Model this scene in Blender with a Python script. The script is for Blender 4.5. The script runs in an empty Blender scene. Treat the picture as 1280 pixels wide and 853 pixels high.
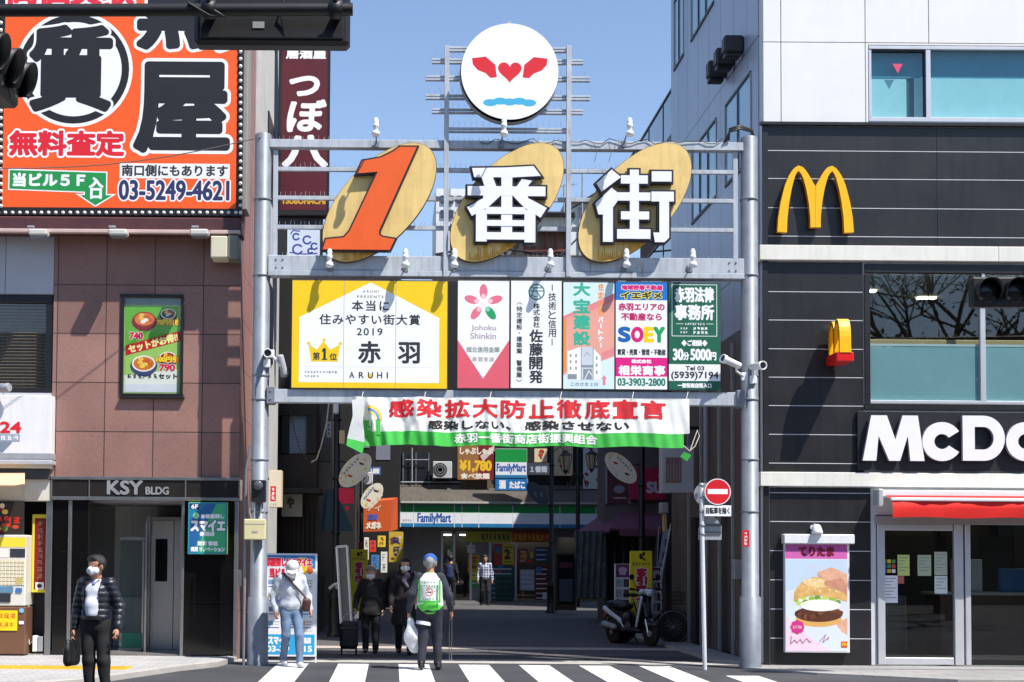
import bpy, math, random
import numpy as np
random.seed(7)
SC = bpy.context.scene
COL = SC.collection
R = math.radians

# ------------------------------------------------------------------ camera
FPX, PX0, PY0 = 1848.0, 490.0, 617.0           # focal length and principal point in photo pixels (1280 wide)
PITCH, ROLL = R(2.5), 0.0075
CAMZ = 1.6
_F = np.array([0, math.cos(PITCH), math.sin(PITCH)])
_U = np.array([0, -math.sin(PITCH), math.cos(PITCH)])
_R = np.array([1.0, 0, 0])
_RT = _R * math.cos(ROLL) + _U * math.sin(ROLL)
_UP = -_R * math.sin(ROLL) + _U * math.cos(ROLL)
cd = bpy.data.cameras.new('camera'); cam = bpy.data.objects.new('camera', cd); COL.objects.link(cam)
SC.camera = cam
cd.sensor_width = 36; cd.sensor_fit = 'HORIZONTAL'; cd.lens = 36 * FPX / 1280
cd.shift_x = (640 - PX0) / 1280; cd.shift_y = (PY0 - 426.5) / 1280
cd.clip_start = 0.1; cd.clip_end = 3000
from mathutils import Matrix, Vector
cam.matrix_world = Matrix(((_RT[0], _UP[0], -_F[0], 0), (_RT[1], _UP[1], -_F[1], 0), (_RT[2], _UP[2], -_F[2], CAMZ), (0, 0, 0, 1)))

# ------------------------------------------------------------------ light
SUN = Vector((0.47, -0.42, 1.0)).normalized()   # towards the sun
w = bpy.data.worlds.new('World'); SC.world = w; w.use_nodes = True
nt = w.node_tree
sky = nt.nodes.new('ShaderNodeTexSky'); sky.sky_type = 'NISHITA'; sky.sun_disc = False
sky.sun_elevation = math.asin(SUN.z); sky.sun_rotation = math.atan2(SUN.x, SUN.y)
sky.air_density = 1.0; sky.dust_density = 0.3; sky.ozone_density = 1.6
bg = nt.nodes['Background']; bg.inputs[1].default_value = 0.108
tn = nt.nodes.new('ShaderNodeVectorMath'); tn.operation = 'MULTIPLY'; tn.inputs[1].default_value = (1.15, 1.13, 1.17)
nt.links.new(sky.outputs[0], tn.inputs[0]); nt.links.new(tn.outputs[0], bg.inputs[0])
sl = bpy.data.lights.new('sun', 'SUN'); so = bpy.data.objects.new('sun', sl); COL.objects.link(so)
sl.energy = 5.0; sl.angle = R(0.5); sl.color = (1.0, 0.95, 0.88)
so.rotation_euler = SUN.to_track_quat('Z', 'Y').to_euler(); so.location = (20, -20, 40)
vs = SC.view_settings; vs.view_transform = 'Standard'; vs.look = 'None'; vs.gamma = 1; vs.use_curve_mapping = False
vs.exposure = 0.6
SC.cycles.max_bounces = 6; SC.cycles.transparent_max_bounces = 12
SC.cycles.use_denoising = True

# ------------------------------------------------------------------ helpers
def at(px, py, Y):
    d = _F * FPX + _RT * (px - PX0) + _UP * (PY0 - py)
    return np.array([0, 0, CAMZ]) + d * (Y / d[1])
def rw(x0, y0, x1, y1, Y):
    xm, ym = (x0 + x1) / 2, (y0 + y1) / 2
    return at(x0, ym, Y)[0], at(xm, y1, Y)[2], at(x1, ym, Y)[0], at(xm, y0, Y)[2]   # X0,Z0,X1,Z1
def lin(c):
    return tuple((v / 255 / 12.92 if v / 255 <= .04045 else ((v / 255 + .055) / 1.055) ** 2.4) for v in c)

MATS = {}
def M(name, rgb, rough=.6, var=.12, scale=5, bump=0., metal=0., spec=.5, streak=0., bscale=60, coat=0., rust=None, rust_at=.62):
    if name in MATS: return MATS[name]
    m = bpy.data.materials.new(name); m.use_nodes = True; MATS[name] = m
    n, l = m.node_tree.nodes, m.node_tree.links
    p = n['Principled BSDF']
    p.inputs['Roughness'].default_value = rough; p.inputs['Metallic'].default_value = metal
    p.inputs['Specular IOR Level'].default_value = spec; p.inputs['Coat Weight'].default_value = coat
    c = lin(rgb)
    tc = n.new('ShaderNodeTexCoord')
    if var > 0:
        nz = n.new('ShaderNodeTexNoise'); nz.inputs['Scale'].default_value = scale; nz.inputs['Detail'].default_value = 6
        nz.inputs['Roughness'].default_value = .65
        l.new(tc.outputs['Object'], nz.inputs['Vector'])
        mr = n.new('ShaderNodeMapRange'); mr.inputs[1].default_value = .3; mr.inputs[2].default_value = .7
        mr.inputs[3].default_value = 1 - var; mr.inputs[4].default_value = 1 + var * .5
        l.new(nz.outputs['Fac'], mr.inputs[0])
        val = mr.outputs[0]
        if streak > 0:
            mp = n.new('ShaderNodeMapping'); mp.inputs['Scale'].default_value = (9, 9, .7)
            l.new(tc.outputs['Object'], mp.inputs[0])
            n2 = n.new('ShaderNodeTexNoise'); n2.inputs['Scale'].default_value = 1.3; n2.inputs['Detail'].default_value = 5
            l.new(mp.outputs[0], n2.inputs['Vector'])
            m2 = n.new('ShaderNodeMapRange'); m2.inputs[1].default_value = .48; m2.inputs[2].default_value = .75
            m2.inputs[3].default_value = 1; m2.inputs[4].default_value = 1 - streak
            l.new(n2.outputs['Fac'], m2.inputs[0])
            mm = n.new('ShaderNodeMath'); mm.operation = 'MULTIPLY'
            l.new(val, mm.inputs[0]); l.new(m2.outputs[0], mm.inputs[1]); val = mm.outputs[0]
        vm = n.new('ShaderNodeVectorMath'); vm.operation = 'SCALE'; vm.inputs[0].default_value = c
        l.new(val, vm.inputs['Scale']); col = vm.outputs[0]
        if rust:                                   # brown runs and blotches
            mp = n.new('ShaderNodeMapping'); mp.inputs['Scale'].default_value = (5, 5, 1.1); l.new(tc.outputs['Object'], mp.inputs[0])
            n3 = n.new('ShaderNodeTexNoise'); n3.inputs['Scale'].default_value = 1.1; n3.inputs['Detail'].default_value = 8; n3.inputs['Roughness'].default_value = .7; l.new(mp.outputs[0], n3.inputs['Vector'])
            m3 = n.new('ShaderNodeMapRange'); m3.inputs[1].default_value = rust_at; m3.inputs[2].default_value = rust_at + .12; m3.inputs[4].default_value = .75; l.new(n3.outputs['Fac'], m3.inputs[0])
            mx = n.new('ShaderNodeMix'); mx.data_type = 'RGBA'; l.new(m3.outputs[0], mx.inputs[0]); l.new(col, mx.inputs[6]); mx.inputs[7].default_value = (*lin(rust), 1); col = mx.outputs[2]
        l.new(col, p.inputs['Base Color'])
        rr = n.new('ShaderNodeMapRange'); rr.inputs[3].default_value = max(0, rough - .08); rr.inputs[4].default_value = min(1, rough + .1)
        l.new(nz.outputs['Fac'], rr.inputs[0]); l.new(rr.outputs[0], p.inputs['Roughness'])
    else:
        p.inputs['Base Color'].default_value = (*c, 1)
    if bump > 0:
        nb = n.new('ShaderNodeTexNoise'); nb.inputs['Scale'].default_value = bscale; nb.inputs['Detail'].default_value = 4
        l.new(tc.outputs['Object'], nb.inputs['Vector'])
        b = n.new('ShaderNodeBump'); b.inputs['Strength'].default_value = bump; b.inputs['Distance'].default_value = .02
        l.new(nb.outputs['Fac'], b.inputs['Height']); l.new(b.outputs[0], p.inputs['Normal'])
    return m
def K(r, g, b):                                    # printed or painted sign colour
    return M(f'print_{r}_{g}_{b}', (min(r, 236), min(g, 236), min(b, 236)), .45, .05, 2.5)
def tiled(name, c1, c2, mortar, bw, bh, mw, plane='xz', off=0., rough=.6, loc=(0, 0), bump=.15, speck=.12, spscale=90, spec=.5, bias=0.):
    if name in MATS: return MATS[name]
    m = bpy.data.materials.new(name); m.use_nodes = True; MATS[name] = m
    n, l = m.node_tree.nodes, m.node_tree.links; p = n['Principled BSDF']
    g = n.new('ShaderNodeNewGeometry'); sp = n.new('ShaderNodeSeparateXYZ'); l.new(g.outputs['Position'], sp.inputs[0])
    cb = n.new('ShaderNodeCombineXYZ')
    a, b = {'xz': (0, 2), 'xy': (0, 1), 'yz': (1, 2), 'yx': (1, 0)}[plane]
    l.new(sp.outputs[a], cb.inputs[0]); l.new(sp.outputs[b], cb.inputs[1])
    mp = n.new('ShaderNodeMapping'); mp.inputs['Location'].default_value = (-loc[0], -loc[1], 0); l.new(cb.outputs[0], mp.inputs[0])
    bt = n.new('ShaderNodeTexBrick'); bt.offset = off; bt.inputs['Scale'].default_value = 1
    bt.inputs['Brick Width'].default_value = bw; bt.inputs['Row Height'].default_value = bh; bt.inputs['Mortar Size'].default_value = mw
    bt.inputs['Bias'].default_value = bias
    bt.inputs['Color1'].default_value = (*lin(c1), 1); bt.inputs['Color2'].default_value = (*lin(c2), 1); bt.inputs['Mortar'].default_value = (*lin(mortar), 1)
    l.new(mp.outputs[0], bt.inputs['Vector'])
    nz = n.new('ShaderNodeTexNoise'); nz.inputs['Scale'].default_value = spscale; nz.inputs['Detail'].default_value = 3; l.new(g.outputs['Position'], nz.inputs['Vector'])
    n2 = n.new('ShaderNodeTexNoise'); n2.inputs['Scale'].default_value = .9; n2.inputs['Detail'].default_value = 7; l.new(g.outputs['Position'], n2.inputs['Vector'])
    ad = n.new('ShaderNodeMath'); ad.operation = 'ADD'; l.new(nz.outputs['Fac'], ad.inputs[0]); l.new(n2.outputs['Fac'], ad.inputs[1])
    mr = n.new('ShaderNodeMapRange'); mr.inputs[1].default_value = .6; mr.inputs[2].default_value = 1.4; mr.inputs[3].default_value = 1 - speck * 1.5; mr.inputs[4].default_value = 1 + speck * 1.5
    l.new(ad.outputs[0], mr.inputs[0])
    vm = n.new('ShaderNodeVectorMath'); vm.operation = 'SCALE'; l.new(bt.outputs['Color'], vm.inputs[0]); l.new(mr.outputs[0], vm.inputs['Scale'])
    l.new(vm.outputs[0], p.inputs['Base Color']); p.inputs['Roughness'].default_value = rough; p.inputs['Specular IOR Level'].default_value = spec
    if bump:
        bm_ = n.new('ShaderNodeBump'); bm_.inputs['Strength'].default_value = bump; bm_.inputs['Distance'].default_value = .01; bm_.invert = True
        l.new(bt.outputs['Fac'], bm_.inputs['Height']); l.new(bm_.outputs[0], p.inputs['Normal'])
    return m
def glass(name='window_glass', tint=(235, 245, 245), refl=1.0):
    if name in MATS: return MATS[name]
    m = bpy.data.materials.new(name); m.use_nodes = True; MATS[name] = m
    n, l = m.node_tree.nodes, m.node_tree.links
    n.remove(n['Principled BSDF'])
    t = n.new('ShaderNodeBsdfTransparent'); t.inputs[0].default_value = (*lin(tint), 1)
    g = n.new('ShaderNodeBsdfGlossy'); g.inputs['Roughness'].default_value = .012
    fr = n.new('ShaderNodeFresnel'); fr.inputs[0].default_value = 1.5
    gb = n.new('ShaderNodeNewGeometry'); io = n.new('ShaderNodeMapRange'); io.inputs[3].default_value = 1.5; io.inputs[4].default_value = 1 / 1.5   # a thin sheet: no total reflection on the way out
    l.new(gb.outputs['Backfacing'], io.inputs[0]); l.new(io.outputs[0], fr.inputs[0])
    ml = n.new('ShaderNodeMath'); ml.operation = 'MULTIPLY_ADD'; ml.inputs[1].default_value = refl; ml.inputs[2].default_value = .03 * refl; ml.use_clamp = True
    nz = n.new('ShaderNodeTexNoise'); nz.inputs['Scale'].default_value = .8
    b = n.new('ShaderNodeBump'); b.inputs['Strength'].default_value = .03; b.inputs['Distance'].default_value = .05
    l.new(nz.outputs['Fac'], b.inputs['Height']); l.new(b.outputs[0], g.inputs['Normal'])
    mx = n.new('ShaderNodeMixShader'); l.new(fr.outputs[0], ml.inputs[0]); l.new(ml.outputs[0], mx.inputs[0])
    l.new(t.outputs[0], mx.inputs[1]); l.new(g.outputs[0], mx.inputs[2]); l.new(mx.outputs[0], n['Material Output'].inputs[0])
    return m

BASE = {}                                          # world position of every parent
def tag(o, label=None, cat=None, group=None, kind=None):
    if label: o['label'] = label
    if cat: o['category'] = cat
    if group: o['group'] = group
    if kind: o['kind'] = kind
    return o
def thing(name, label, cat, loc, group=None):
    o = bpy.data.objects.new(name, None); COL.objects.link(o); o.location = [float(v) for v in loc]; o.empty_display_size = .2
    BASE[o.name] = np.array([float(v) for v in loc])
    return tag(o, label, cat, group)

class MB:
    def __init__(s): s.v = []; s.f = []; s.m = []; s.sm = []; s.mats = []; s.n = 0
    def mi(s, mat):
        if mat not in s.mats: s.mats.append(mat)
        return s.mats.index(mat)
    def add(s, V, F, mat, smooth=False):
        V = np.asarray(V, float).reshape(-1, 3); s.v.append(V); k = s.n; i = s.mi(mat)
        s.f += [tuple(int(a) + k for a in f) for f in F]; s.m += [i] * len(F); s.sm += [smooth] * len(F); s.n += len(V)
    def box(s, x0, y0, z0, x1, y1, z1, mat, bev=0.):
        s.obox(((x0 + x1) / 2, (y0 + y1) / 2, (z0 + z1) / 2), (1, 0, 0), (0, 1, 0), (0, 0, 1), abs(x1 - x0) / 2, abs(y1 - y0) / 2, abs(z1 - z0) / 2, mat, bev)
    def obox(s, c, u, v, w_, a, b, d, mat, bev=0.):
        c = np.asarray(c, float); u = np.asarray(u, float); v = np.asarray(v, float); w_ = np.asarray(w_, float)
        bev = min(bev, a * .45, b * .45, d * .45)
        if bev <= 0:
            V = [c + u * a * i + v * b * j + w_ * d * k for i in (-1, 1) for j in (-1, 1) for k in (-1, 1)]
            F = [(0, 1, 3, 2), (4, 6, 7, 5), (0, 4, 5, 1), (2, 3, 7, 6), (0, 2, 6, 4), (1, 5, 7, 3)]
            s.add(V, F, mat); return
        V = []; idx = {}
        for i in (-1, 1):
            for j in (-1, 1):
                for k in (-1, 1):
                    for ax in range(3):
                        q = [a - bev, b - bev, d - bev]; q[ax] = (a, b, d)[ax]
                        idx[(i, j, k, ax)] = len(V); V.append(c + u * q[0] * i + v * q[1] * j + w_ * q[2] * k)
        F = []
        for ax in range(3):
            o1, o2 = [t for t in range(3) if t != ax]
            for sg in (-1, 1):
                q = []
                for s1, s2 in ((-1, -1), (1, -1), (1, 1), (-1, 1)):
                    t = [0, 0, 0]; t[ax] = sg; t[o1] = s1; t[o2] = s2; q.append(idx[(*t, ax)])
                F.append(q)
        for ax in range(3):                        # edges along ax
            o1, o2 = [t for t in range(3) if t != ax]
            for s1 in (-1, 1):
                for s2 in (-1, 1):
                    t0 = [0, 0, 0]; t0[ax] = -1; t0[o1] = s1; t0[o2] = s2; t1 = list(t0); t1[ax] = 1
                    F.append((idx[(*t0, o1)], idx[(*t1, o1)], idx[(*t1, o2)], idx[(*t0, o2)]))
        for i in (-1, 1):
            for j in (-1, 1):
                for k in (-1, 1): F.append([idx[(i, j, k, ax)] for ax in range(3)])
        s.add(V, F, mat)
    def tube(s, pts, r, mat, seg=8, caps=True):
        P = [np.asarray(p, float) for p in pts]; n = len(P)
        rr = r if isinstance(r, (list, tuple)) else [r] * n
        rings = []; prev = None
        for i in range(n):
            t = P[min(i + 1, n - 1)] - P[max(i - 1, 0)]; t = t / (np.linalg.norm(t) + 1e-9)
            if prev is None:
                a = np.array([0, 0, 1.]) if abs(t[2]) < .9 else np.array([1., 0, 0])
                a = np.cross(t, a)
            else: a = prev - t * np.dot(prev, t)
            a /= np.linalg.norm(a) + 1e-9; prev = a; b = np.cross(t, a)
            rings.append([P[i] + rr[i] * (a * math.cos(2 * math.pi * k / seg) + b * math.sin(2 * math.pi * k / seg)) for k in range(seg)])
        V = [p for q in rings for p in q]
        F = [(i * seg + k, i * seg + (k + 1) % seg, (i + 1) * seg + (k + 1) % seg, (i + 1) * seg + k) for i in range(n - 1) for k in range(seg)]
        s.add(V, F, mat, True)
        if caps:
            s.add(rings[0], [tuple(range(seg))], mat); s.add(rings[-1], [tuple(range(seg))], mat)
    def lathe(s, prof, c, axis, mat, seg=16, smooth=True):
        c = np.asarray(c, float); ax = np.asarray(axis, float); ax = ax / np.linalg.norm(ax)
        a = np.cross(ax, (0, 0, 1.) if abs(ax[2]) < .9 else (1., 0, 0)); a /= np.linalg.norm(a); b = np.cross(ax, a)
        V = [c + ax * h + rr * (a * math.cos(2 * math.pi * k / seg) + b * math.sin(2 * math.pi * k / seg)) for rr, h in prof for k in range(seg)]
        F = [(i * seg + k, i * seg + (k + 1) % seg, (i + 1) * seg + (k + 1) % seg, (i + 1) * seg + k) for i in range(len(prof) - 1) for k in range(seg)]
        s.add(V, F, mat, smooth)
        for i in (0, -1):
            if prof[i][0] > 1e-4: s.add([c + ax * prof[i][1] + prof[i][0] * (a * math.cos(2 * math.pi * k / seg) + b * math.sin(2 * math.pi * k / seg)) for k in range(seg)], [tuple(range(seg))], mat)
    def prism(s, front, back, mat, side=None, smooth=False):   # two matching outlines
        n = len(front); front = np.asarray(front, float); back = np.asarray(back, float)
        s.add(front, [tuple(range(n))], mat); s.add(back, [tuple(range(n))], mat)
        V = list(front) + list(back)
        s.add(V, [(i, (i + 1) % n, n + (i + 1) % n, n + i) for i in range(n)], side or mat, smooth)
    def wall(s, X0, X1, Z0, Z1, Y, th, mat, holes=()):
        xs = sorted({X0, X1, *[min(max(h[i], X0), X1) for h in holes for i in (0, 1)]})
        zs = sorted({Z0, Z1, *[min(max(h[i], Z0), Z1) for h in holes for i in (2, 3)]})
        for a, b in zip(xs, xs[1:]):
            run = None
            for c, d in zip(zs, zs[1:]):
                mx, mz = (a + b) / 2, (c + d) / 2
                if any(h[0] < mx < h[1] and h[2] < mz < h[3] for h in holes):
                    if run: s.box(a, Y, run[0], b, Y + th, run[1], mat); run = None
                else: run = [run[0] if run else c, d]
            if run: s.box(a, Y, run[0], b, Y + th, run[1], mat)
    def build(s, name, parent=None, label=None, cat=None, group=None, kind=None, loc=None):
        V = np.concatenate(s.v) if s.v else np.zeros((0, 3))
        if parent is not None: base = BASE[parent.name]
        elif loc is not None: base = np.array(loc, float)
        else: base = np.array([(V[:, 0].min() + V[:, 0].max()) / 2, (V[:, 1].min() + V[:, 1].max()) / 2, V[:, 2].min()])
        me = bpy.data.meshes.new(name); me.from_pydata((V - base).tolist(), [], s.f)
        for m in s.mats: me.materials.append(m)
        me.polygons.foreach_set('material_index', s.m); me.polygons.foreach_set('use_smooth', s.sm); me.update()
        o = bpy.data.objects.new(name, me); COL.objects.link(o)
        if parent is not None: o.parent = parent
        else: o.location = base.tolist()
        BASE[o.name] = base
        return tag(o, label, cat, group, kind)
def sub(o):                                         # let a part parent sub-parts: its own origin sits at its parent's base
    return o

_FT = {}
def glyphs(body, ext=0., space=1.):
    k = (body, ext, space)
    if k in _FT: return _FT[k]
    c = bpy.data.curves.new('t', 'FONT'); c.body = body; c.size = 1; c.resolution_u = 4; c.extrude = ext; c.space_character = space
    c.align_x = 'CENTER'; c.space_line = 1.0
    o = bpy.data.objects.new('t', c); COL.objects.link(o); bpy.context.view_layer.update()
    me = bpy.data.meshes.new_from_object(o.evaluated_get(bpy.context.evaluated_depsgraph_get()))
    V = np.array([v.co[:] for v in me.vertices]).reshape(-1, 3); F = [tuple(p.vertices) for p in me.polygons]
    bpy.data.objects.remove(o); bpy.data.curves.remove(c); bpy.data.meshes.remove(me)
    _FT[k] = (V, F); return V, F

class Art:
    """flat graphics on a surface, coordinates in photo pixels; every layer lies a millimetre before the last"""
    def __init__(s, mb, cx, cy, Y, d0=.002, yaw=0., step=.00004, warp=None, centre=None, k=None, fs=1.):
        s.mb = mb; s.cx, s.cy = cx, cy; s.o = at(cx, cy, Y) if centre is None else np.asarray(centre, float)
        s.k = Y / FPX if k is None else k; s.d = d0; s.step = step; s.warp = warp; s.fs = fs
        s.u = np.array([math.cos(yaw), math.sin(yaw), 0]); s.n = np.array([math.sin(yaw), -math.cos(yaw), 0])
    def w(s, px, py, d):
        px = np.asarray(px, float); py = np.asarray(py, float); d = np.asarray(d, float) + 0 * px
        if s.warp is not None: px, py, d = s.warp(px, py, d)
        return s.o + np.outer((px - s.cx) * s.k * s.fs, s.u) + np.outer((s.cy - py) * s.k, (0, 0, 1.)) + np.outer(d, s.n)
    def nx(s): s.d += s.step; return s.d
    def poly(s, pts, mat, thick=0.):
        d = s.nx(); P = np.array(pts, float); V = s.w(P[:, 0], P[:, 1], d)
        if thick: s.mb.prism(V, s.w(P[:, 0], P[:, 1], d - thick), mat)
        else: s.mb.add(V, [tuple(range(len(V)))], mat)
    def rect(s, x0, y0, x1, y1, mat): s.poly([(x0, y0), (x1, y0), (x1, y1), (x0, y1)], mat)
    def grid(s, x0, y0, x1, y1, nx, ny, mat):
        d = s.nx(); X, Yy = np.meshgrid(np.linspace(x0, x1, nx + 1), np.linspace(y0, y1, ny + 1))
        s.mb.add(s.w(X.ravel(), Yy.ravel(), d), [(j * (nx + 1) + i, j * (nx + 1) + i + 1, (j + 1) * (nx + 1) + i + 1, (j + 1) * (nx + 1) + i) for j in range(ny) for i in range(nx)], mat, True)
    def ell(s, cx, cy, rx, ry, mat, rot=0., seg=28, a0=0, a1=360):
        c, sn = math.cos(R(rot)), math.sin(R(rot)); P = []
        for i in range(seg + (a1 - a0 < 360)):
            t = R(a0 + (a1 - a0) * i / seg); x, y = rx * math.cos(t), ry * math.sin(t); P.append((cx + x * c - y * sn, cy + x * sn + y * c))
        s.poly(P, mat)
    def ring(s, cx, cy, r0, r1, mat, seg=32, a0=0, a1=360):
        d = s.nx(); A = [R(a0 + (a1 - a0) * i / seg) for i in range(seg + 1)]
        P = np.array([(cx + r0 * math.cos(t), cy + r0 * math.sin(t)) for t in A] + [(cx + r1 * math.cos(t), cy + r1 * math.sin(t)) for t in A])
        s.mb.add(s.w(P[:, 0], P[:, 1], d), [(i, i + 1, seg + 2 + i, seg + 1 + i) for i in range(seg)], mat)
    def line(s, pts, wd, mat):
        for (x0, y0), (x1, y1) in zip(pts, pts[1:]):
            L = math.hypot(x1 - x0, y1 - y0) + 1e-9; nx, ny = -(y1 - y0) / L * wd / 2, (x1 - x0) / L * wd / 2
            s.poly([(x0 + nx, y0 + ny), (x1 + nx, y1 + ny), (x1 - nx, y1 - ny), (x0 - nx, y0 - ny)], mat)
    def text(s, body, x0, y0, x1, y1, mat, bold=0., out=None, skew=0., space=1., rot=0.):
        V, F = glyphs(body, 0., space)
        if not len(V): return
        dk = s.d + .00001
        lo, hi = V.min(0), V.max(0); sp = np.maximum(hi - lo, 1e-4)
        px = x0 + (V[:, 0] - lo[0]) / sp[0] * (x1 - x0); py = y1 - (V[:, 1] - lo[1]) / sp[1] * (y1 - y0)
        px = px + skew * (y1 - py)
        if rot:
            cx, cy = (x0 + x1) / 2, (y0 + y1) / 2; c, sn = math.cos(R(rot)), math.sin(R(rot))
            px, py = cx + (px - cx) * c - (py - cy) * sn, cy + (px - cx) * sn + (py - cy) * c
        if s.warp is not None:                     # printed on cloth: cut the letters fine enough to follow its folds
            import bmesh
            b = bmesh.new(); vs_ = [b.verts.new((x, y, 0)) for x, y in zip(px, py)]
            for q in F:
                try: b.faces.new([vs_[i] for i in q])
                except ValueError: pass
            for ax, lo_, hi_ in ((0, px.min(), px.max()), (1, py.min(), py.max())):
                for c_ in np.arange(lo_ + 1.3, hi_, 1.6 if ax == 0 else 3):
                    bmesh.ops.bisect_plane(b, geom=b.verts[:] + b.edges[:] + b.faces[:], plane_co=(c_, 0, 0) if ax == 0 else (0, c_, 0), plane_no=(1, 0, 0) if ax == 0 else (0, 1, 0))
            b.verts.index_update(); P_ = np.array([v.co[:2] for v in b.verts]); px, py = P_[:, 0], P_[:, 1]; F = [tuple(v.index for v in q.verts) for q in b.faces]; b.free()
        def strike(r, n, m):
            n = max(n, int(r * 9))
            for i in range(n):
                a = 2 * math.pi * i / n
                s.d += .00002
                s.mb.add(s.w(px + r * math.cos(a), py + r * math.sin(a), s.d), F, m)
            s.d += .00003
        if out: strike(bold + out[1], 12, out[0])
        if bold: strike(bold, 8, mat)
        s.d += .00002; s.mb.add(s.w(px, py, s.d), F, mat); s.d = dk + s.step
    def scrib(s, n, x0, y0, x1, y1, mat, vert=False, w=None):
        # writing too small to read in the photograph: n characters of a few short strokes
        st, dk = s.step, s.d; s.step = .000015
        r = random.Random(int(x0 * 7 + y0 * 13 + n)); cw = (x1 - x0) / (1 if vert else n); ch = (y1 - y0) / (n if vert else 1); w = w or min(cw, ch) * .13
        for i in range(n):
            a, b = (x0, y0 + i * ch) if vert else (x0 + i * cw, y0); a += cw * .1; b += ch * .08; c, d = cw * .8, ch * .84
            for j in range(r.choice((2, 3))): y = b + d * (j + .5) / 3 + r.uniform(-.05, .05) * d; p = r.uniform(0, .25) * c; s.rect(a + p, y - w / 2, a + c - r.uniform(0, .25) * c, y + w / 2, mat)
            for j in range(r.choice((1, 2, 2))): x = a + c * r.uniform(.15, .85); s.rect(x - w / 2, b + r.uniform(0, .3) * d, x + w / 2, b + d - r.uniform(0, .2) * d, mat)
            if r.random() < .6: s.line([(a + c * .5, b + d * .4), (a + c * r.choice((.05, .95)), b + d)], w, mat)
        s.step = st; s.d = dk + st
    def vtext(s, body, x0, y0, x1, y1, mat, bold=0., out=None, gap=.12):
        n = len(body); h = (y1 - y0) / (n + (n - 1) * gap)
        for i, ch in enumerate(body):
            if ch.strip() == '': continue
            yy = y0 + i * h * (1 + gap)
            if ch in '・、。': s.text(ch, (x0 + x1) / 2 - h * .12, yy + h * .4, (x0 + x1) / 2 + h * .12, yy + h * .6, mat, bold, out)
            elif ch in '|': s.rect((x0 + x1) / 2 - .6, yy + h * .1, (x0 + x1) / 2 + .6, yy + h * .9, mat)
            elif ch in 'っッ': s.text(ch, x0 + .2 * (x1 - x0), yy + h * .3, x1, yy + h, mat, bold, out)
            else: s.text(ch, x0, yy, x1, yy + h, mat, bold, out)

def pbox(mb, x0, y0, x1, y1, Y, dep, mat, bev=0.):   # a box whose front face fills a pixel rectangle at depth Y
    a, b, c, d = rw(x0, y0, x1, y1, Y); mb.box(a, Y, b, c, Y + dep, d, mat, bev)
def sheet(name, x0, y0, x1, y1, Y, dep=.04, mat=None, parent=None, label=None, cat=None, group=None, bev=.004, edge=None):
    """a board with printed graphics: returns (mb, art)"""
    mb = MB(); pbox(mb, x0, y0, x1, y1, Y, dep, edge or mat, bev)
    a = Art(mb, (x0 + x1) / 2, (y0 + y1) / 2, Y)
    if edge: a.rect(x0 + .2, y0 + .2, x1 - .2, y1 - .2, mat)
    return mb, a

def pane(mb, x0, y0, x1, y1, Y, mat):                # one thin sheet of glass
    a, b, c, d = rw(x0, y0, x1, y1, Y); mb.add([(a, Y, b), (c, Y, b), (c, Y, d), (a, Y, d)], [(0, 1, 2, 3)], mat)

# common materials
WHITE = M('white_paint', (222, 224, 226), .4, .06, 3, streak=.1)
GREYP = M('grey_paint', (150, 153, 158), .5, .12, 4, streak=.15)
STEEL = M('brushed_steel', (165, 165, 165), .32, .1, 8, metal=.9)
GALV = M('galvanised_steel', (126, 132, 141), .5, .2, 5, metal=.2, streak=.18)
BLACK = M('black_metal', (20, 20, 22), .45, .2, 6)
DARK = M('shade_black', (9, 9, 10), .8, .2, 3)  # near-black stands for the shade in openings and hollows
ALU = M('aluminium_frame', (205, 206, 210), .35, .05, 4, metal=.4)
RUBBER = M('black_rubber', (18, 18, 18), .8, .1, 8)
CHROME = M('chrome', (210, 210, 212), .12, 0, metal=1)
GLASS = glass()
# ================================================================== the ground
ASPH = tiled('asphalt', (60, 61, 64), (54, 55, 58), (54, 55, 58), 7.3, 3.1, .012, 'xy', .4, .88, bump=.5, speck=.34, spscale=95)
mb = MB(); mb.add([(-400, -200, 0), (400, -200, 0), (400, 600, 0), (-400, 600, 0)], [(0, 1, 2, 3)], ASPH)
mb.build('road', kind='structure')
PINK = tiled('street_pavers', (78, 77, 80), (90, 86, 86), (54, 53, 55), .2, .1, .006, 'xy', .5, .8, speck=.16, spscale=40)
mb = MB(); mb.add([(-14, 24.5, .005), (16, 24.5, .005), (16, 90, .005), (-14, 90, .005)], [(0, 1, 2, 3)], PINK); mb.build('street_paving', kind='structure')
CONC = M('concrete_edge', (168, 164, 158), .85, .2, 3, bump=.2)
mb = MB(); mb.add([(-3.4, 22.62, .006), (5.6, 22.62, .006), (5.6, 23.3, .006), (-3.4, 23.3, .006)], [(0, 1, 2, 3)], CONC); mb.build('threshold_strip', kind='structure')
mb = MB(); mb.add([(-3.4, 26.1, .01), (5.6, 26.1, .01), (5.6, 26.75, .01), (-3.4, 26.75, .01)], [(0, 1, 2, 3)], M('pale_pavers', (176, 164, 156), .85, .15, 6, bump=.2)); mb.build('paving_band', kind='structure')
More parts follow.
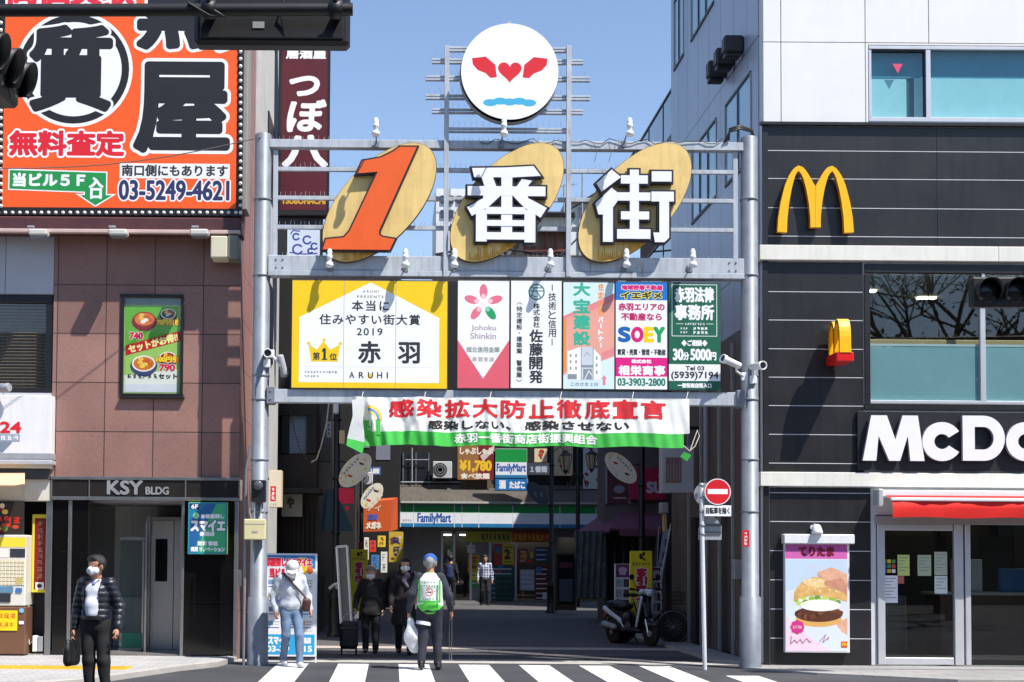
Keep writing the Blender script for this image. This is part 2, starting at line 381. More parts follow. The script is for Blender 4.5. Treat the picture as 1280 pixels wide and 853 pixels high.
# crossing
PAINT = M('road_paint', (204, 205, 205), .6, .12, 9, streak=0, bump=.1)
def worn(m):
    n, l = m.node_tree.nodes, m.node_tree.links; p = n['Principled BSDF']
    g = n.new('ShaderNodeNewGeometry'); z = n.new('ShaderNodeTexNoise'); z.inputs['Scale'].default_value = 14; z.inputs['Detail'].default_value = 9; z.inputs['Roughness'].default_value = .75
    l.new(g.outputs['Position'], z.inputs['Vector'])
    mr = n.new('ShaderNodeMapRange'); mr.inputs[1].default_value = .57; mr.inputs[2].default_value = .66; l.new(z.outputs['Fac'], mr.inputs[0])
    mx = n.new('ShaderNodeMix'); mx.data_type = 'RGBA'; l.new(mr.outputs[0], mx.inputs[0])
    src = p.inputs['Base Color'].links[0].from_socket; l.new(src, mx.inputs[6]); mx.inputs[7].default_value = (*lin((105, 106, 110)), 1); l.new(mx.outputs[2], p.inputs['Base Color'])
worn(PAINT)
for k in range(1, 9):
    x0 = at(273 + 75 * k, 829, 22.4)[0]; y1 = 22.35 if k < 8 else 20.6
    mb = MB(); mb.add([(x0, 9, .004), (x0 + .46, 9, .004), (x0 + .46, y1, .004), (x0, y1, .004)], [(0, 1, 2, 3)], PAINT); mb.build('crossing_stripe', kind='structure')
# left pavement, a raised slab with kerb
PAVE = tiled('pavement_pavers', (172, 170, 168), (158, 157, 156), (120, 118, 116), .3, .15, .006, 'xy', .5, .85, speck=.14)
pl = [(-30, 17.9), (-4.2, 17.9), (-3.75, 18.5), (-2.95, 20.7), (-2.5, 21.6), (-2.35, 22.75), (-30, 22.75)]
def slab(pts, z0, z1, mat, side):
    mb = MB(); mb.prism([(x, y, z1) for x, y in pts], [(x, y, z0) for x, y in pts], mat, side); return mb
slab([(-30, 17.9), (-4.35, 17.9), (-3.9, 18.5), (-3.1, 20.7), (-2.65, 21.6), (-2.5, 22.75), (-30, 22.75)], -.05, .075, PAVE, CONC).build('pavement', kind='structure')
mb = MB()
o = [(-4.35, 17.9), (-3.9, 18.5), (-3.1, 20.7), (-2.65, 21.6), (-2.5, 22.75)]
for (a, b), (c, d) in zip(o, o[1:]):
    mb.add([(a, b, -.05), (c, d, -.05), (c, d, .08), (a, b, .08), (a + .14, b - .02, -.05), (c + .14, d - .02, -.05), (c + .14, d - .02, .07), (a + .14, b - .02, .07)],
           [(3, 2, 6, 7), (7, 6, 5, 4), (0, 4, 7, 3), (1, 2, 6, 5)], CONC)
mb.build('kerb', kind='structure')
YEL = tiled('tactile_blocks', (226, 176, 40), (214, 166, 36), (150, 118, 40), .3, .3, .008, 'xy', 0, .7, speck=.12)
mb = MB(); mb.box(-30, 19.9, .07, -3.55, 20.5, .082, YEL)
for ix in range(24):
    for j in range(4):
        x = -3.62 - ix * .3
        mb.box(x - .26, 19.96 + j * .145, .08, x - .02, 20.0 + j * .145, .087, YEL)
mb.build('tactile_strip', kind='structure')
# pavement by the restaurant
RP = tiled('grey_flags', (150, 148, 146), (140, 138, 137), (104, 102, 100), .6, .3, .008, 'xy', .5, .85, speck=.15)
mb = MB(); mb.prism([(x, y, .03) for x, y in ((5.2, 21.9), (6.0, 20.9), (7.6, 19.9), (40, 19.5), (40, 22.7), (5.5, 22.7))], [(x, y, -.05) for x, y in ((5.2, 21.9), (6.0, 20.9), (7.6, 19.9), (40, 19.5), (40, 22.7), (5.5, 22.7))], RP, CONC)
mb.build('restaurant_pavement', kind='structure')
mb = MB(); mb.prism([(x, y, .05) for x, y in ((5.05, 23.2), (5.62, 22.7), (5.62, 36), (5.05, 36))], [(x, y, 0) for x, y in ((5.05, 23.2), (5.62, 22.7), (5.62, 36), (5.05, 36))], RP, CONC)
mb.build('side_kerb', kind='structure')
# ================================================================== the street gate
GY = 22.0
gl = at(322, 832, GY)
gate = thing('street_gate', 'tall grey steel gate on two round posts across the shopping street entrance', 'gate', (gl[0] + 3.6, GY, 0))
def post(px_t, py_t, px_m):
    t = at(px_t, py_t, GY); mb = MB(); x = at(px_m, 500, GY)[0]
    zj = at(px_m, 746, GY)[2]
    mb.lathe([(.165, 0), (.165, .04), (.157, .06), (.157, zj - .01), (.128, zj + .01), (.124, t[2] - .02), (.11, t[2])], (x, GY, 0), (0, 0, 1), GALV, 28)
    for py in (250, 345, 470, 500, 575, 640):
        z = at(px_m, py, GY)[2]; mb.lathe([(.122, -.02), (.134, -.018), (.134, .018), (.122, .02)], (x, GY, z), (0, 0, 1), GALV, 24)
    o = mb.build('post', gate); return x, t[2]
xl, ztop = post(327, 168, 325.5); xr, ztr = post(937, 172, 937)
BEAM = M('gate_paint', (180, 186, 193), .45, .15, 3, streak=.25, rust=(126, 92, 62), rust_at=.6)
def zpy(py, px=640): return at(px, py, GY)[2]
def beam(y0, y1, dep=.16, x0=None, x1=None, yoff=0., name='beam', mat=BEAM, bev=.006):
    mb = MB(); mb.box(x0 if x0 is not None else xl + .1, GY - dep / 2 + yoff, zpy(y1), x1 if x1 is not None else xr - .1, GY + dep / 2 + yoff, zpy(y0), mat, bev)
    return mb
b = beam(178, 188); b.build('beam', gate)
b = beam(323, 341, .2); b.box(xl + .1, GY - .12, zpy(348.5), xr - .1, GY + .12, zpy(341.4), BEAM, .006)
for x in (xl + .27, xr - .27):
    for i in (-1, 1):
        for j in (-1, 1): b.lathe([(.014, 0), (.014, .012), (.006, .016)], (x + i * .05, GY - .1, zpy(333) + j * .06), (0, -1, 0), GALV, 8)
b.build('beam', gate)
b = beam(489.5, 506, .18); b.build('beam', gate)
for x, s in ((xl, 1), (xr, -1)):
    mb = MB(); mb.box(x + s * .1, GY - .13, zpy(508), x + s * .22, GY + .13, zpy(487), GALV, .008)
    for j in (-1, 1): mb.lathe([(.014, 0), (.014, .012), (.006, .016)], (x + s * .16, GY - .13, zpy(497) + j * .06), (0, -1, 0), GALV, 8)
    mb.build('bracket', gate)
SPK = M('spike_wire', (190, 192, 196), .4, .1, metal=.6)
def strip(z, x0, x1):
    mb = MB(); mb.box(x0, GY - .02, z, x1, GY + .02, z + .006, GALV)
    n = int((x1 - x0) / .075)
    for i in range(n):
        x = x0 + (i + .5) * (x1 - x0) / n; k = random.uniform(-.025, .025)
        mb.tube([(x, GY, z), (x + k, GY + random.uniform(-.02, .02), z + random.uniform(.06, .085))], .0022, SPK, 4, False)
    o = mb.build('bird_spike_strip', gate)
for px in (344, 919.5):
    mb = MB(); pbox(mb, px - 3, 188, px + 3, 323, GY - .03, .06, BEAM, .004); mb.build('upright', gate)
for py in (214, 250, 286.5):
    mb = MB(); mb.box(at(347, 250, GY)[0], GY - .03, zpy(py + 2.4), at(916.5, 250, GY)[0], GY + .03, zpy(py - 2.4), BEAM, .004); mb.build('rail', gate)
    strip(zpy(py - 2.4), at(347, 250, GY)[0], at(916.5, 250, GY)[0])
strip(zpy(178), xl + .12, xr - .12); strip(zpy(323), xl + .12, xr - .12)
for px in (558, 711):
    mb = MB(); pbox(mb, px - 3, 57, px + 3, 346, GY - .14, .055, BEAM, .004); mb.build('upright', gate)
for py, a, c in ((62, 556, 713), (77, 540, 729), (98.5, 532, 738), (122, 532, 738), (139.5, 540, 729), (163, 555, 713)):
    mb = MB(); pbox(mb, a, py - 3.3, c, py - .8, GY - .08, .04, BEAM, .003); pbox(mb, a, py + .6, c, py + 2.6, GY - .08, .07, BEAM, .003)
    mb.build('rail', gate)
    mb = MB(); A, Z0, C, Z1 = rw(a, py - 3.3, c, py, GY); n = int((C - A) / .09)
    for i in range(n):
        x = A + (i + .5) * .09; mb.tube([(x, GY - .06, Z1), (x + random.uniform(-.02, .02), GY - .06, Z1 + .07)], .002, SPK, 4, False)
    mb.build('bird_spike_strip', gate)
# round sign at the top
c = at(634.5, 100.5, GY); rr = 61.8 * GY / FPX
mb = MB(); yF = GY - .27
RIM = M('round_sign_rim', (196, 198, 204), .4, .06)
mb.lathe([(rr - .012, 0), (rr, -.012), (rr, -.12), (rr - .01, -.13)], (c[0], yF, c[2]), (0, -1, 0), RIM, 64)
mb.lathe([(rr - .012, 0), (rr, .012), (rr, .12), (rr - .01, .13)], (c[0], yF, c[2]), (0, 1, 0), RIM, 64)
a = Art(mb, 634.5, 100.5, yF, d0=.132, centre=(c[0], yF, c[2]), k=GY / FPX)
a.ell(634.5, 100.5, 60.6, 60.6, K(240, 242, 246), seg=64)
mb.box(c[0] - .03, yF - .02, c[2] + rr, c[0] + .03, yF + .06, c[2] + rr + .06, BEAM)
rs = mb.build('round_sign', gate)
mb = MB(); a.mb = mb; RED = K(214, 26, 40); CY = K(64, 168, 206); BK = K(28, 28, 30)   # a plain heart between two plain wing shapes
for s in (-1, 1):
    X = 634.5
    a.poly([(X + s * 16, 108), (X + s * 18, 92), (X + s * 30, 82), (X + s * 47, 84), (X + s * 46, 92), (X + s * 40, 99), (X + s * 30, 103), (X + s * 24, 109)], RED)
hp = []
for i in range(40):
    t = 2 * math.pi * i / 40
    hp.append((634.5 + .92 * 16 * math.sin(t) ** 3, 100 - .92 * (13 * math.cos(t) - 5 * math.cos(2 * t) - 2 * math.cos(3 * t) - math.cos(4 * t))))
a.poly(hp, RED)
for i, dx in enumerate((-24, -12, 0, 12, 24)): a.ell(634.5 + dx, 138 + (2, 0, 1, 0, 2)[i], 9, 4.5, CY)
mb.build('emblem', rs)
# three leaning discs with big characters
TAN = M('disc_yellow', (226, 194, 122), .5, .16, 2.5, streak=.16, rust=(206, 146, 40), rust_at=.6); TANB = M('disc_edge', (92, 70, 34), .6, .1)
OCHRE2 = M('rust_ochre', (212, 156, 56), .6, .3, 6)
def disc(px, py):
    ce = at(px, py, GY); k = GY / FPX; yF = GY - .2; P = []
    for i in range(64):
        t = 2 * math.pi * i / 64; u, v = 47.3 * math.cos(t), 93 * math.sin(t); ph = R(42)
        P.append((u * math.cos(ph) + v * math.sin(ph), v * math.cos(ph) - u * math.sin(ph)))
    mb = MB(); B = [(ce[0] + x * k, yF + .09, ce[2] + y * k) for x, y in P]; Fm = [(ce[0] + x * k, yF + .01, ce[2] + y * k) for x, y in P]
    Ft = [(ce[0] + x * k * .988, yF, ce[2] + y * k * .988) for x, y in P]
    mb.prism(Fm, B, TANB, TANB, True); mb.prism(Ft, Fm, TAN, TANB)
    o = mb.build('disc', gate); rnd = random.Random(int(px)); m2 = MB(); a = Art(m2, px, py, yF, d0=.0005, centre=(ce[0], yF, ce[2]), k=k); EP = np.array(P)
    for i in range(22):                            # rusty runs along the lower rim
        x = -46 + i * 2.6; q = EP[np.abs(EP[:, 0] - x) < 6]; yb = -q[:, 1].min() - 2.2; h_ = rnd.uniform(4, 24) * (1 if px > 500 else .6); w_ = rnd.uniform(1, 2.4)
        a.poly([(px + x - w_ * .4, py + yb - h_), (px + x + w_ * .3, py + yb - h_ * .9), (px + x + w_, py + yb), (px + x - w_, py + yb)], OCHRE2)
    m2.build('rust_stain', o); return o, yF
BKO = K(34, 26, 32); WF = M('letter_white', (232, 232, 236), .4, .05)
def strokes(polys, face, edge, parent, cx, cy, yF, e=2.6, stand=.012, th=.085):
    ce = at(cx, cy, GY); k = GY / FPX
    mb = MB(); d = 0
    for ly, (mat, grow, z0) in enumerate(((edge, e, stand), (face, 0, stand + th))):
        for P in polys:
            P = np.array(P, float); q = P
            if grow:
                # grow the outline outwards along its vertex normals
                n = len(P); ar = sum(P[i][0] * P[(i + 1) % n][1] - P[(i + 1) % n][0] * P[i][1] for i in range(n)); sg = 1 if ar > 0 else -1
                q = []
                for i in range(n):
                    e1 = P[i] - P[i - 1]; e2 = P[(i + 1) % n] - P[i]; e1 = e1 / (np.linalg.norm(e1) + 1e-9); e2 = e2 / (np.linalg.norm(e2) + 1e-9)
                    n1 = np.array([e1[1], -e1[0]]) * sg; n2 = np.array([e2[1], -e2[0]]) * sg; b_ = n1 + n2; b_ = b_ / max(.35, np.dot(b_, b_) / 2) 
                    q.append(P[i] + grow * b_)
                q = np.array(q)
            d += .0007
            t = th if ly == 0 else .012
            f = [(ce[0] + (x - cx) * k, yF - z0 - (t if ly == 0 else .012) - d, ce[2] + (cy - y) * k) for x, y in q]
            b_ = [(x, yF - z0 + (.0 if ly == 0 else .004), z) for x, y, z in f]
            mb.prism(f, b_, mat)
    return mb
d1, yF = disc(474.5, 257)
one = [(500, 475), (553, 475), (438, 738), (437, 752), (448, 760), (487, 766), (471, 800), (262, 800), (272, 768), (328, 762), (346, 742), (432, 554), (366, 560), (384, 520), (440, 510), (480, 490)]
one = [(300 + x / 2.509, y / 2.509) for x, y in one]
ORG = M('letter_orange', (226, 92, 28), .4, .06)
strokes([one], ORG, BKO, d1, 474.5, 257, yF, 2.2).build('numeral', d1)
d2, yF = disc(632.5, 257)
Z = lambda L: [(560 + x / 5.883, 200 + y / 5.883) for x, y in L]
ban = [Z(q) for q in ([(165, 98), (400, 93), (615, 80), (668, 152), (460, 165), (180, 165)], [(380, 95), (460, 95), (460, 600), (380, 600)], [(232, 155), (316, 160), (345, 238), (258, 238)],
       [(530, 178), (605, 190), (566, 238), (488, 238)], [(133, 232), (703, 232), (703, 303), (133, 300)], [(250, 296), (380, 296), (283, 388), (165, 452), (130, 388), (246, 322)],
       [(460, 296), (572, 296), (576, 318), (713, 390), (668, 462), (548, 388)], [(195, 425), (275, 400), (275, 640), (195, 640)], [(550, 400), (630, 425), (630, 645), (550, 645)],
       [(270, 386), (555, 386), (555, 437), (270, 437)], [(270, 482), (555, 482), (555, 525), (270, 525)], [(270, 572), (555, 572), (555, 625), (270, 625)])]
strokes(ban, WF, BKO, d2, 632.5, 257, yF, 2.6).build('character', d2)
d3, yF = disc(791, 257)
Z = lambda L: [(520 + x / 2.509, y / 2.509) for x, y in L]
B = lambda x0, y0, x1, y1: Z([(x0, y0), (x1, y0), (x1, y1), (x0, y1)])
gai = [Z([(603, 548), (632, 572), (572, 618), (556, 592)]), Z([(603, 606), (634, 630), (607, 668), (607, 776), (576, 776), (576, 690), (562, 690), (552, 655)]),
       B(660, 548, 688, 660), B(632, 566, 716, 592), B(622, 620, 724, 646), B(660, 640, 688, 762), B(632, 680, 720, 705), B(620, 736, 724, 766),
       B(728, 553, 790, 585), B(727, 617, 797, 648), Z([(752, 640), (782, 640), (782, 762), (768, 776), (738, 776), (733, 746), (752, 746)])]
strokes(gai, WF, BKO, d3, 791, 257, yF, 2.6).build('character', d3)
# spotlights on arms
PORC = M('white_porcelain', (220, 222, 224), .35, .08)
def spot(px, pyroot, pytop, out):
    r0 = at(px, pyroot, GY); zt = at(px, pytop, GY - out)[2]; xx = at(px, pytop, GY - out)[0]
    mb = MB(); y0 = GY - .1
    mb.tube([(xx, y0, r0[2]), (xx, y0 - .1, r0[2] + .03), (xx, GY - out + .06, zt - .12), (xx, GY - out, zt - .08)], .011, GALV, 8)
    mb.box(xx - .04, y0 - .03, r0[2] - .05, xx + .04, y0, r0[2] + .05, GALV, .005)
    L = mb.build('spotlight', gate)
    m2 = MB(); m2.lathe([(.028, -.16), (.034, -.15), (.034, -.1), (.045, -.09), (.045, -.05), (.032, -.045), (.04, -.02), (.04, .01), (.03, .015), (.034, .03), (.022, .05), (.0, .052)], (xx, GY - out, zt - .03), (0, .12, 1), PORC, 16)
    m2.lathe([(.03, -.15), (.05, -.16), (.062, -.2), (.05, -.225), (0, -.23)], (xx, GY - out, zt - .03), (0, .12, 1), PORC, 16)
    m2.build('lamp_head', L)
for px in (412, 507, 568, 688, 783, 866): spot(px, 338, 313, .34)
for px in (470, 630, 787): spot(px, 183, 149, .66)
# ------------------------------------------------------------------ billboards on the gate
PY = GY - .14
def board(x0, x1, y0, y1, base, label, fr=K(60, 62, 66)):
    t = thing('billboard', label, 'billboard', (*at((x0 + x1) / 2, y1, PY)[:2], at((x0 + x1) / 2, y1, PY)[2]), 'billboards under the gate beam')
    mb = MB(); pbox(mb, x0, y0, x1, y1, PY, .05, fr, .004)
    a = Art(mb, (x0 + x1) / 2, (y0 + y1) / 2, PY); a.rect(x0 + .5, y0 + .5, x1 - .5, y1 - .5, base)
    return t, mb, a
def letters(t, a, fn, name='lettering'):
    mb = MB(); a.mb = mb; fn(a); return mb.build(name, t)
W_ = K(233, 234, 238); YW = K(240, 196, 12); TX = K(44, 46, 50)
t, mb, a = board(364, 560, 350, 486.5, YW, 'widest billboard, yellow with a white house shape and a crown')
a.poly([(463, 352.5), (549.5, 397), (549.5, 479), (373.5, 479), (373.5, 397)], W_)
for x in (429.5, 494.8): a.rect(x - .35, 350.6, x + .35, 486, K(150, 150, 150))
a.rect(380, 459.2, 540, 459.8, K(205, 206, 208))
mb.build('panel', t)
def f(a):
    a.text('ARUHI', 453, 362.5, 473, 365.2, K(120, 110, 80), .15, space=1.6); a.text('PRESENTS', 446, 369, 479, 372, K(120, 110, 80), .15, space=1.5)
    a.text('本当に', 439.5, 375.5, 486, 388.5, TX, .35, space=1.25); a.text('住みやすい街大賞', 399, 393, 525, 406, TX, .35, space=1.15)
    a.text('2019', 446, 410.5, 478, 419.5, TX, .25, space=1.2); a.text('赤', 448.5, 427.5, 475.5, 454, TX, .9); a.text('羽', 498.5, 428.5, 524.5, 454, TX, .9)
    for i, ch in enumerate('ARUHI'): 
        x = (437, 449, 460.5, 472, 484)[i]; w2 = 6 if ch != 'I' else 1.2
        if ch == 'U': a.rect(460.2, 468, 465.8, 474, YW)
        a.text(ch, x, 466, x + w2, 473.5, TX, .25)
    a.scrib(11, 380, 464.6, 422, 468.2, K(120, 122, 126)); a.scrib(5, 380, 469.8, 399, 473.2, K(120, 122, 126))
letters(t, a, f)
def f(a):
    a.poly([(385.5, 431), (396, 438), (404, 427), (413, 438), (425.5, 431), (422, 453), (389, 453)], YW)
    for x, y in ((385.5, 430), (405, 425.5), (425.5, 430)): a.ell(x, y, 2.1, 2.1, YW)
    a.text('第', 391, 441.5, 399.5, 451, TX, .3); a.rect(404, 436, 407.2, 451, TX); a.poly([(404, 436), (404, 440), (401.5, 441)], TX); a.rect(402, 449.4, 409.2, 451, TX); a.text('位', 412, 442.5, 421, 451, TX, .3)
letters(t, a, f, 'crown')
t, mb, a = board(571.5, 637, 350, 486.5, W_, 'white billboard with a red five petalled flower and pink corners')
PK = K(214, 90, 104)
a.poly([(572, 425.5), (604, 474), (572, 486)], PK); a.poly([(636.5, 425.5), (604, 474), (636.5, 486)], PK); a.poly([(572, 486), (604, 474), (636.5, 486)], PK); mb.build('panel', t)
def f(a):
    PK2 = K(220, 110, 130)
    for i in range(5):
        t_ = R(-90 + 72 * i); cx, cy = 604 + 15.5 * math.cos(t_), 379 + 15 * math.sin(t_)
        g = i == 2 - 1 + 0
        col = K(24, 150, 92) if i == 1 + 0 and False else PK2
        if abs(-90 + 72 * i - 54) < 1: col = K(20, 152, 90)
        a.ell(cx, cy, 9.5, 5, col, -90 + 72 * i)
        a.ell(604 + 9 * math.cos(t_), 379 + 9 * math.sin(t_), 3.4, 2.6, K(236, 190, 196) if col is PK2 else K(130, 200, 165), -90 + 72 * i)
    a.ell(604, 379, 4.5, 4.5, K(238, 226, 228))
letters(t, a, f, 'emblem')
def f(a):
    G = K(170, 150, 156); a.text('Johoku', 589, 406.5, 620, 415, G, .2); a.text('Shinkin', 588, 416.5, 620, 424, G, .2)
    a.text('城北信用金庫', 583, 434, 624.5, 441, K(140, 150, 142), .25); a.text('赤羽支店', 590.5, 447, 617.5, 452.5, K(170, 150, 150), .25, space=1.35)
letters(t, a, f)
t, mb, a = board(638, 702.5, 350, 486.5, W_, 'white billboard with a green round mark over columns of black brush writing'); mb.build('panel', t)
def f(a):
    GR = K(20, 116, 96); a.ring(670.5, 364.5, 8.6, 10.4, GR); a.rect(660.5, 362.6, 680.5, 364, GR); a.rect(664, 358.6, 677, 360, GR); a.line([(668, 359), (664, 370)], 1.3, GR); a.line([(671, 364), (676, 372)], 1.4, GR); a.line([(664, 369), (671, 371)], 1.3, GR)
letters(t, a, f, 'emblem')
def f(a):
    a.vtext('|技術と信用|', 685.5, 354, 695, 433, TX, .2); a.vtext('株式会社', 666.5, 379, 674.5, 409.5, TX, .25); a.vtext('佐藤開発', 662, 412.5, 678, 479.5, TX, .55)
    a.vtext('（特定建設・建築業　警備業）'.replace('（', '').replace('）', ''), 645.5, 383, 652.5, 473, TX, .15)
    a.line([(645.5, 380.5), (649, 378), (652.5, 380.5)], .7, TX); a.line([(645.5, 475.5), (649, 478), (652.5, 475.5)], .7, TX)
letters(t, a, f)
t, mb, a = board(703.5, 768.5, 352, 487.5, K(206, 226, 232), 'pale blue and salmon billboard with a drawing of an apartment block')
SAL = K(224, 158, 140); SAL2 = K(222, 130, 136)
a.poly([(704, 397), (715, 390), (768, 368), (768, 446), (704, 470)], SAL); a.poly([(736, 381), (768, 366), (768, 375), (736, 390)], SAL2); a.poly([(704, 395), (720, 389), (720, 392), (704, 401)], SAL2)
a.poly([(752, 441), (768, 435), (768, 445), (752, 450)], SAL2); a.poly([(704, 400), (707.5, 398), (707.5, 465), (704, 467)], K(226, 140, 60)); mb.build('panel', t)
def f(a):
    TL = K(52, 170, 140)
    for i, ch in enumerate('大宝建設'): a.text(ch, 717, (353.5, 374, 394, 415)[i], 737, (369, 391, 411.5, 431.5)[i], TL, .9)
    for i, ch in enumerate('住まいの'): a.text(ch, 748, 354 + i * 10.5, 754.5, 362.5 + i * 10.5, K(230, 150, 60), .4)
    for i, ch in enumerate('パートナー'):
        if ch == 'ー': a.rect(750.5, 396 + i * 8.2, 752, 402 + i * 8.2, W_)
        else: a.text(ch, 748, 396 + i * 8.2, 754, 402.5 + i * 8.2, W_, .4)
    a.text('このさき２分', 713.5, 479, 748, 483.5, K(120, 130, 140), .15)
letters(t, a, f)
def f(a):
    G1 = K(196, 204, 210); G2 = K(130, 140, 152); G3 = K(236, 238, 240)
    a.poly([(709, 440), (726, 434), (726, 476), (709, 476)], G3); a.poly([(726, 434), (742, 434), (742, 476), (726, 476)], G1); a.poly([(742, 436), (751, 446), (751, 474), (742, 476)], G3)
    for x in (713, 720):
        for y in (443, 451, 459): a.rect(x - 1, y, x + 1, y + 4, G2)
    a.rect(709.5, 468.5, 721, 475, G2); a.rect(726, 434, 727, 476, G2); a.rect(741, 434, 742, 476, G2); a.rect(727, 457, 741, 460, G2); a.rect(729, 462, 740, 475, G2)
    a.line([(731, 475), (736, 464), (740, 470)], 1, G3); a.line([(730, 446), (734, 441), (738, 446)], .7, G2)
    for y in (446, 455, 464): a.rect(745, y, 747, y + 4, G2)
    a.poly([(752.5, 475), (758, 470), (758, 481), (753.5, 481)], SAL2) if False else a.poly([(752, 474), (755.3, 469.5), (758.6, 474), (757, 474), (757, 482), (753.6, 482), (753.6, 474)], SAL2)
letters(t, a, f, 'picture')
t, mb, a = board(769, 834.5, 352, 488, W_, 'white billboard with four letters each in another colour above a magenta band')
a.rect(769.5, 352.5, 834, 375, K(16, 110, 190)); a.rect(769.5, 447.5, 834, 471.5, K(214, 12, 124)); mb.build('panel', t)
def f(a):
    MG = K(206, 18, 110)
    a.text('地域密着不動産', 777, 356, 828, 361.8, MG, .5, (W_, .6)); a.text('イエギメ', 776, 364.5, 827, 373, K(30, 30, 40), .55, (K(240, 220, 60), .9))
    a.text('赤羽エリアの', 773, 379, 830.5, 388, K(180, 20, 90), .5); a.text('不動産なら', 776.5, 391.5, 827, 400.5, K(180, 20, 90), .5)
    for ch, x0, x1, cc in (('S', 773.5, 787, (0, 92, 170)), ('O', 790, 803, (206, 10, 110)), ('E', 806, 816, (240, 200, 0)), ('Y', 818, 830, (0, 150, 80))): a.text(ch, x0, 410, x1, 427, K(*cc), 1.5)
    a.text('賃貸・売買・管理・不動産', 771.5, 437, 832, 444.5, TX, .3)
    a.text('株式会社', 789.5, 450, 814, 454.5, W_, .35); a.text('相栄商事', 773.5, 458, 831, 469.5, W_, .8, space=1.15); a.text('03-3903-2800', 772, 474, 831.5, 483, K(20, 120, 100), .5)
letters(t, a, f)
GRN = K(14, 92, 66)
t, mb, a = board(835.5, 901, 353, 488.5, GRN, 'dark green billboard with large white writing, nearest the right gate post')
a.rect(836, 456, 900.5, 477, W_)
for q in ((839.5, 355, 896.5, 355.7), (839.5, 420, 896.5, 420.7), (839.5, 355, 840.2, 420.7), (895.8, 355, 896.5, 420.7)): a.rect(*q, W_)
mb.build('panel', t)
def f(a):
    a.text('赤羽法律', 844, 359, 892, 377, W_, .85); a.text('事務所', 844, 381, 892, 399.5, W_, .85, space=1.05)
    a.rect(845, 404.6, 854, 405.2, W_); a.rect(883, 404.6, 892, 405.2, W_); a.scrib(8, 855.5, 403.2, 881, 406.8, W_); a.scrib(3, 850, 409, 860, 412.5, W_); a.scrib(4, 866, 408.6, 885, 412.9, W_, w=.8); a.scrib(3, 850, 414, 860, 417.5, W_); a.scrib(4, 866, 413.7, 885, 418, W_, w=.8)
    a.text('◆ご相談◆', 852, 425.5, 884, 433, W_, .4); a.text('30', 841.5, 437, 853.5, 450.5, W_, .8); a.text('分', 854, 441, 861, 450.5, W_, .5); a.text('5000', 863.5, 437, 888, 450.5, W_, .8); a.text('円', 888.5, 441, 895, 450.5, W_, .5)
    a.text('Tel 03', 857, 458.5, 880, 463.5, TX, .3); a.text('(5939)7194', 839, 465.5, 898, 476, TX, .4); a.text('一番街商店街入口', 847, 480, 889, 485.5, W_, .35)
letters(t, a, f)
# ------------------------------------------------------------------ cloth banner
BY = GY - .2
def cloth(px, py, d):
    u = (px - 440) / 422
    L = np.exp(-np.maximum(0, px - 440) / 60)
    fold = .05 * np.sin(px * .11 + 1.5 * np.sin(py * .03)) * (.35 + L) + .035 * np.sin(px * .23 + py * .05) * (.25 + L) + .02 * np.sin(px * .43 - py * .07 + 2)* (.3+L)
    fold = fold + .09 * np.exp(-((px - 545) / 7) ** 2) * ((py - 490) / 70) + .08 * np.exp(-((px - 520 + (py - 520) * .3) / 6) ** 2) + .05 * np.exp(-((px - 612) / 5) ** 2) - .05 * np.exp(-((px - 700) / 5) ** 2)
    fold = fold * (.35 + .65 * np.clip((py - 497) / 30, 0, 1)) + .05 * np.clip((py - 500) / 60, 0, 1)
    py2 = py + 1.6 * np.sin(u * 9 * math.pi) * np.clip((py - 495) / 60, 0, 1) * .6 + 1.2 * np.abs(np.sin(u * 5 * math.pi)) * np.clip(1 - (py - 495) / 40, 0, 1)
    return px, py2, d + fold
t = thing('banner', 'white and green cloth banner with red writing slung under the gate', 'banner', at(650, 560, BY))
mb = MB(); a = Art(mb, 650, 528, BY, warp=cloth, step=.002)
CW = M('banner_cloth_white', (226, 228, 222), .8, .08, 5, bump=.15, bscale=25); CG = M('banner_cloth_green', (58, 172, 66), .8, .1, 5, bump=.15, bscale=25)
a.grid(440, 497, 862, 541, 320, 24, CW); a.d -= a.step; a.grid(440, 541, 855, 558.5, 320, 12, CG)
mb.build('cloth', t)
CR = M('banner_red', (200, 24, 36), .75, .1); CK = M('banner_black', (28, 26, 28), .75, .1)
mb = MB(); a.mb = mb
a.d += .005
a.step = .00003
for i, ch in enumerate('感染拡大防止徹底宣言'):
    x = 486 + i * 35.1; a.text(ch, x, 500.5 - i * .15, x + 30, 522, CR, .95)
for s_, x0, x1 in (('感染しない、', 535, 638), ('感染させない', 656, 786)): a.text(s_, x0, 526.5, x1, 537.5, CK, .55)
a.text('赤羽一番街商店街振興組合', 568, 543, 746, 554.5, CW, .5)
mb.build('lettering', t)
mb = MB(); a.mb = mb
for r0, r1, cc in ((15, 18.5, (226, 190, 40)), (11.5, 15, (90, 130, 190)), (9, 11.5, (232, 210, 90))): a.ring(459, 526, r0, r1, M(f'banner_rainbow_{cc[0]}', cc, .8, .08), 16, 270, 360)
a.grid(454, 526.5, 475, 545, 4, 4, CG); a.text('ウイルス', 456, 529, 473, 533.5, CW, .2); a.text('ナシに', 457, 536, 472, 540, CW, .2)
mb.build('emblem', t)
mb = MB()                                            # the torn tail at the left and the flap at the right
def flap(pts, mat):
    V = [at(x, y, BY - o_) for x, y, o_ in pts]; n = len(V) // 2; mb.add(V, [(i, i + 1, n + i + 1, n + i) for i in range(n - 1)], mat, True)
flap([(440, 500, 0), (441, 520, .05), (437, 535, .12), (434, 548, .16), (455, 498, .06), (452, 522, .2), (455, 538, .25), (456, 553, .24)], CW)
flap([(434, 548, .16), (433, 557, .2), (456, 553, .24), (453, 567, .3)], CG)
mb.build('loose_corner', t); mb = MB()
flap([(850, 571, .04), (855, 565, .05), (859, 577, .08), (864, 569, .1)], CG)
mb.build('loose_corner', t)
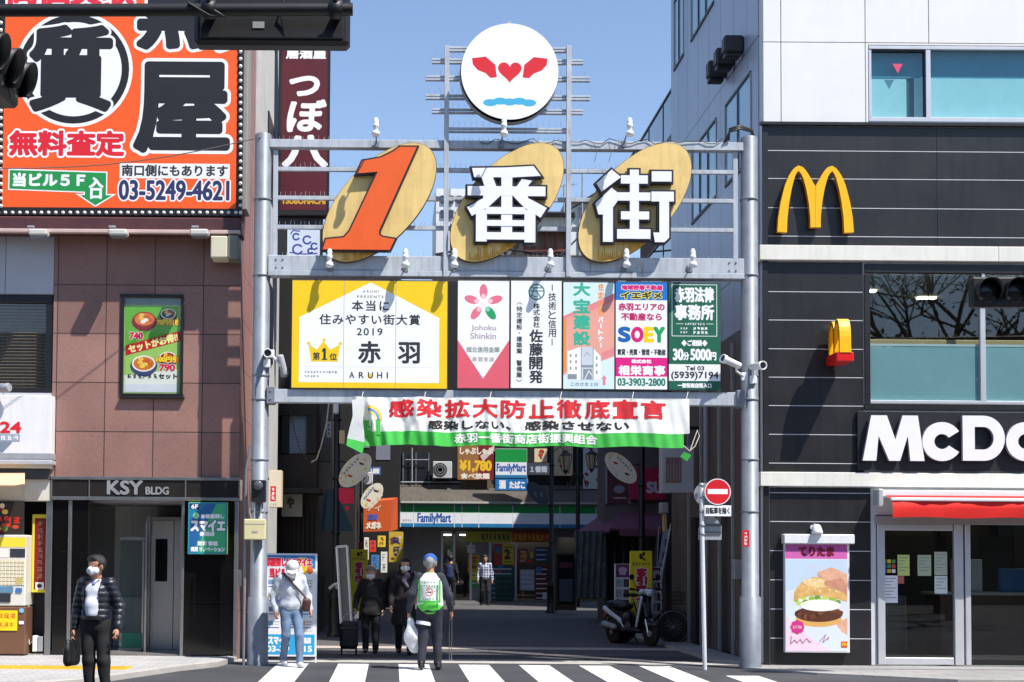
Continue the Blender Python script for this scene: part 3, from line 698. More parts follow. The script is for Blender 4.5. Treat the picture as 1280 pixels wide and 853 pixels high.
mb = MB(); ROPE = M('white_rope', (206, 200, 186), .8, .1)
mb.tube([at(x, y, BY) for x, y in ((854, 557), (862, 564), (869, 558), (874, 545), (872, 538), (868, 548), (863, 562))], .008, ROPE, 6)
for x in (452, 530, 612, 700, 790, 858): mb.tube([at(x, 499, BY - .01), at(x + 2, 490, BY + .08)], .006, ROPE, 6)
mb.build('cord', t)
# ------------------------------------------------------------------ things clamped to the posts
def cctv(label, px, py, dirv, Y=GY - .25, mat=WHITE, armto=None, s=1.):
    p = at(px, py, Y); d = np.array(dirv, float); d /= np.linalg.norm(d)
    t = thing('security_camera', label, 'security camera', p, 'security cameras on the gate posts')
    mb = MB(); mb.lathe([(.03 * s, -.17 * s), (.05 * s, -.16 * s), (.055 * s, .1 * s), (.066 * s, .11 * s), (.066 * s, .17 * s), (.055 * s, .17 * s), (.05 * s, .15 * s)], p, d, mat, 20); mb.build('housing', t)
    mb = MB(); mb.lathe([(.0, .153 * s), (.05 * s, .152 * s)], p, d, BLACK, 20); mb.build('lens', t)
    mb = MB(); q = np.array(armto if armto is not None else (p[0], GY, p[2] - .12)); mb.tube([p - d * .1, p - d * .1 + (0, 0, -.1), q], .018, WHITE, 8); mb.box(q[0] - .05, q[1] - .03, q[2] - .06, q[0] + .05, q[1] + .03, q[2] + .06, WHITE, .008); mb.build('bracket', t)
cctv('white round security camera facing the road from the left gate post', 334, 442, (.12, -1, -.1), armto=(xl + .1, GY - .1, zpy(458)))
cctv('grey security camera hanging beside the left gate post, turned to the alley', 353, 457, (.2, .6, -.9), GY - .1, GREYP, armto=(xl + .16, GY - .1, zpy(446)))
cctv('white security camera left of the right gate post, pointing down the alley', 914, 453, (-.75, -.35, .25), armto=(xr - .1, GY - .1, zpy(470)))
cctv('white security camera on the right gate post with its black lens to the road', 946, 458, (.35, -1, -.05), armto=(xr + .02, GY - .13, zpy(474)))
t = thing('meter_box', 'black electric meter clamped to the left gate post above the beige box', 'meter', at(323, 628, GY - .2))
mb = MB(); pbox(mb, 314, 600, 332, 628, GY - .26, .13, BLACK, .015); mb.build('case', t)
mb = MB(); p = at(323, 607, GY - .27); mb.lathe([(.07, 0), (.07, .03), (.05, .05), (0, .055)], p, (0, -1, 0), M('meter_glass', (80, 86, 90), .15, .05), 20); mb.build('dial', t)
mb = MB()
for x in (312, 318, 326, 331): mb.tube([at(x + 1, 628, GY - .2), at(x, 640, GY - .22), at(319 + (x - 319) * .5, 655, GY - .18)], .008, K(170, 172, 176), 6)
mb.build('cable', t)
t = thing('junction_box', 'beige junction box strapped low on the left gate post', 'junction box', at(318, 676, GY - .2))
mb = MB(); pbox(mb, 304.5, 649, 332, 675, GY - .3, .15, M('beige_plastic', (206, 196, 150), .5, .1), .015); mb.build('case', t)
mb = MB(); pbox(mb, 305.5, 655, 331, 655.6, GY - .303, .01, GREYP); pbox(mb, 315, 664, 322, 666, GY - .305, .01, GREYP); mb.build('lid', t)
mb = MB(); mb.tube([(xl - .2, GY - .04, .0), (xl - .2, GY - .04, zpy(620))], .022, GALV, 8); mb.tube([(xl - .2, GY - .04, zpy(620)), (xl - .2, GY - .05, zpy(590)), (xl - .13, GY - .1, zpy(560))], .018, GALV, 8)
mb.build('conduit_pipe', label='thin grey conduit pipe running up beside the left gate post', cat='pipe')
mb, a = sheet('sticker', 928, 663, 936.5, 683.5, GY - .135, .006, K(200, 20, 30), bev=0)
a.scrib(4, 929.6, 665, 935, 682, W_, True); mb.build('pole_sticker', label='small red notice stuck round the right gate post', cat='sticker')
mb = MB()                                            # thin service wire tangled along the top beam
P = [at(600 + i * 9.5, 178 + 2.5 * math.sin(i * 1.7) - 3 * (i % 5 == 2), GY - .1) for i in range(33)]; mb.tube(P, .006, BLACK, 5)
for px in (690, 742, 760): mb.tube([at(px, 178, GY - .11), at(px + 4, 190, GY - .13), at(px + 1, 203, GY - .12)], .004, M('wire_grey', (90, 88, 84), .7, .1), 4)
mb.build('service_wire', gate)
# cables at the post tops
mb = MB()
for k in range(3): mb.tube([at(905 + k * 3, 178 - k, GY - .1), at(912, 165 - k * 2, GY - .12), at(926, 161 - k * 2, GY - .1), at(940, 165 - k, GY + .02), at(944, 178, GY + .1)], .016, BLACK, 6)
mb.build('cable_loop', label='thick black cables looped over the top of the right gate post', cat='cable')
mb = MB(); P = [at(-40, 218, GY - 1.5)]
for i in range(13):
    u = i / 12; P.append(at(-10 + u * 340, 211 - 40 * u + 12 * math.sin(math.pi * u), GY - 1.4 + 1.3 * u))
mb.tube(P, .008, K(70, 66, 62), 5); mb.build('overhead_wire', label='thin wire sagging across the orange billboard to the left gate post', cat='wire')
mb = MB(); mb.tube([at(411, 505, 24), at(408, 530, 24), at(402, 555, 24), at(396, 574, 24), at(389, 578, 24)], .012, ROPE, 6)
mb.tube([at(360, 502, 24), at(366, 530, 24.2), at(374, 560, 24.5), at(384, 575, 24.8)], .006, BLACK, 5)
mb.build('hanging_cable', label='loose white cable hanging in a curve below the gate beam', cat='cable')
# ================================================================== left corner building
LY = 22.75                                          # its street front
TILE = tiled('pink_brown_tiles', (128, 96, 87), (150, 112, 102), (70, 52, 47), .752, .76, .009, 'xz', 0, .5, loc=(at(71, 450, LY)[0], at(150, 356.5, LY)[2]), speck=.22, spscale=70)
Bx1 = at(300, 450, LY)[0]; Bx0 = at(66, 450, LY)[0]
bt = thing('corner_building', 'pink brown tiled corner building with a dark granite entrance and steel lift door', 'building', (Bx1 - 2.9, LY, 0))
zt = at(150, -60, LY)[2]; zl = at(180, 597, LY)[2]; zk = at(180, 626, LY)[2]
hx0, hz0, hx1, hz1 = rw(153, 369, 228, 496, LY)
mb = MB(); mb.wall(Bx0, Bx1, zl, at(150, 292, LY)[2], LY, .3, TILE, [(hx0, hx1, hz0, hz1)])
SIDE = tiled('side_tiles', (152, 108, 102), (158, 114, 106), (100, 74, 70), .752, .76, .009, 'yz', 0, .5, speck=.15)
mb.box(Bx1 - .3, LY + .3, 0, Bx1 - .002, LY + 2.1, zt, SIDE); mb.box(Bx0, LY + .3, at(150, 292, LY)[2], Bx1 - .3, LY + .6, zt, SIDE)
mb.box(Bx0, LY + .35, zt - .3, Bx1 - .3, LY + 2.1, zt, SIDE)
mb.build('wall', bt)
STN = M('corner_stone', (150, 146, 140), .6, .12, 4, streak=.2)
mb = MB(); pbox(mb, 297, -40, 310, 262, LY + .02, .5, STN, .01); mb.build('corner_trim', bt)
# window poster
mb = MB()
for q in ((150, 368, 229, 371.5), (150, 492, 229, 495.5), (150, 371.5, 154, 492), (225.5, 371.5, 229, 492)): pbox(mb, *q, LY - .03, .2, BLACK, .006)
pbox(mb, 149, 495.5, 230, 498, LY - .08, .25, BLACK, .006)
wf = mb.build('window', bt)
mb = MB(); pbox(mb, 154, 371.5, 225.5, 492, LY + .03, .02, K(150, 190, 110)); a = Art(mb, 190, 432, LY + .03)
a.rect(154, 371.5, 225.5, 381, K(120, 140, 140)); a.poly([(156, 383), (222, 383), (222, 424), (156, 437)], K(96, 172, 50)); a.poly([(156, 440), (222, 426), (222, 478), (156, 482)], K(150, 196, 96)); a.poly([(156, 470), (222, 462), (222, 481), (156, 482)], K(220, 226, 214)); a.rect(156, 481, 222, 491, K(206, 214, 220))
def bowl(cx, cy, r, col1, col2, rim):
    a.ell(cx, cy + 3, r, r * .75, rim); a.poly([(cx - r * .75, cy + 5), (cx + r * .75, cy + 5), (cx + r * .4, cy + r * .95), (cx - r * .4, cy + r * .95)], rim)
    a.ell(cx, cy, r * .88, r * .6, K(236, 230, 220) if rim is not KR else K(150, 40, 30)); a.ell(cx, cy, r * .76, r * .5, col1)
    for i in range(9): a.ell(cx + r * .6 * math.cos(i * 2.4) * (i / 9), cy + r * .4 * math.sin(i * 2.4) * (i / 9) - 1, r * .2, r * .14, (col2, K(240, 190, 70), K(196, 90, 30))[i % 3])
KR = K(120, 26, 24)
bowl(180, 399, 16, K(216, 120, 50), K(240, 236, 224), KR); bowl(210, 392, 11, K(60, 70, 60), K(200, 210, 200), K(40, 44, 46)); bowl(210, 447, 12, K(150, 40, 30), K(210, 80, 40), K(40, 40, 44)); bowl(180, 455, 17, K(200, 120, 40), K(244, 200, 80), K(60, 70, 110))
a.poly([(157, 432), (226, 413), (226, 426), (157, 445)], K(186, 24, 30))
mb.build('poster', wf)
m2 = MB(); a.mb = m2
a.text('セットがお得!!', 160, 424, 223, 434, K(250, 232, 150), .6, rot=-15); a.text('740', 162, 416, 178, 424, K(206, 30, 60), .7, (W_, .5)); a.text('790', 200, 456, 219, 464, K(206, 30, 60), .7, (W_, .5))
a.text('70円引き', 196, 399, 224, 406, K(250, 210, 40), .6, (K(180, 40, 20), .6)); a.text('100円引', 196, 446, 223, 453, K(250, 210, 40), .6, (K(180, 40, 20), .6)); a.scrib(6, 159, 467.5, 198, 474.5, TX); a.text('セット', 199, 468, 222, 474, TX, .4)
m2.build('lettering', wf)
m2 = MB(); pane(m2, 154, 371.5, 225.5, 492, LY - .0, glass('poster_glass', (250, 250, 250), .35)); m2.build('pane', wf)
# brown ledge under the billboard, with lamps
LEDGE = M('dark_red_metal', (78, 44, 44), .45, .15, 4, streak=.15)
mb = MB(); pbox(mb, -60, 271, 301, 290, LY - .35, .6, LEDGE, .02); pbox(mb, -60, 286.5, 300, 291, LY - .42, .1, M('ledge_pale', (196, 170, 164), .5, .1), .008); mb.build('ledge', bt)
for px in (46, 146, 248):
    mb = MB(); pbox(mb, px - 11, 286, px + 12, 293.5, LY - .62, .22, M('lamp_case', (196, 194, 186), .45, .1), .02); mb.box(at(px, 290, LY)[0] - .05, LY - .4, at(px, 290, LY)[2] - .02, at(px, 290, LY)[0] + .05, LY - .1, at(px, 290, LY)[2] + .01, GREYP)
    pbox(mb, px - 9, 293.5, px + 10, 295.3, LY - .6, .18, M('lamp_glass', (120, 124, 128), .15, .05)); mb.build('floodlight', bt)
mb = MB(); pbox(mb, 263, 295, 284, 322, LY - .45, .4, M('speaker_pale', (206, 200, 176), .5, .1), .015); pbox(mb, 284.3, 294, 298, 323, LY - .45, .42, M('speaker_grey', (120, 120, 108), .5, .1), .015); mb.build('outdoor_unit', bt)
# entrance band with name
GRAN = M('black_granite', (17, 16, 17), .1, .6, 45, spec=.5); SMK = M('smoked_panel', (44, 40, 39), .12, .15, 3, spec=.6)
mb = MB(); pbox(mb, 63, 598, 300, 625, LY - .05, .35, SMK, .008)
for q in ((63, 596.5, 300, 600), (63, 621.5, 300, 625.5), (63, 600, 65, 621.5), (110.5, 600, 112, 621.5), (231, 600, 232.5, 621.5), (298.3, 600, 300, 621.5)): pbox(mb, *q, LY - .07, .05, STEEL, .004)
nb = mb.build('name_band', bt)
mb = MB(); a = Art(mb, 180, 610, LY - .05, d0=.012)
a.text('KSY', 134.5, 601.5, 178, 618, M('steel_letter', (190, 190, 190), .3, .05, metal=.6), .9); a.text('BLDG', 182.5, 609, 211, 618, MATS['steel_letter'], .5); mb.build('lettering', nb)
def gz(py, px=180): return at(px, py, LY)[2]
zg = .075
mb = MB()
for x0, x1 in ((66, 110), (230, 293)): 
    A0, _, A1, _ = rw(x0, 626, x1, 815, LY); 
    for i in range(3): mb.box(A0, LY, zg + (zk - zg) * i / 3 + .002, A1, LY + .4, zg + (zk - zg) * (i + 1) / 3 - .002, GRAN, .003)
A0, _, A1, _ = rw(110, 626, 230, 815, LY)
mb.box(A0 - 1, LY + 2.6, zg, A1 + 1, LY + 2.7, zk, GRAN)                       # lift lobby back wall
mb.box(A0 - .05, LY + .4, zg, A0, LY + 2.6, zk, GRAN); mb.box(A1, LY + .4, zg, A1 + .05, LY + 2.6, zk, GRAN); mb.box(A0, LY + .3, zk - .02, A1, LY + 2.6, zk + .1, GREYP)
mb.box(A0, LY + .02, zg - .02, A1, LY + 2.6, zg + .02, M('lobby_floor', (120, 116, 112), .3, .2, 6))
mb.build('entrance', bt)
for x0, x1 in ((57, 64.5), (84.5, 89), (226, 230), (292.5, 297.5)):
    mb = MB(); A, _, B_, _ = rw(x0, 626, x1, 815, LY); mb.box(A, LY - .03, zg, B_, LY + .06, zk, STEEL, .006); mb.build('steel_jamb', bt)
LD = M('lift_steel', (186, 184, 182), .35, .1, 20, metal=.5)
A, _, B_, _ = rw(187, 650, 226, 808, LY + 1.2); z1 = at(205, 651, LY + 1.2)[2]
mb = MB(); mb.box(A, LY + 1.3, zg + .02, A + (B_ - A) * .73, LY + 1.36, z1, LD, .005); mb.box(A + (B_ - A) * .735, LY + 1.31, zg + .02, B_, LY + 1.37, z1, LD, .005)
mb.box(A - .06, LY + 1.2, zg, A, LY + 2.6, z1 + .06, STEEL); mb.box(A, LY + 1.24, z1, B_ + .05, LY + 2.6, z1 + .06, STEEL)
d = mb.build('lift_door', bt)
mb = MB(); x0, z0, x1, z2 = rw(194, 674, 209, 727, LY + 1.28); mb.box(x0, LY + 1.285, z0, x1, LY + 1.31, z2, GRAN, .004); mb.build('window', d)
mb = MB(); A, _, B_, _ = rw(165, 700, 186, 700, LY + 2.5); mb.box(A - .1, LY + 2.57, 1.1, A + .25, LY + 2.6, 1.75, K(196, 196, 190), .005); mb.box(A + .4, LY + 2.57, 1.0, A + .52, LY + 2.6, 1.3, STEEL, .005); mb.build('notice_plate', bt)
mb = MB(); A, _, B_, _ = rw(181, 700, 184, 700, LY + .5); mb.box(A, LY + .5, zg, B_, LY + .56, zk - .3, STEEL, .005); A, _, B_, _ = rw(152, 790, 178, 808, LY + .92); mb.box(A, LY + .925, zg + .06, B_, LY + .945, zg + .3, K(24, 120, 96)); A, _, B_, _ = rw(216, 700, 221, 700, LY + .02); mb.box(A + .95, LY - .02, 1.15, A + 1.06, LY, 1.4, STEEL, .004); mb.build('door_hardware_glint_strip', bt)  # the upright steel strip is added for a bright reflection by the glass door
mb = MB(); A, _, B_, _ = rw(149, 630, 180, 810, LY + .9); mb.box(A, LY + .95, zg + .05, B_, LY + .97, zk - .6, GLASS); mb.box(A, LY + .93, zg, B_, LY + .99, zg + .05, STEEL); mb.box(B_ - .04, LY + .93, zg, B_, LY + .99, zk - .6, STEEL, .005); mb.box(A, LY + .93, zk - .6, B_, LY + .99, zk - .55, STEEL); mb.build('glass_door', bt)
# ---- orange billboard
OY = LY - .25
t = thing('pawn_billboard', 'huge orange billboard with black characters and a border of small white bulbs', 'billboard', at(150, 270, OY))
ORB = M('billboard_orange', (236, 88, 20), .5, .06, 1.2)
mb = MB(); pbox(mb, -40, -60, 304, 270, OY, .12, BLACK, .01); a = Art(mb, 150, 130, OY)
a.rect(3, -58, 298, 263, ORB); mb.build('panel', t)
m2 = MB(); a.mb = m2
a.ell(91, 86, 74.5, 74.5, W_, seg=48); a.ring(91, 86, 60.5, 70, K(24, 22, 26), 56)
a.text('質', 38, 33, 136, 137, K(26, 24, 28), 4.2, (W_, 3)); a.text('黒', 174, -38, 284, 56, K(26, 24, 28), 4.5, (W_, 4)); a.text('屋', 172, 80, 285, 188, K(26, 24, 28), 4.8, (W_, 4.2))
a.text('無料査定', 12, 166, 155, 196, K(214, 24, 40), 1.6, (W_, 2.4)); a.text('高価買取', 6, -44, 164, 3, K(224, 40, 60), 2, (W_, 3)); a.rect(225, -40, 297, 6, K(90, 40, 130))
m2.build('lettering', t)
m2 = MB(); a.mb = m2; G0 = K(24, 140, 66)
a.poly([(10.5, 214), (135.5, 217), (135.5, 245.5), (147, 245.5), (121, 262), (96, 245.5), (106, 245.5), (106, 244), (10.5, 241)], W_); a.poly([(12, 215.7), (134, 218.5), (134, 247), (142, 247), (121, 260), (101, 247), (107.5, 247), (107.5, 242.7), (12, 239.7)], G0)
a.text('当ビル５Ｆ', 17, 220, 107, 236, W_, 1.0); a.text('入', 113, 225, 130, 237, W_, 1); a.text('口', 115, 239, 128, 251, W_, 1)
a.rect(151, 206, 290, 225, W_); a.text('南口側にもあります', 154, 208, 287, 222, TX, .6); a.text('03-5249-4621', 151, 228, 289, 252, K(40, 44, 90), 1.0, (W_, 1.8))
m2.build('notice', t)
m2 = MB(); k = OY / FPX
BULB = M('bulb_white', (232, 232, 226), .3, .05)
for i in range(36):
    p = at(300.8, 266.5 - i * 9.15, OY); m2.lathe([(.026, 0), (.03, .02), (.018, .045), (0, .05)], p, (0, -1, 0), BULB, 8)
for i in range(34):
    p = at(-2 + i * 9.0, 266.5, OY); m2.lathe([(.026, 0), (.03, .02), (.018, .045), (0, .05)], p, (0, -1, 0), BULB, 8)
for i in range(28):
    p = at(1.5, 258 - i * 9.15, OY); m2.lathe([(.026, 0), (.03, .02), (.018, .045), (0, .05)], p, (0, -1, 0), BULB, 8)
m2.build('bulb_border', t, kind='stuff')
# ---- green and blue sign on the granite
mb, a = sheet('s', 235, 628, 284, 693, LY - .12, .1, K(30, 130, 160), edge=K(196, 220, 30))
t = thing('estate_sign', 'green and blue sign with yellow rim on the dark granite pillar', 'sign', at(259, 693, LY - .1))
a.rect(237, 630, 282, 691, K(24, 120, 150)); a.poly([(262, 630), (282, 630), (282, 691), (248, 691)], K(60, 170, 120)); a.poly([(237, 650), (258, 630), (270, 630), (240, 691), (237, 691)], K(30, 96, 150)); a.rect(237, 630, 249, 637, K(30, 40, 100)); mb.build('panel', t)
m2 = MB(); a.mb = m2; a.text('6F', 239, 631, 247, 636, W_, .3); a.ell(245, 645, 4, 4, K(150, 220, 160)); a.text('お部屋探し', 251, 643, 280, 648, W_, .35); a.text('スマイエ', 239, 651, 281, 664, W_, 1.1, (K(20, 50, 90), .9)); a.text('赤羽店', 250, 665, 268, 670, W_, .4)
a.text('賃貸 管理', 247, 677, 272, 682, W_, .4); a.text('売買 リノベーション', 239, 684, 281, 689.5, W_, .4); m2.build('lettering', t)
# ================================================================== grey building at the far left
gx1 = Bx0 - .004; gt = thing('grey_shop_building', 'grey stone clad building with a blind covered window at the left edge', 'building', (-9, LY, 0))
GST = tiled('grey_stone', (168, 170, 176), (176, 178, 184), (120, 122, 126), .752, .9, .008, 'xz', 0, .5, loc=(gx1, at(40, 368, LY)[2]), speck=.1)
wx0, wz0, wx1, wz1 = rw(-80, 368, 66, 491, LY)
mb = MB(); mb.wall(-16, gx1, at(40, 580, LY)[2], at(40, -60, LY)[2], LY, .3, GST, [(wx0, wx1, wz0, wz1)]); mb.build('wall', gt)
mb = MB()
for q in ((-80, 367, 66, 378), (-80, 484, 66, 492), (57, 378, 66, 484)): pbox(mb, *q, LY + .02, .14, BLACK, .008)
wi = mb.build('window', gt)
mb = MB(); BL = M('brown_blind', (112, 88, 70), .7, .15, 6)
z0, z1 = at(20, 484, LY)[2], at(20, 378, LY)[2]; n = 26
for i in range(n): 
    z = z0 + (z1 - z0) * i / n; mb.obox(((wx0 + wx1) / 2, LY + .2, z + .025), (1, 0, 0), (0, .8, .6), (0, -.6, .8), (wx1 - wx0) / 2 - .05, .026, .002, BL)
mb.build('blind', wi)
mb = MB(); pane(mb, -80, 378, 57, 484, LY + .1, GLASS); mb.build('pane', wi)
mb = MB(); pbox(mb, -80, 494, 64, 578, LY - .25, .3, M('white_sign_panel', (226, 226, 230), .4, .06, 3, streak=.08), .01); pbox(mb, -80, 566, 64.5, 574, LY - .27, .3, GREYP, .008); pbox(mb, -80, 575, 64.5, 580, LY - .29, .35, ALU, .008)
t24 = mb.build('white_shop_sign', label='white shop sign with red numerals over the food ticket machine', cat='sign')
m2 = MB(); a = Art(m2, 30, 535, LY - .25, d0=.004); a.text('24', 0.5, 528, 26, 541, K(214, 30, 40), .8); a.rect(-2, 543, 25, 552, K(150, 160, 176)); a.scrib(3, 0, 544, 24, 551, W_); a.poly([(-2, 553), (16, 553), (4, 566), (-2, 566)], K(120, 130, 150)); m2.build('lettering', t24)
mb = MB(); 
pbox(mb, -80, 580, 63, 626, LY - .05, .35, M('cream_fascia', (206, 202, 190), .5, .12, 3, streak=.2), .01); pbox(mb, -80, 586, 62, 599, LY - .12, .1, K(60, 62, 64), .006); pbox(mb, -80, 580, 63, 585, LY - .2, .2, M('cream_edge', (214, 208, 190), .5, .1), .006)
fa = mb.build('fascia', gt)
mb = MB(); AW = M('beige_awning', (214, 176, 140), .8, .12, 6)
A = [at(x, 591, LY - .2) for x in (-80, 24, 31)]; B_ = [at(x, y, LY - .75) for x, y in ((-80, 606), (18, 607), (31, 605))]
mb.add(A + B_, [(0, 1, 4, 3), (1, 2, 5, 4)], AW); mb.add([p - (0, 0, .012) for p in A + B_], [(0, 1, 4, 3), (1, 2, 5, 4)], AW); mb.build('awning', label='beige fabric awning sticking out over the ticket machine', cat='awning')
mb = MB(); x0 = at(-80, 700, LY)[0]
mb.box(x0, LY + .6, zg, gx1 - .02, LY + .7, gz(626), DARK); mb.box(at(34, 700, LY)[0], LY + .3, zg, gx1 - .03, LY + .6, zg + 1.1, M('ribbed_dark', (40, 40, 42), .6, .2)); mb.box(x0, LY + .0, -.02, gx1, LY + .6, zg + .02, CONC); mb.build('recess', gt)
t = thing('lightbox_sign', 'narrow red upright lightbox with yellow frame beside the granite entrance', 'sign', at(50, 740, LY))
mb = MB(); pbox(mb, 39.5, 643, 60, 741, LY + .1, .12, K(224, 206, 60), .01); a = Art(mb, 50, 690, LY + .1); a.rect(43, 648, 57.5, 737, K(126, 16, 22)); a.rect(45, 728, 55.5, 737, W_); a.ell(50, 732.5, 3.2, 2.6, BK); mb.build('case', t)
m2 = MB(); a.mb = m2; a.scrib(9, 46.5, 651, 54.5, 724, K(176, 150, 120), True, .7); m2.build('lettering', t)
t = thing('ticket_machine', 'meal ticket vending machine with button panel and food poster at the far left', 'vending machine', at(0, 808, LY - .2))
BRN = M('machine_brown', (112, 78, 58), .4, .12, 4); CRM = M('machine_cream', (214, 210, 200), .4, .08, 4)
mb = MB(); x0, _, x1, _ = rw(-45, 700, 33, 700, LY - .25); mb.box(x0, LY - .25, zg + .02, x1, LY + .4, at(0, 758, LY)[2], BRN, .012); mb.box(x0 + .01, LY - .25, at(0, 757, LY)[2], x1 - .01, LY + .4, at(0, 669, LY)[2], CRM, .015); mb.build('cabinet', t)
m2 = MB(); a = Art(m2, 0, 720, LY - .25, d0=.003); PBT = K(236, 226, 190)
a.rect(-44, 672, 32, 684, K(240, 210, 60)); a.rect(12, 686, 31, 697, K(50, 52, 58)); a.rect(-44, 686, 10, 697, K(226, 222, 214))
for i in range(16):
    for j in range(7):
        x = -43 + i * 4.7; y = 700 + j * 4.6; a.rect(x, y, x + 3.6, y + 3.2, PBT); a.rect(x + .5, y + 1.2, x + 2.4, y + 1.9, K(120, 90, 70))
a.rect(-44, 733, 17, 741, K(90, 130, 160)); a.rect(-44, 742, 14, 753, K(40, 46, 54)); a.rect(20, 722, 28, 730, K(186, 170, 110)); a.rect(20, 735, 28, 741, K(60, 110, 170))
m2.build('button_panel', t, kind='stuff')
m2 = MB(); a.mb = m2; a.rect(-44, 763, 23, 788, K(240, 206, 20)); a.scrib(7, -34, 765.5, 21, 774, K(200, 40, 30), w=.9); a.scrib(4, -8, 777, 19, 785, K(200, 60, 30), w=.9); a.ell(28, 763, 3, 3, K(120, 180, 220)); a.rect(25, 776, 31, 780, W_); m2.build('yellow_notice', t)
m2 = MB(); pbox(m2, -60, 628, 29, 671, LY - .12, .08, K(40, 40, 38), .006); a = Art(m2, 0, 650, LY - .12); a.rect(-58, 629, 27, 670, K(46, 36, 32))
for i in range(42):
    x, y = random.uniform(-54, 24), random.uniform(632, 666); a.ell(x, y, random.uniform(2.5, 5.5), random.uniform(2, 3.5), random.choice([K(190, 70, 40), K(150, 50, 30), K(226, 190, 90), K(90, 130, 50), K(226, 210, 180), K(120, 30, 24)]))
a.scrib(7, -50, 645, 26, 656, K(206, 40, 36), w=1.6); m2.build('food_poster', t)
m2 = MB(); pbox(m2, 40, 795, 46, 815, LY - .02, .2, K(226, 224, 216), .01); pbox(m2, 46.3, 796, 53, 815, LY - .02, .2, GREYP, .01); m2.build('plastic_crate', label='small white and grey plastic bin standing under the red lightbox', cat='bin')
m2 = MB(); m2.tube([at(x, y, LY) for x, y in ((34, 675), (36, 690), (34, 720), (36, 760), (34, 790), (37, 806), (42, 800))], .01, K(206, 204, 198), 6); m2.build('power_cable', label='white power cable hanging beside the ticket machine', cat='cable')
m2 = MB(); p = at(4, 485, LY - .4); m2.lathe([(.05, -.14), (.07, -.1), (.07, .1), (.06, .12)], p, (.9, -.4, 0), GREYP, 16); m2.box(p[0] - .5, p[1], p[2] - .02, p[0] - .1, p[1] + .05, p[2] + .02, GREYP); m2.build('wall_lamp', label='grey tube lamp at the foot of the blind covered window', cat='lamp')
# ================================================================== pale building behind the corner and its red sign
pt = thing('pale_wall_building', 'pale grey rendered building just behind the corner building', 'building', (-4, 25, 0))
mb = MB(); mb.box(-8, 24.9, 0, -2.28, 29.3, 14.5, M('pale_render', (196, 196, 194), .8, .12, 1.5, streak=.2)); mb.build('wall', pt)
mb = MB()
for z in (5.2, 8.2, 11.2): mb.box(-2.3, 26.2, z, -2.25, 27.6, z + 1.4, BLACK)
mb.build('window', pt)
RY = 27.5
t = thing('izakaya_sign', 'tall dark red projecting sign with flowing white kana', 'sign', at(381, 250, RY))
mb = MB(); pbox(mb, 348, -30, 412, 270, RY, .3, BLACK, .02); a = Art(mb, 381, 120, RY); a.rect(351.5, -28, 409.5, 266, M('sign_crimson', (84, 10, 26), .45, .1, 3)); 
mb.box(-2.4, RY + .1, at(381, 40, RY)[2], at(350, 40, RY)[0], RY + .18, at(381, 34, RY)[2], BLACK); mb.box(-2.4, RY + .1, at(381, 240, RY)[2], at(350, 40, RY)[0], RY + .18, at(381, 234, RY)[2], BLACK)
mb.build('case', t)
m2 = MB(); a.mb = m2; a.text('居酒屋', 357, 62, 407, 72, W_, .7, (K(20, 16, 18), .5)); a.text('つ', 361, 96, 397, 119, W_, 1.7, skew=.1); a.text('ぼ', 359, 126, 404, 165, W_, 1.7, skew=.1); a.text('八', 355, 172, 409, 210, W_, 2.2); a.text('TSUBOHACHI', 353, 250, 408, 258, K(206, 160, 40), .5); m2.build('lettering', t)
mb, a = sheet('s', 345, 272, 403, 345, RY + .1, .2, K(26, 26, 30))
a.rect(359, 287, 400, 320, K(196, 206, 226)); BLU = K(40, 60, 140)
for cx, cy, r in ((370, 296, 5), (384, 300, 6), (393, 308, 5), (372, 312, 7), (388, 314, 4)): a.ring(cx, cy, r - 2.3, r, BLU, 20, 20, 330)
a.line([(363, 293), (366, 288), (375, 289)], 1.6, BLU); a.line([(362, 316), (380, 318), (397, 317)], 1.6, BLU)
mb.build('small_sign', label='small white sign with blue swirls under the crimson sign', cat='sign')
# ================================================================== right: the fast food building
RYF = 22.4
rx0 = at(953.5, 400, RYF)[0]; XR = 17.0; YB = 29.8
def rz(py, px=1100): return at(px, py, RYF)[2]
rt = thing('restaurant_building', 'tall building with white panels above a charcoal clad burger restaurant', 'building', (rx0 + 5, RYF, 0))
CH = M('charcoal_cladding', (34, 34, 35), .38, .3, 1.1, streak=.35); JOINT = M('cladding_joint', (206, 208, 212), .5, .1); WP = M('white_wall_panel', (226, 225, 222), .4, .05, 1.3, streak=.03)
# openings (pixel rects)
w3 = rw(1086, 58.5, 1420, 153, RYF); w2 = rw(1086, 341, 1420, 504, RYF); dr = rw(1096, 645, 1420, 836, RYF)
zA, zB, zC, zD, zE, zF = rz(157), rz(308), rz(327), rz(591), rz(609), .04
TOP = 22.0
# backing wall with openings
mb = MB(); H = [(w3[0], w3[2], w3[1], w3[3]), (w2[0], w2[2], w2[1], w2[3]), (dr[0], dr[2], zF, dr[3])]
mb.wall(rx0 + .02, XR, zF, TOP, RYF + .03, .22, JOINT, H)
mb.build('wall_core', rt)
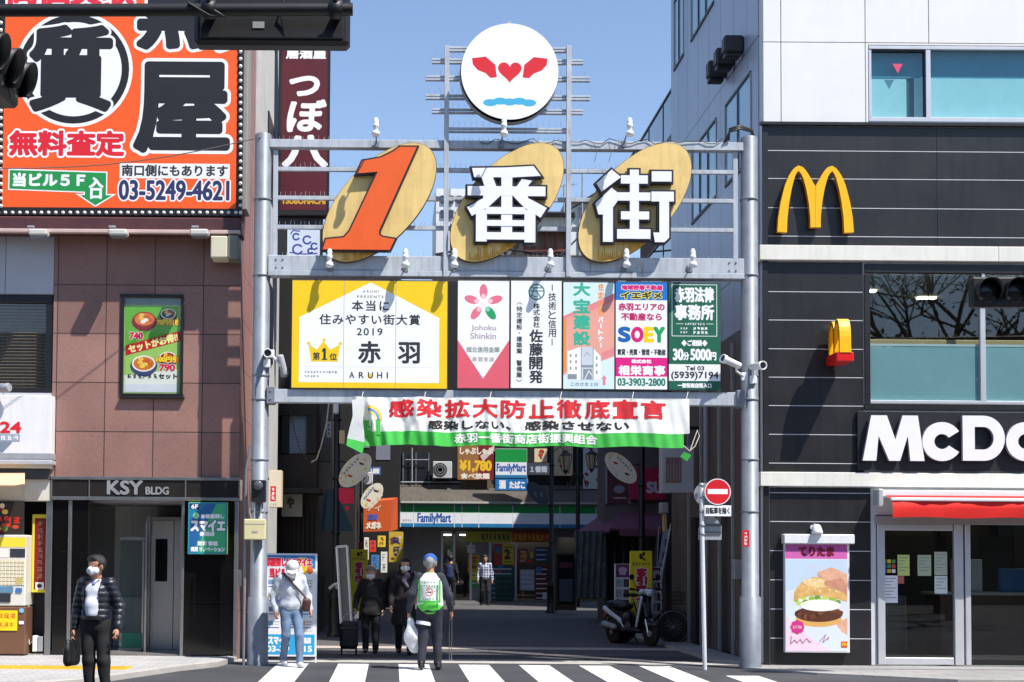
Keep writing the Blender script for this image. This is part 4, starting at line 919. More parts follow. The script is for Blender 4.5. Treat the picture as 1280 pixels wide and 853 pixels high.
# charcoal planks with pale joints
def planks(x0px, x1px, ys, nm='cladding', g=.006, cols=None):
    mb = MB(); edges = cols or [x0px, x1px]
    for c0, c1 in zip(edges, edges[1:]):
        for y0, y1 in zip(ys, ys[1:]):
            a_, b_, c_, d_ = rw(c0, y0, c1, y1, RYF)
            mb.box(at(c0, 500, RYF)[0] + .003, RYF + .016, rz(y1) + g, at(c1, 500, RYF)[0] - .003, RYF + .028, rz(y0) - g, CH, .003)
        for y in ys[1:-1]: mb.box(at(c0, 500, RYF)[0] + .003, RYF + .0135, rz(y) - .005, at(c1, 500, RYF)[0] - .003, RYF + .0155, rz(y) + .005, JOINT)
    return mb
planks(961, 1174, [158.5, 189, 224, 260.5, 296, 308], cols=[961, 1174, 1420]).build('cladding', rt)
planks(961, 1080, [328, 365.5, 401, 437, 472.5, 508, 544, 580, 591]).build('cladding', rt)
planks(962, 1088, [610, 617, 653, 689.5, 726, 762.5, 799, 834]).build('cladding', rt)
mb = MB()
for y0, y1 in ((157, 308), (327.5, 591), (609.5, 836)): mb.box(rx0, RYF - .004, max(rz(y1), zF), at(961, 400, RYF)[0] - .004, RYF + .03, rz(y0), CH, .004)
mb.box(at(953, 400, RYF)[0] - .03, RYF - .05, zA - .01, XR, RYF + .03, zA + .035, BLACK); mb.build('corner_strip', rt)
mb = MB()
for y0, y1 in ((308.5, 327), (591.5, 609)):
    mb.box(rx0 - .06, RYF - .07, rz(y1), at(1246 if y0 < 400 else 1420, 300, RYF)[0] - .004, RYF + .02, rz(y0), M('cream_band', (224, 222, 212), .5, .08, 3, streak=.1), .006)
    if y0 < 400: mb.box(at(1246, 300, RYF)[0], RYF - .07, rz(y1), XR, RYF + .02, rz(y0), MATS['cream_band'], .006)
    mb.box(rx0 - .06, RYF + .02, rz(y1), rx0 - .005, RYF + .9, rz(y0), MATS['cream_band'], .006)
mb.build('cream_band', rt)
# white panels, 3rd floor up
mb = MB(); cols = [953.5, 976, 1081.5, 1161, 1290, 1420]; rows = [157, 54, -60, -170, -280, -390, -500]
for c0, c1 in zip(cols, cols[1:]):
    for r0, r1 in zip(rows, rows[1:]):
        X0, X1, Z0, Z1 = at(c0, 100, RYF)[0] + .006, at(c1, 100, RYF)[0] - .006, (rz(r0) + .006 if r0 != 157 else zA + .04), rz(r1) - .006
        if c0 >= 1081 and r0 == 157:
            if c0 == 1081.5:
                mb.box(X0, RYF - .01, Z0, w3[0] - .01, RYF + .03, Z1, WP, .003)
            continue
        mb.box(X0, RYF - .01, Z0, X1, RYF + .03, Z1, WP, .003)
mb.box(w3[0] - .01, RYF - .01, w3[3] + .01, XR, RYF + .03, rz(54) - .006, WP, .003); mb.box(w3[0], RYF - .01, zA + .04, XR, RYF + .03, w3[1] - .005, WP, .003)
mb.build('white_panel', rt)
# side wall facing the street
BG = tiled('blue_grey_panel', (158, 168, 188), (166, 176, 196), (70, 76, 90), .95, 3.5, .014, 'yz', 0, .35, loc=(RYF, 2.75), speck=.06, spec=.6)
DKT = M('dark_side_tile', (92, 84, 80), .45, .25, 3)
SW = [(23.1, 24.9, 7.98, 9.32), (25.6, 27.7, 7.98, 9.32), (25.8, 27.75, 11.5, 12.85), (28.5, 29.45, 11.5, 12.85), (23.3, 25.0, 11.5, 12.85), (23.1, 27.7, 15, 16.3)]
zs = 5.35
mb = MB()
ys = sorted({RYF + .26, YB, *[q[i] for q in SW for i in (0, 1)]}); zz = sorted({zs, TOP, *[q[i] for q in SW for i in (2, 3)]})
for y0, y1 in zip(ys, ys[1:]):
    for z0, z1 in zip(zz, zz[1:]):
        if any(q[0] < (y0 + y1) / 2 < q[1] and q[2] < (z0 + z1) / 2 < q[3] for q in SW): continue
        mb.box(rx0 + .004, y0, z0, rx0 + .2, y1, z1, BG)
mb.box(rx0 + .2, YB - .2, 0, XR, YB, TOP, BG); mb.box(rx0 + .3, RYF + .3, TOP - .2, XR, YB - .2, TOP, GREYP)
mb.build('side_wall', rt)
mb = MB(); mb.box(rx0 + .01, RYF + .26, .05, rx0 + .2, 24.4, zs, DKT); mb.box(rx0 + .01, 25.3, .05, rx0 + .2, 26.9, zs, DKT); mb.box(rx0 + .01, 27.9, .05, rx0 + .2, YB, zs, DKT); mb.box(rx0 + .01, 24.4, 2.4, rx0 + .2, 25.3, zs, DKT); mb.box(rx0 + .01, 26.9, 2.4, rx0 + .2, 27.9, zs, DKT)
mb.box(rx0 + .1, 24.4, .05, rx0 + .18, 25.3, 2.4, M('side_shutter', (76, 74, 72), .5, .15)); mb.box(rx0 + .1, 26.9, .05, rx0 + .18, 27.9, 2.4, DARK)
mb.build('side_base', rt)
mb = MB()
for y in (23.4, 24.35, 25.35, 26.85, 27.95): mb.box(rx0 - .04, y - .03, .05, rx0 + .01, y + .03, 5.2, GREYP, .004)
mb.tube([(rx0 - .06, 26.2, .05), (rx0 - .06, 26.2, 5.3)], .045, GREYP, 10); mb.box(rx0 - .12, 23.8, 1.3, rx0, 24.0, 1.62, GREYP, .01); mb.build('downpipe', rt)
for q in SW:
    mb = MB(); n = max(2, int((q[1] - q[0]) / .62))
    mb.box(rx0 - .02, q[0], q[2] - .05, rx0 + .1, q[1], q[2], BLACK); mb.box(rx0 - .01, q[0], q[3], rx0 + .1, q[1], q[3] + .04, BLACK)
    for i in range(n + 1):
        y = q[0] + (q[1] - q[0]) * i / n; mb.box(rx0 - .01, y - .025, q[2], rx0 + .1, y + .025, q[3], M('side_mullion', (60, 66, 76), .5, .1) if i % n else GREYP)
    o = mb.build('side_window', rt)
    m2 = MB(); m2.box(rx0 + .01, q[0], q[2], rx0 + .03, q[1], q[3], M('sky_painted_pane', (150, 186, 206), .08, .12, 2, spec=.8)); m2.build('pane', o)  # the sky's reflection is painted into this opaque pale blue
for y, px, py in ((23.65, 929, 47), (24.25, 918, 63), (24.85, 908, 79)):
    z = 1.6 + (701 - py) * y / FPX; mb = MB(); mb.box(rx0 - .32, y - .12, z - .16, rx0, y + .12, z + .12, M('vent_hood', (40, 40, 44), .5, .15), .03); mb.box(rx0 - .3, y - .1, z - .24, rx0 - .05, y + .1, z - .16, BLACK, .02); mb.build('vent_hood', rt)
# third floor window
mb = MB(); wx0, wz0, wx1, wz1 = w3
def frame(mb, q, Y, mat, dep=.08): pbox(mb, *q, Y, dep, mat, .005)
for q in ((1086, 58.5, 1420, 62.5), (1086, 147.5, 1420, 153), (1086, 62.5, 1089.5, 147.5), (1157.5, 62.5, 1163.5, 147.5), (1330, 62.5, 1335, 147.5)): frame(mb, q, RYF - .02, ALU)
for q in ((1089.5, 62.5, 1157.5, 64.5), (1155.5, 64.5, 1157.5, 147.5)): frame(mb, q, RYF - .005, BLACK)
wo = mb.build('window', rt)
mb = MB(); pane(mb, 1089.5, 63, 1157.5, 147, RYF + .04, glass('teal_glass', (214, 242, 246), 1.2)); pane(mb, 1163.5, 63, 1330, 147, RYF + .04, glass('teal_glass')); mb.build('pane', wo)
mb = MB(); pbox(mb, 1086, 60, 1420, 99, RYF + .14, .02, M('teal_blind', (58, 140, 160), .7, .1)); pbox(mb, 1086, 99, 1133, 150, RYF + .12, .02, M('pale_teal_blind', (192, 218, 218), .7, .06)); pbox(mb, 1143, 99, 1420, 150, RYF + .12, .02, MATS['pale_teal_blind']); pbox(mb, 1133, 97, 1143, 150, RYF + .16, .02, M('teal_deep', (26, 84, 100), .7, .1)); mb.build('blind', wo)
mb = MB(); a = Art(mb, 1122, 86, RYF + .03); a.poly([(1115.5, 80), (1128.5, 80), (1122, 92)], K(216, 70, 110)); mb.build('triangle_mark', wo)
# second floor window
mb = MB()
for q in ((1081, 331, 1420, 342), (1081, 505.5, 1420, 513.5), (1081, 342, 1088, 505.5)): frame(mb, q, RYF - .01, CH, .1)
for q in ((1088, 501.5, 1420, 505.5), (1225.5, 342, 1232, 501.5), (1370, 342, 1376, 501.5)): frame(mb, q, RYF + .0, ALU, .07)
wo = mb.build('window', rt)
mb = MB(); pane(mb, 1088, 342, 1225.5, 501.5, RYF + .04, glass('shop_glass', (225, 240, 240), 1.4)); pane(mb, 1232, 342, 1370, 501.5, RYF + .04, glass('shop_glass')); mb.build('pane', wo)
z0, z1 = rz(502), rz(432)
mb = MB(); mb.box(w2[0], RYF + .06, z0, w2[2], RYF + .07, z1, M('frosted_film', (150, 182, 186), .35, .06, 2)); mb.box(w2[0], RYF + .055, z1 - .0, w2[2], RYF + .08, z1 + .035, K(206, 214, 216)); mb.build('frosted_film', wo)
mb = MB(); mb.box(w2[0], RYF + .35, rz(427), w2[2], RYF + .8, rz(420), M('pale_wood', (196, 164, 116), .5, .12, 6), .01); mb.build('counter_top', wo)
# rooms behind the glass
INW = M('interior_wall', (120, 112, 104), .8, .15, 2); INC = M('interior_ceiling', (150, 148, 142), .8, .1, 2)
mb = MB(); zf2, zc2 = rz(560), rz(338); xa, xb = at(1070, 400, RYF)[0], XR - .3
mb.box(xa, RYF + .3, zf2 - .1, xb, RYF + 5, zf2, M('interior_floor', (90, 80, 70), .4, .15, 3)); mb.box(xa, RYF + .26, zc2, xb, RYF + 5, zc2 + .1, INC); mb.box(xa, RYF + 5, zf2, xb, RYF + 5.1, zc2, INW); mb.box(xa - .1, RYF + .3, zf2, xa, RYF + 5, zc2, INW)
for i in range(6):
    x = 7.5 + i * .62; mb.tube([(x, RYF + 1.6, zc2), (x, RYF + 1.6, zc2 - .5)], .01, BLACK, 5); mb.lathe([(.02, 0), (.13, -.16), (.125, -.16), (.02, -.02)], (x, RYF + 1.6, zc2 - .5), (0, 0, 1), K(40, 40, 42), 12)
    mb.box(x - .2, RYF + 1.0, zf2 + .5, x + .15, RYF + 1.06, zf2 + 1.45, M('chair_wood', (120, 84, 56), .5, .2), .02)
for x in (8.2, 9.4, 10.8): mb.box(x, RYF + 3.5, zf2, x + .45, RYF + 3.9, zc2, M('interior_column', (70, 60, 54), .6, .1))
mb.box(7.4, RYF + 4.9, zf2 + 1, 8.0, RYF + 4.98, zf2 + 1.9, K(186, 190, 190)); mb.box(9.9, RYF + 4.9, zf2 + .9, 10.6, RYF + 4.98, zf2 + 1.8, K(170, 60, 40))
mb.build('upper_room', rt)
E5 = M('ceiling_light', (255, 240, 210), .5, 0); E5.node_tree.nodes['Principled BSDF'].inputs['Emission Color'].default_value = (1, .88, .66, 1); E5.node_tree.nodes['Principled BSDF'].inputs['Emission Strength'].default_value = 6
for x, y in ((7.6, 24.0), (8.8, 24.6), (10.2, 24.0)):
    mb = MB(); mb.box(x, RYF + (y - RYF), zc2 - .03, x + .3, y + .12, zc2 - .004, E5); mb.build('ceiling_lamp', rt)
# raised sign panel and channel letters
t = thing('channel_letter_sign', 'large white three dimensional letters on the charcoal wall', 'sign', (at(1180, 580, RYF)[0], RYF, rz(588)))
mb = MB(); pbox(mb, 1072, 515.5, 1420, 589.5, RYF - .045, .05, M('sign_backing', (36, 37, 40), .4, .1), .004); mb.build('backing', t)
LW = M('channel_letter_face', (234, 234, 240), .35, .04); LS = M('channel_letter_side', (150, 146, 156), .4, .08)
k = RYF / FPX
def chan(polys, cx, cy, name, th=.07, stand=.035, face=None, side=None, parent=None, Y=RYF - .045):
    ce = at(cx, cy, Y); mb = MB()
    for P in polys:
        f = [(ce[0] + (x - cx) * k, Y - stand - th, ce[2] + (cy - y) * k) for x, y in P]; b_ = [(x, Y - stand, z) for x, y_, z in f]
        mb.prism(f, b_, face or LW, side or LS)
    ext = [q for P in polys for q in P]; xs = [q[0] for q in ext]
    for x in (min(xs) + (max(xs) - min(xs)) * .2, min(xs) + (max(xs) - min(xs)) * .8):
        X = ce[0] + (x - cx) * k; mb.tube([(X, Y - stand, ce[2] + .3 * 0 - .05), (X, Y, ce[2] - .05)], .02, BLACK, 6)
    return mb.build(name, parent)
Z3 = lambda L: [(900 + x / 2.666, 300 + y / 2.666) for x, y in L]
chan([Z3([(468, 738), (497, 587), (549, 587), (577, 668), (601, 587), (652, 587), (673, 738), (626, 738), (618, 655), (592, 738), (556, 738), (521, 655), (513, 738)])], 1113, 549, 'letter', parent=t)
def arcpoly(cx, cy, rx, ry, wx, wy, a0, a1, n=26):
    o = [(cx + rx * math.cos(R(a)), cy - ry * math.sin(R(a))) for a in np.linspace(a0, a1, n)]; i = [(cx + (rx - wx) * math.cos(R(a)), cy - (ry - wy) * math.sin(R(a))) for a in np.linspace(a1, a0, n)]
    out = []
    for j in range(n - 1): out.append([o[j], o[j + 1], i[n - 2 - j], i[n - 1 - j]])
    return out
def chan_strip(quads, *a, **kw): return chan(quads, *a, **kw)
chan(arcpoly(*Z3([(732, 674)])[0], 66 / 2.666, 65 / 2.666, 15, 15, 32, 328), 1174, 553, 'letter', parent=t)
x, y = Z3([(800, 588)])[0]; x2, y2 = Z3([(800, 738)])[0]
dd = [[(x, y), (x + 15, y), (x + 15, y2), (x, y2)]] + arcpoly(x + 26, (y + y2) / 2, 26.5, (y2 - y) / 2, 14, 14, -90, 90)
dd += [[(x + 15, y), (x + 26, y), (x + 26, y + 14), (x + 15, y + 14)], [(x + 15, y2 - 14), (x + 26, y2 - 14), (x + 26, y2), (x + 15, y2)]]
chan(dd, 1226, 549, 'letter', parent=t)
chan(arcpoly(*Z3([(1010, 674)])[0], 66 / 2.666, 65 / 2.666, 15, 15, 0, 360, 36), 1279, 553, 'letter', parent=t)
# arches
YEL2 = M('arch_yellow', (246, 184, 8), .35, .05); YES = M('arch_side', (206, 140, 10), .4, .08)
ZM = lambda L: [(780 + x / 2.508, y / 2.508) for x, y in L]
t = thing('arch_emblem', 'yellow double arch emblem mounted on the charcoal wall', 'emblem', (at(1016, 295, RYF)[0], RYF, rz(295)))
L_o = [(473, 735), (476, 690), (484, 640), (497, 588), (512, 552), (527, 532), (540, 524), (553, 528), (566, 542), (580, 566), (593, 590)]
L_i = [(503, 737), (505, 690), (511, 640), (519, 596), (528, 562), (535, 545), (540, 541), (546, 545), (555, 563), (564, 596), (572, 640), (577, 690), (577, 720)]
quads = []
def stripq(o, i):
    n = 16
    def res(L):
        L = np.array(L, float); s_ = np.r_[0, np.cumsum(np.hypot(*np.diff(L, axis=0).T))]; u = np.linspace(0, s_[-1], n); return np.c_[np.interp(u, s_, L[:, 0]), np.interp(u, s_, L[:, 1])]
    o, i = res(o), res(i); return [ZM([o[j], o[j + 1], i[j + 1], i[j]]) for j in range(n - 1)]
quads = stripq([(473, 735), (476, 690), (484, 640), (497, 588), (512, 552), (527, 532), (540, 524)], [(503, 737), (505, 690), (511, 640), (519, 596), (528, 562), (535, 545), (540, 541)])
quads += stripq([(540, 524), (553, 528), (566, 542), (580, 566), (593, 590), (593, 650), (593, 720)], [(540, 541), (546, 545), (555, 563), (564, 596), (572, 640), (577, 690), (577, 720)])
mir = lambda q: [(780 + 2 * 593.3 / 2.508 - (x - 780), y) for x, y in q]
quads += [mir(q) for q in quads]
chan(quads, 1016, 252, 'arches', .09, .03, YEL2, YES, t, RYF)
# blade sign
t = thing('blade_sign', 'small yellow arch sign seen edge on, on a red foot sticking out of the wall', 'sign', (at(1050, 455, RYF)[0], RYF, rz(455)))
mb = MB(); bx = at(1054, 430, RYF - .5)[0]; bz0, bz1 = at(1054, 453, RYF - .5)[2], at(1054, 441, RYF - .5)[2]
mb.box(bx - .13, RYF - .6, bz0, bx + .13, RYF - .06, bz1, M('sign_red', (214, 20, 20), .35, .05), .015); mb.build('foot', t)
mb = MB(); 
def arch2(yc):
    P = []
    for i in range(15):
        a_ = math.pi * i / 14; P.append((bx, yc - .13 * math.cos(a_), bz1 + .12 + .36 * math.sin(a_) ** .8 if 0 < i < 14 else bz1))
    for p, q in zip(P, P[1:]):
        c_ = (np.array(p) + np.array(q)) / 2; v = np.array(q) - np.array(p); L = np.linalg.norm(v); v /= L; mb.obox(c_, (1, 0, 0), v, np.cross((1, 0, 0), v), .085, L / 2 + .012, .03, YEL2, .003)
arch2(RYF - .45); arch2(RYF - .19)
mb.build('arches', t)
mb = MB(); mb.tube([(bx, RYF, bz0 + .06), (bx, RYF - .1, bz0 + .06)], .03, BLACK, 8); mb.build('wall_bracket', t)
# poster case with lamp
t = thing('poster_case', 'white framed poster of a hand holding a burger on the charcoal wall', 'poster case', (at(1022, 816, RYF)[0], RYF, rz(816)))
mb = MB(); pbox(mb, 980, 668, 1068.5, 680, RYF - .16, .16, WHITE, .012); pbox(mb, 981, 680, 1062, 816, RYF - .1, .1, WHITE, .006); mb.build('case', t)
mb = MB(); a = Art(mb, 1020, 747, RYF - .1, d0=.003)
a.rect(982, 681, 1059, 814, K(214, 222, 232)); a.poly([(982, 770), (1010, 795), (1040, 814), (982, 814)], K(232, 206, 220)); a.poly([(982, 700), (1059, 700), (1059, 720), (982, 740)], K(190, 210, 228)); a.rect(982, 681, 1059, 699, K(206, 100, 170)); a.rect(982, 681, 1059, 689, K(190, 80, 156)); a.poly([(1010, 706), (1059, 712), (1059, 745), (1030, 730)], K(196, 206, 220))
a.warp = lambda px, py, d: (np.minimum(1058.8, np.maximum(983, 1023 + (px - 1022) * 1.2)), 752 + (py - 752) * 1.22, d)
SK = M('print_skin', (224, 170, 140), .5, .2, 10); SKD = M('print_skin_deep', (204, 144, 116), .5, .25, 10)
a.poly([(1040, 775), (1059, 768), (1059, 786), (1046, 783)], SK); a.ell(1022, 770, 24, 8, K(220, 168, 90)); a.ell(1022, 765, 25, 8, K(90, 48, 30)); 
for i in range(16): a.ell(1000 + i * 3, 764 + 4 * math.sin(i * .41), 2.6, 2.4, random.choice([K(110, 60, 36), K(76, 38, 24), K(130, 74, 44)]))
for i in range(22): a.ell(1000 + i * 2.1, 751 + 3 * math.sin(i * 1.7), 3.2, 2.2, random.choice([K(150, 186, 60), K(190, 210, 90), K(110, 150, 40), K(236, 232, 214)]))
a.ell(1024, 756, 21, 6, K(240, 236, 226)); a.poly([(996, 752), (997, 742), (1004, 733), (1016, 727), (1030, 727), (1044, 732), (1052, 742), (1054, 752), (1040, 749), (1024, 746), (1008, 747)], M('print_bun', (222, 176, 104), .5, .3, 14)); a.ell(1022, 733, 16, 4.5, M('print_bun_top', (236, 204, 144), .5, .2, 18), 4)
for i in range(26): a.ell(random.uniform(1004, 1044), random.uniform(729, 743), .9, .5, K(236, 226, 190), random.uniform(0, 90))
a.poly([(1022, 722), (1036, 717), (1059, 724), (1059, 736), (1044, 734), (1028, 730)], SK); a.ell(1030, 725, 9, 4, SK, 10); a.poly([(1031, 731), (1046, 728), (1059, 734), (1059, 746), (1046, 741), (1034, 738)], SKD); a.ell(1034, 734, 6, 3.6, SKD, 10)
a.warp = None
for i in range(8):
    t_ = R(45 * i); a.ell(996.5 + 5.4 * math.cos(t_), 784 + 5.4 * math.sin(t_), 3.4, 3.4, K(206, 50, 130))
a.ell(996.5, 784, 6.5, 6.5, K(206, 50, 130)); a.scrib(4, 990.5, 781.5, 1002.5, 786.5, W_)
PLM = K(160, 80, 130); a.line([(989, 795), (988, 805), (993, 800), (996, 804), (1000, 799), (1003, 804), (1008, 798), (1012, 803), (1014, 801)], .8, PLM); a.line([(1024, 802), (1032, 793), (1028, 803), (1036, 796), (1034, 800)], .7, PLM)
a.rect(1051, 801.5, 1058.5, 809, K(206, 30, 30)); a.text('m', 1052.2, 803.2, 1057.3, 807.2, K(250, 190, 20), .3)
mb.build('poster', t)
m2 = MB(); a.mb = m2; a.text('てりたま', 999, 684, 1042, 695, K(120, 14, 40), .9); m2.build('lettering', t)
m2 = MB(); p = at(1021, 661, RYF - .16); m2.lathe([(.035, .06), (.06, .04), (.085, -.06), (.08, -.08)], p, (0, .25, 1), PORC, 16); m2.tube([(p[0] - .02, RYF, p[2] + .02), (p[0] - .02, RYF - .1, p[2] + .06), (p[0], RYF - .16, p[2] + .05)], .016, PORC, 8); m2.lathe([(.04, 0), (.04, .03)], (p[0] - .02, RYF - .001, p[2] + .02), (0, -1, 0), PORC, 12)
m2.build('wall_lamp', label='small white bell lamp on the wall above the burger poster', cat='lamp')
# awning
t = thing('shop_awning', 'bright red fabric awning in a white cassette over the restaurant door', 'awning', (at(1180, 645, RYF)[0], RYF, rz(645)))
mb = MB(); X0 = at(1092, 620, RYF)[0]
mb.box(X0, RYF - .28, rz(623), XR, RYF - .01, rz(613.5), WHITE, .02); mb.box(X0 - .02, RYF - .3, rz(634), X0 + .05, RYF - .03, rz(612.5), ALU, .01); mb.build('cassette', t)
mb = MB(); RF = M('awning_red', (222, 28, 20), .75, .08, 4, bump=.1, bscale=200)
xs = np.linspace(at(1100, 630, RYF)[0], XR, 60); V = []
prof = [(-.2, 618), (-.5, 626), (-.535, 628), (-.53, 637), (-.51, 648)]
for x in xs:
    for j, (o_, py) in enumerate(prof):
        e = math.exp(-(x - xs[0]) / .5); wv = .012 * math.sin(x * 7 + j) + .01 * math.sin(x * 17) * (j > 2)
        V.append((x, RYF + o_ + wv * (j > 1) - .04 * e * (j > 2), rz(py) + (.008 * math.sin(x * 5) if j == 4 else 0) + .1 * e * (j == 4) * 0))
mb.add(V, [(i * 5 + j, i * 5 + j + 1, (i + 1) * 5 + j + 1, (i + 1) * 5 + j) for i in range(59) for j in range(4)], RF, True); mb.build('fabric', t)
mb = MB(); mb.box(xs[0] - .02, RYF - .56, rz(628), XR, RYF - .5, rz(623.8), WHITE, .012); mb.build('front_rail', t)
# ground floor glazing
mb = MB(); dz0, dz1 = .05, rz(655)
mb.box(dr[0] - .02, RYF - .03, dz1, XR, RYF + .2, rz(645), M('lintel_grey', (150, 146, 144), .5, .08), .006)
def postx(x0, x1, nm=None): 
    A_, _, B_, _ = rw(x0, 700, x1, 700, RYF); mb.box(A_, RYF - .01, dz0, B_, RYF + .09, dz1 - .003, ALU, .006)
postx(1097, 1106); postx(1193, 1204); postx(1206.5, 1213)
A_, _, B_, _ = rw(1106.3, 823, 1192.7, 832, RYF); mb.box(A_, RYF, dz0, B_, RYF + .08, rz(822), ALU, .006); mb.box(A_, RYF, rz(663), B_, RYF + .08, dz1 - .004, ALU, .006)
A_, _, B_, _ = rw(1213.3, 823, 1420, 832, RYF); mb.box(A_, RYF, dz0, B_, RYF + .08, dz0 + .06, BLACK)
fr_ = mb.build('door_frame', rt)
mb = MB(); pane(mb, 1106, 663, 1193, 822, RYF + .04, glass('shop_glass')); pane(mb, 1213, 656, 1420, 828, RYF + .12, glass('shop_glass')); mb.build('door_glass', fr_)
mb = MB(); a = Art(mb, 1150, 730, RYF + .04, d0=.004)
for x0, y0, x1, y1, cc in ((1097, 720, 1122, 754, (230, 230, 232)), (1122, 694, 1137, 720, (196, 206, 120)), (1147, 694, 1164, 720, (170, 180, 150)), (1168, 690, 1184, 719, (176, 182, 160)), (1168, 720, 1184, 742, (206, 212, 206)), (1122, 720, 1130, 730, (180, 90, 80))):
    a.rect(x0, y0, x1, y1, K(*cc)); 
    for i in range(int((y1 - y0) / 4) - 1): a.rect(x0 + 2, y0 + 3 + i * 4, x1 - 2 - (i % 3) * 3, y0 + 4 + i * 4, K(120, 140, 150))
for i in range(12): a.rect(1098 + (i % 4) * 5.6, 700 + (i // 4) * 6, 1102.5 + (i % 4) * 5.6, 704.5 + (i // 4) * 6, random.choice([K(60, 110, 190), K(220, 180, 40), K(60, 150, 90), K(210, 60, 60), K(226, 226, 230)]))
mb.build('window_notice', fr_)
mb = MB(); xa = dr[0] - .3; zc = rz(640)
mb.box(xa, RYF + .3, -.02, xb, RYF + 6, .04, M('shop_floor', (130, 118, 104), .3, .12, 3)); mb.box(xa, RYF + .3, zc, xb, RYF + 6, zc + .1, M('dark_ceiling', (60, 56, 52), .8, .1)); mb.box(xa, RYF + 6, 0, xb, RYF + 6.1, zc, M('dark_back', (66, 58, 50), .8, .2)); mb.box(xa - .1, RYF + .3, 0, xa, RYF + 6, zc, MATS['dark_back'])
mb.build('shop_room', rt)
t = thing('service_counter', 'steel and wood service counter inside the ground floor restaurant', 'counter', (9.5, RYF + 3, .04))
mb = MB(); mb.box(7.6, RYF + 3.2, .04, 8.9, RYF + 3.9, 1.02, M('counter_steel', (120, 120, 120), .3, .1, metal=.5), .01); mb.box(9.15, RYF + 2.3, .04, 12, RYF + 3, 1.05, M('walnut', (92, 62, 46), .4, .2, 6), .01); mb.box(9.1, RYF + 2.25, 1.05, 12, RYF + 3.05, 1.1, M('counter_top_pale', (190, 186, 178), .3, .06), .008); mb.build('body', t)
mb = MB(); mb.box(9.4, RYF + 2.4, 1.1, 9.9, RYF + 2.5, 1.65, K(206, 210, 214), .01); mb.box(10.2, RYF + 2.4, 1.1, 10.6, RYF + 2.5, 1.5, K(60, 110, 170), .01); mb.box(11, RYF + 2.4, 1.1, 11.5, RYF + 2.6, 1.6, K(196, 150, 90), .01); mb.box(7.8, RYF + 3.3, 1.02, 8.3, RYF + 3.7, 1.4, GREYP, .02); mb.build('till_screen', t)
mb = MB()
for i in range(5): mb.box(7.2 + i * 1.1, RYF + 5.9, 2.1, 8.15 + i * 1.1, RYF + 5.98, 2.65, (K(96, 70, 46), K(70, 74, 80), K(110, 90, 50))[i % 3])
mb.build('menu_board', rt)
for x in (8.2, 9.6, 10.9):
    mb = MB(); mb.box(x, RYF + 2.4, zc - .03, x + .25, RYF + 2.55, zc - .004, E5); mb.build('ceiling_lamp', rt)
# no-entry post
NY = 21.7
px_ = at(881, 836, NY); t = thing('no_entry_post', 'slim white post with a red no entry disc beside the right gate post', 'road sign', (px_[0], NY, .03))
mb = MB(); topz = at(876, 604, NY)[2]; tx = at(876.5, 604, NY)[0]
mb.tube([(px_[0], NY, .0), (tx, NY, topz)], .032, M('post_white', (206, 208, 212), .4, .06, 3, streak=.1), 12); mb.build('pole', t)
mb = MB(); c = at(897, 615, NY - .06); r_ = 16.6 * NY / FPX
mb.lathe([(r_, 0), (r_, .012)], c + (0, .006, 0), (0, -1, 0), ALU, 36); a = Art(mb, 897, 615, NY - .06, d0=.008); a.ell(897, 615, 16.4, 16.4, K(226, 226, 228), seg=36); a.ell(897, 615, 15.4, 15.4, K(206, 20, 34), seg=36); a.rect(884.5, 611.6, 909.5, 617.8, W_)
mb.build('disc', t)
mb = MB(); pbox(mb, 880.5, 632, 914, 645.5, NY - .06, .012, W_, .002); a = Art(mb, 897, 639, NY - .06); a.text('自転車を除く', 882.5, 634.5, 912, 642.5, TX, .3); mb.build('plate', t)
mb = MB(); c = at(882, 618, NY + .06); mb.lathe([(.17, 0), (.17, .012)], c, (.25, 1, 0), GREYP, 28); mb.build('rear_disc', t)
mb = MB(); P = [at(x, y, NY + .06) for x, y in ((884, 640), (873, 661), (873, 675), (902, 675), (902, 658), (890, 640))]; mb.prism(P, [p + (0, .01, 0) for p in P], GREYP); pbox(mb, 874, 655, 901, 658, NY + .045, .012, K(90, 92, 96)); pbox(mb, 874, 665, 901, 668, NY + .045, .012, K(90, 92, 96)); mb.build('rear_plate', t)
mb = MB()
for y in (607, 622, 640, 657, 668): 
    p = at(877 + (y - 604) / 230 * 4.5, y, NY); mb.lathe([(.034, -.015), (.042, -.013), (.042, .013), (.034, .015)], p, (0, 0, 1), GALV, 12)
mb.build('clamp', t)
# ================================================================== the shopping street behind the gate
def T3(px, py, Y): p = at(px, py, Y); return (float(p[0]), Y, float(p[2]))
# left: dark timber restaurant
WOOD = M('dark_timber', (50, 36, 28), .6, .35, 3, streak=.3); BEAMW = M('black_timber', (24, 20, 18), .6, .2, 4)
DY = 30.2
t = thing('timber_building', 'dark timber fronted eatery on the left of the shopping street', 'building', (-3, DY, 0))
mb = MB(); x1 = at(398, 560, DY)[0]
mb.box(-9, DY + .25, 0, x1, DY + 9, 7.6, WOOD)
pbox(mb, 330, 568, 396, 612, DY + .1, .2, WOOD); pbox(mb, 330, 503, 396, 519, DY + .02, .3, BEAMW); pbox(mb, 330, 300, 396, 503, DY + .12, .2, BEAMW)
for i in range(9): pbox(mb, 345 + i * 5.5, 640, 347 + i * 5.5, 790, DY + .15, .1, BEAMW)
mb.build('wall', t)
mb = MB(); pbox(mb, 330, 610, 402, 617, DY - .5, 1, BEAMW, .02); mb.build('eave', t)
mb = MB(); 
for q in ((352, 519, 361, 567), (383, 519, 396, 567)): pbox(mb, *q, DY + .05, .2, BEAMW, .005)
o_ = mb.build('window', t); m2 = MB(); pbox(m2, 361, 519, 383, 567, DY + .2, .02, tiled('pale_blue_tile', (120, 138, 158), (126, 144, 164), (100, 116, 134), .12, .06, .006, 'xz', 0, .3)); m2.build('pane', o_)
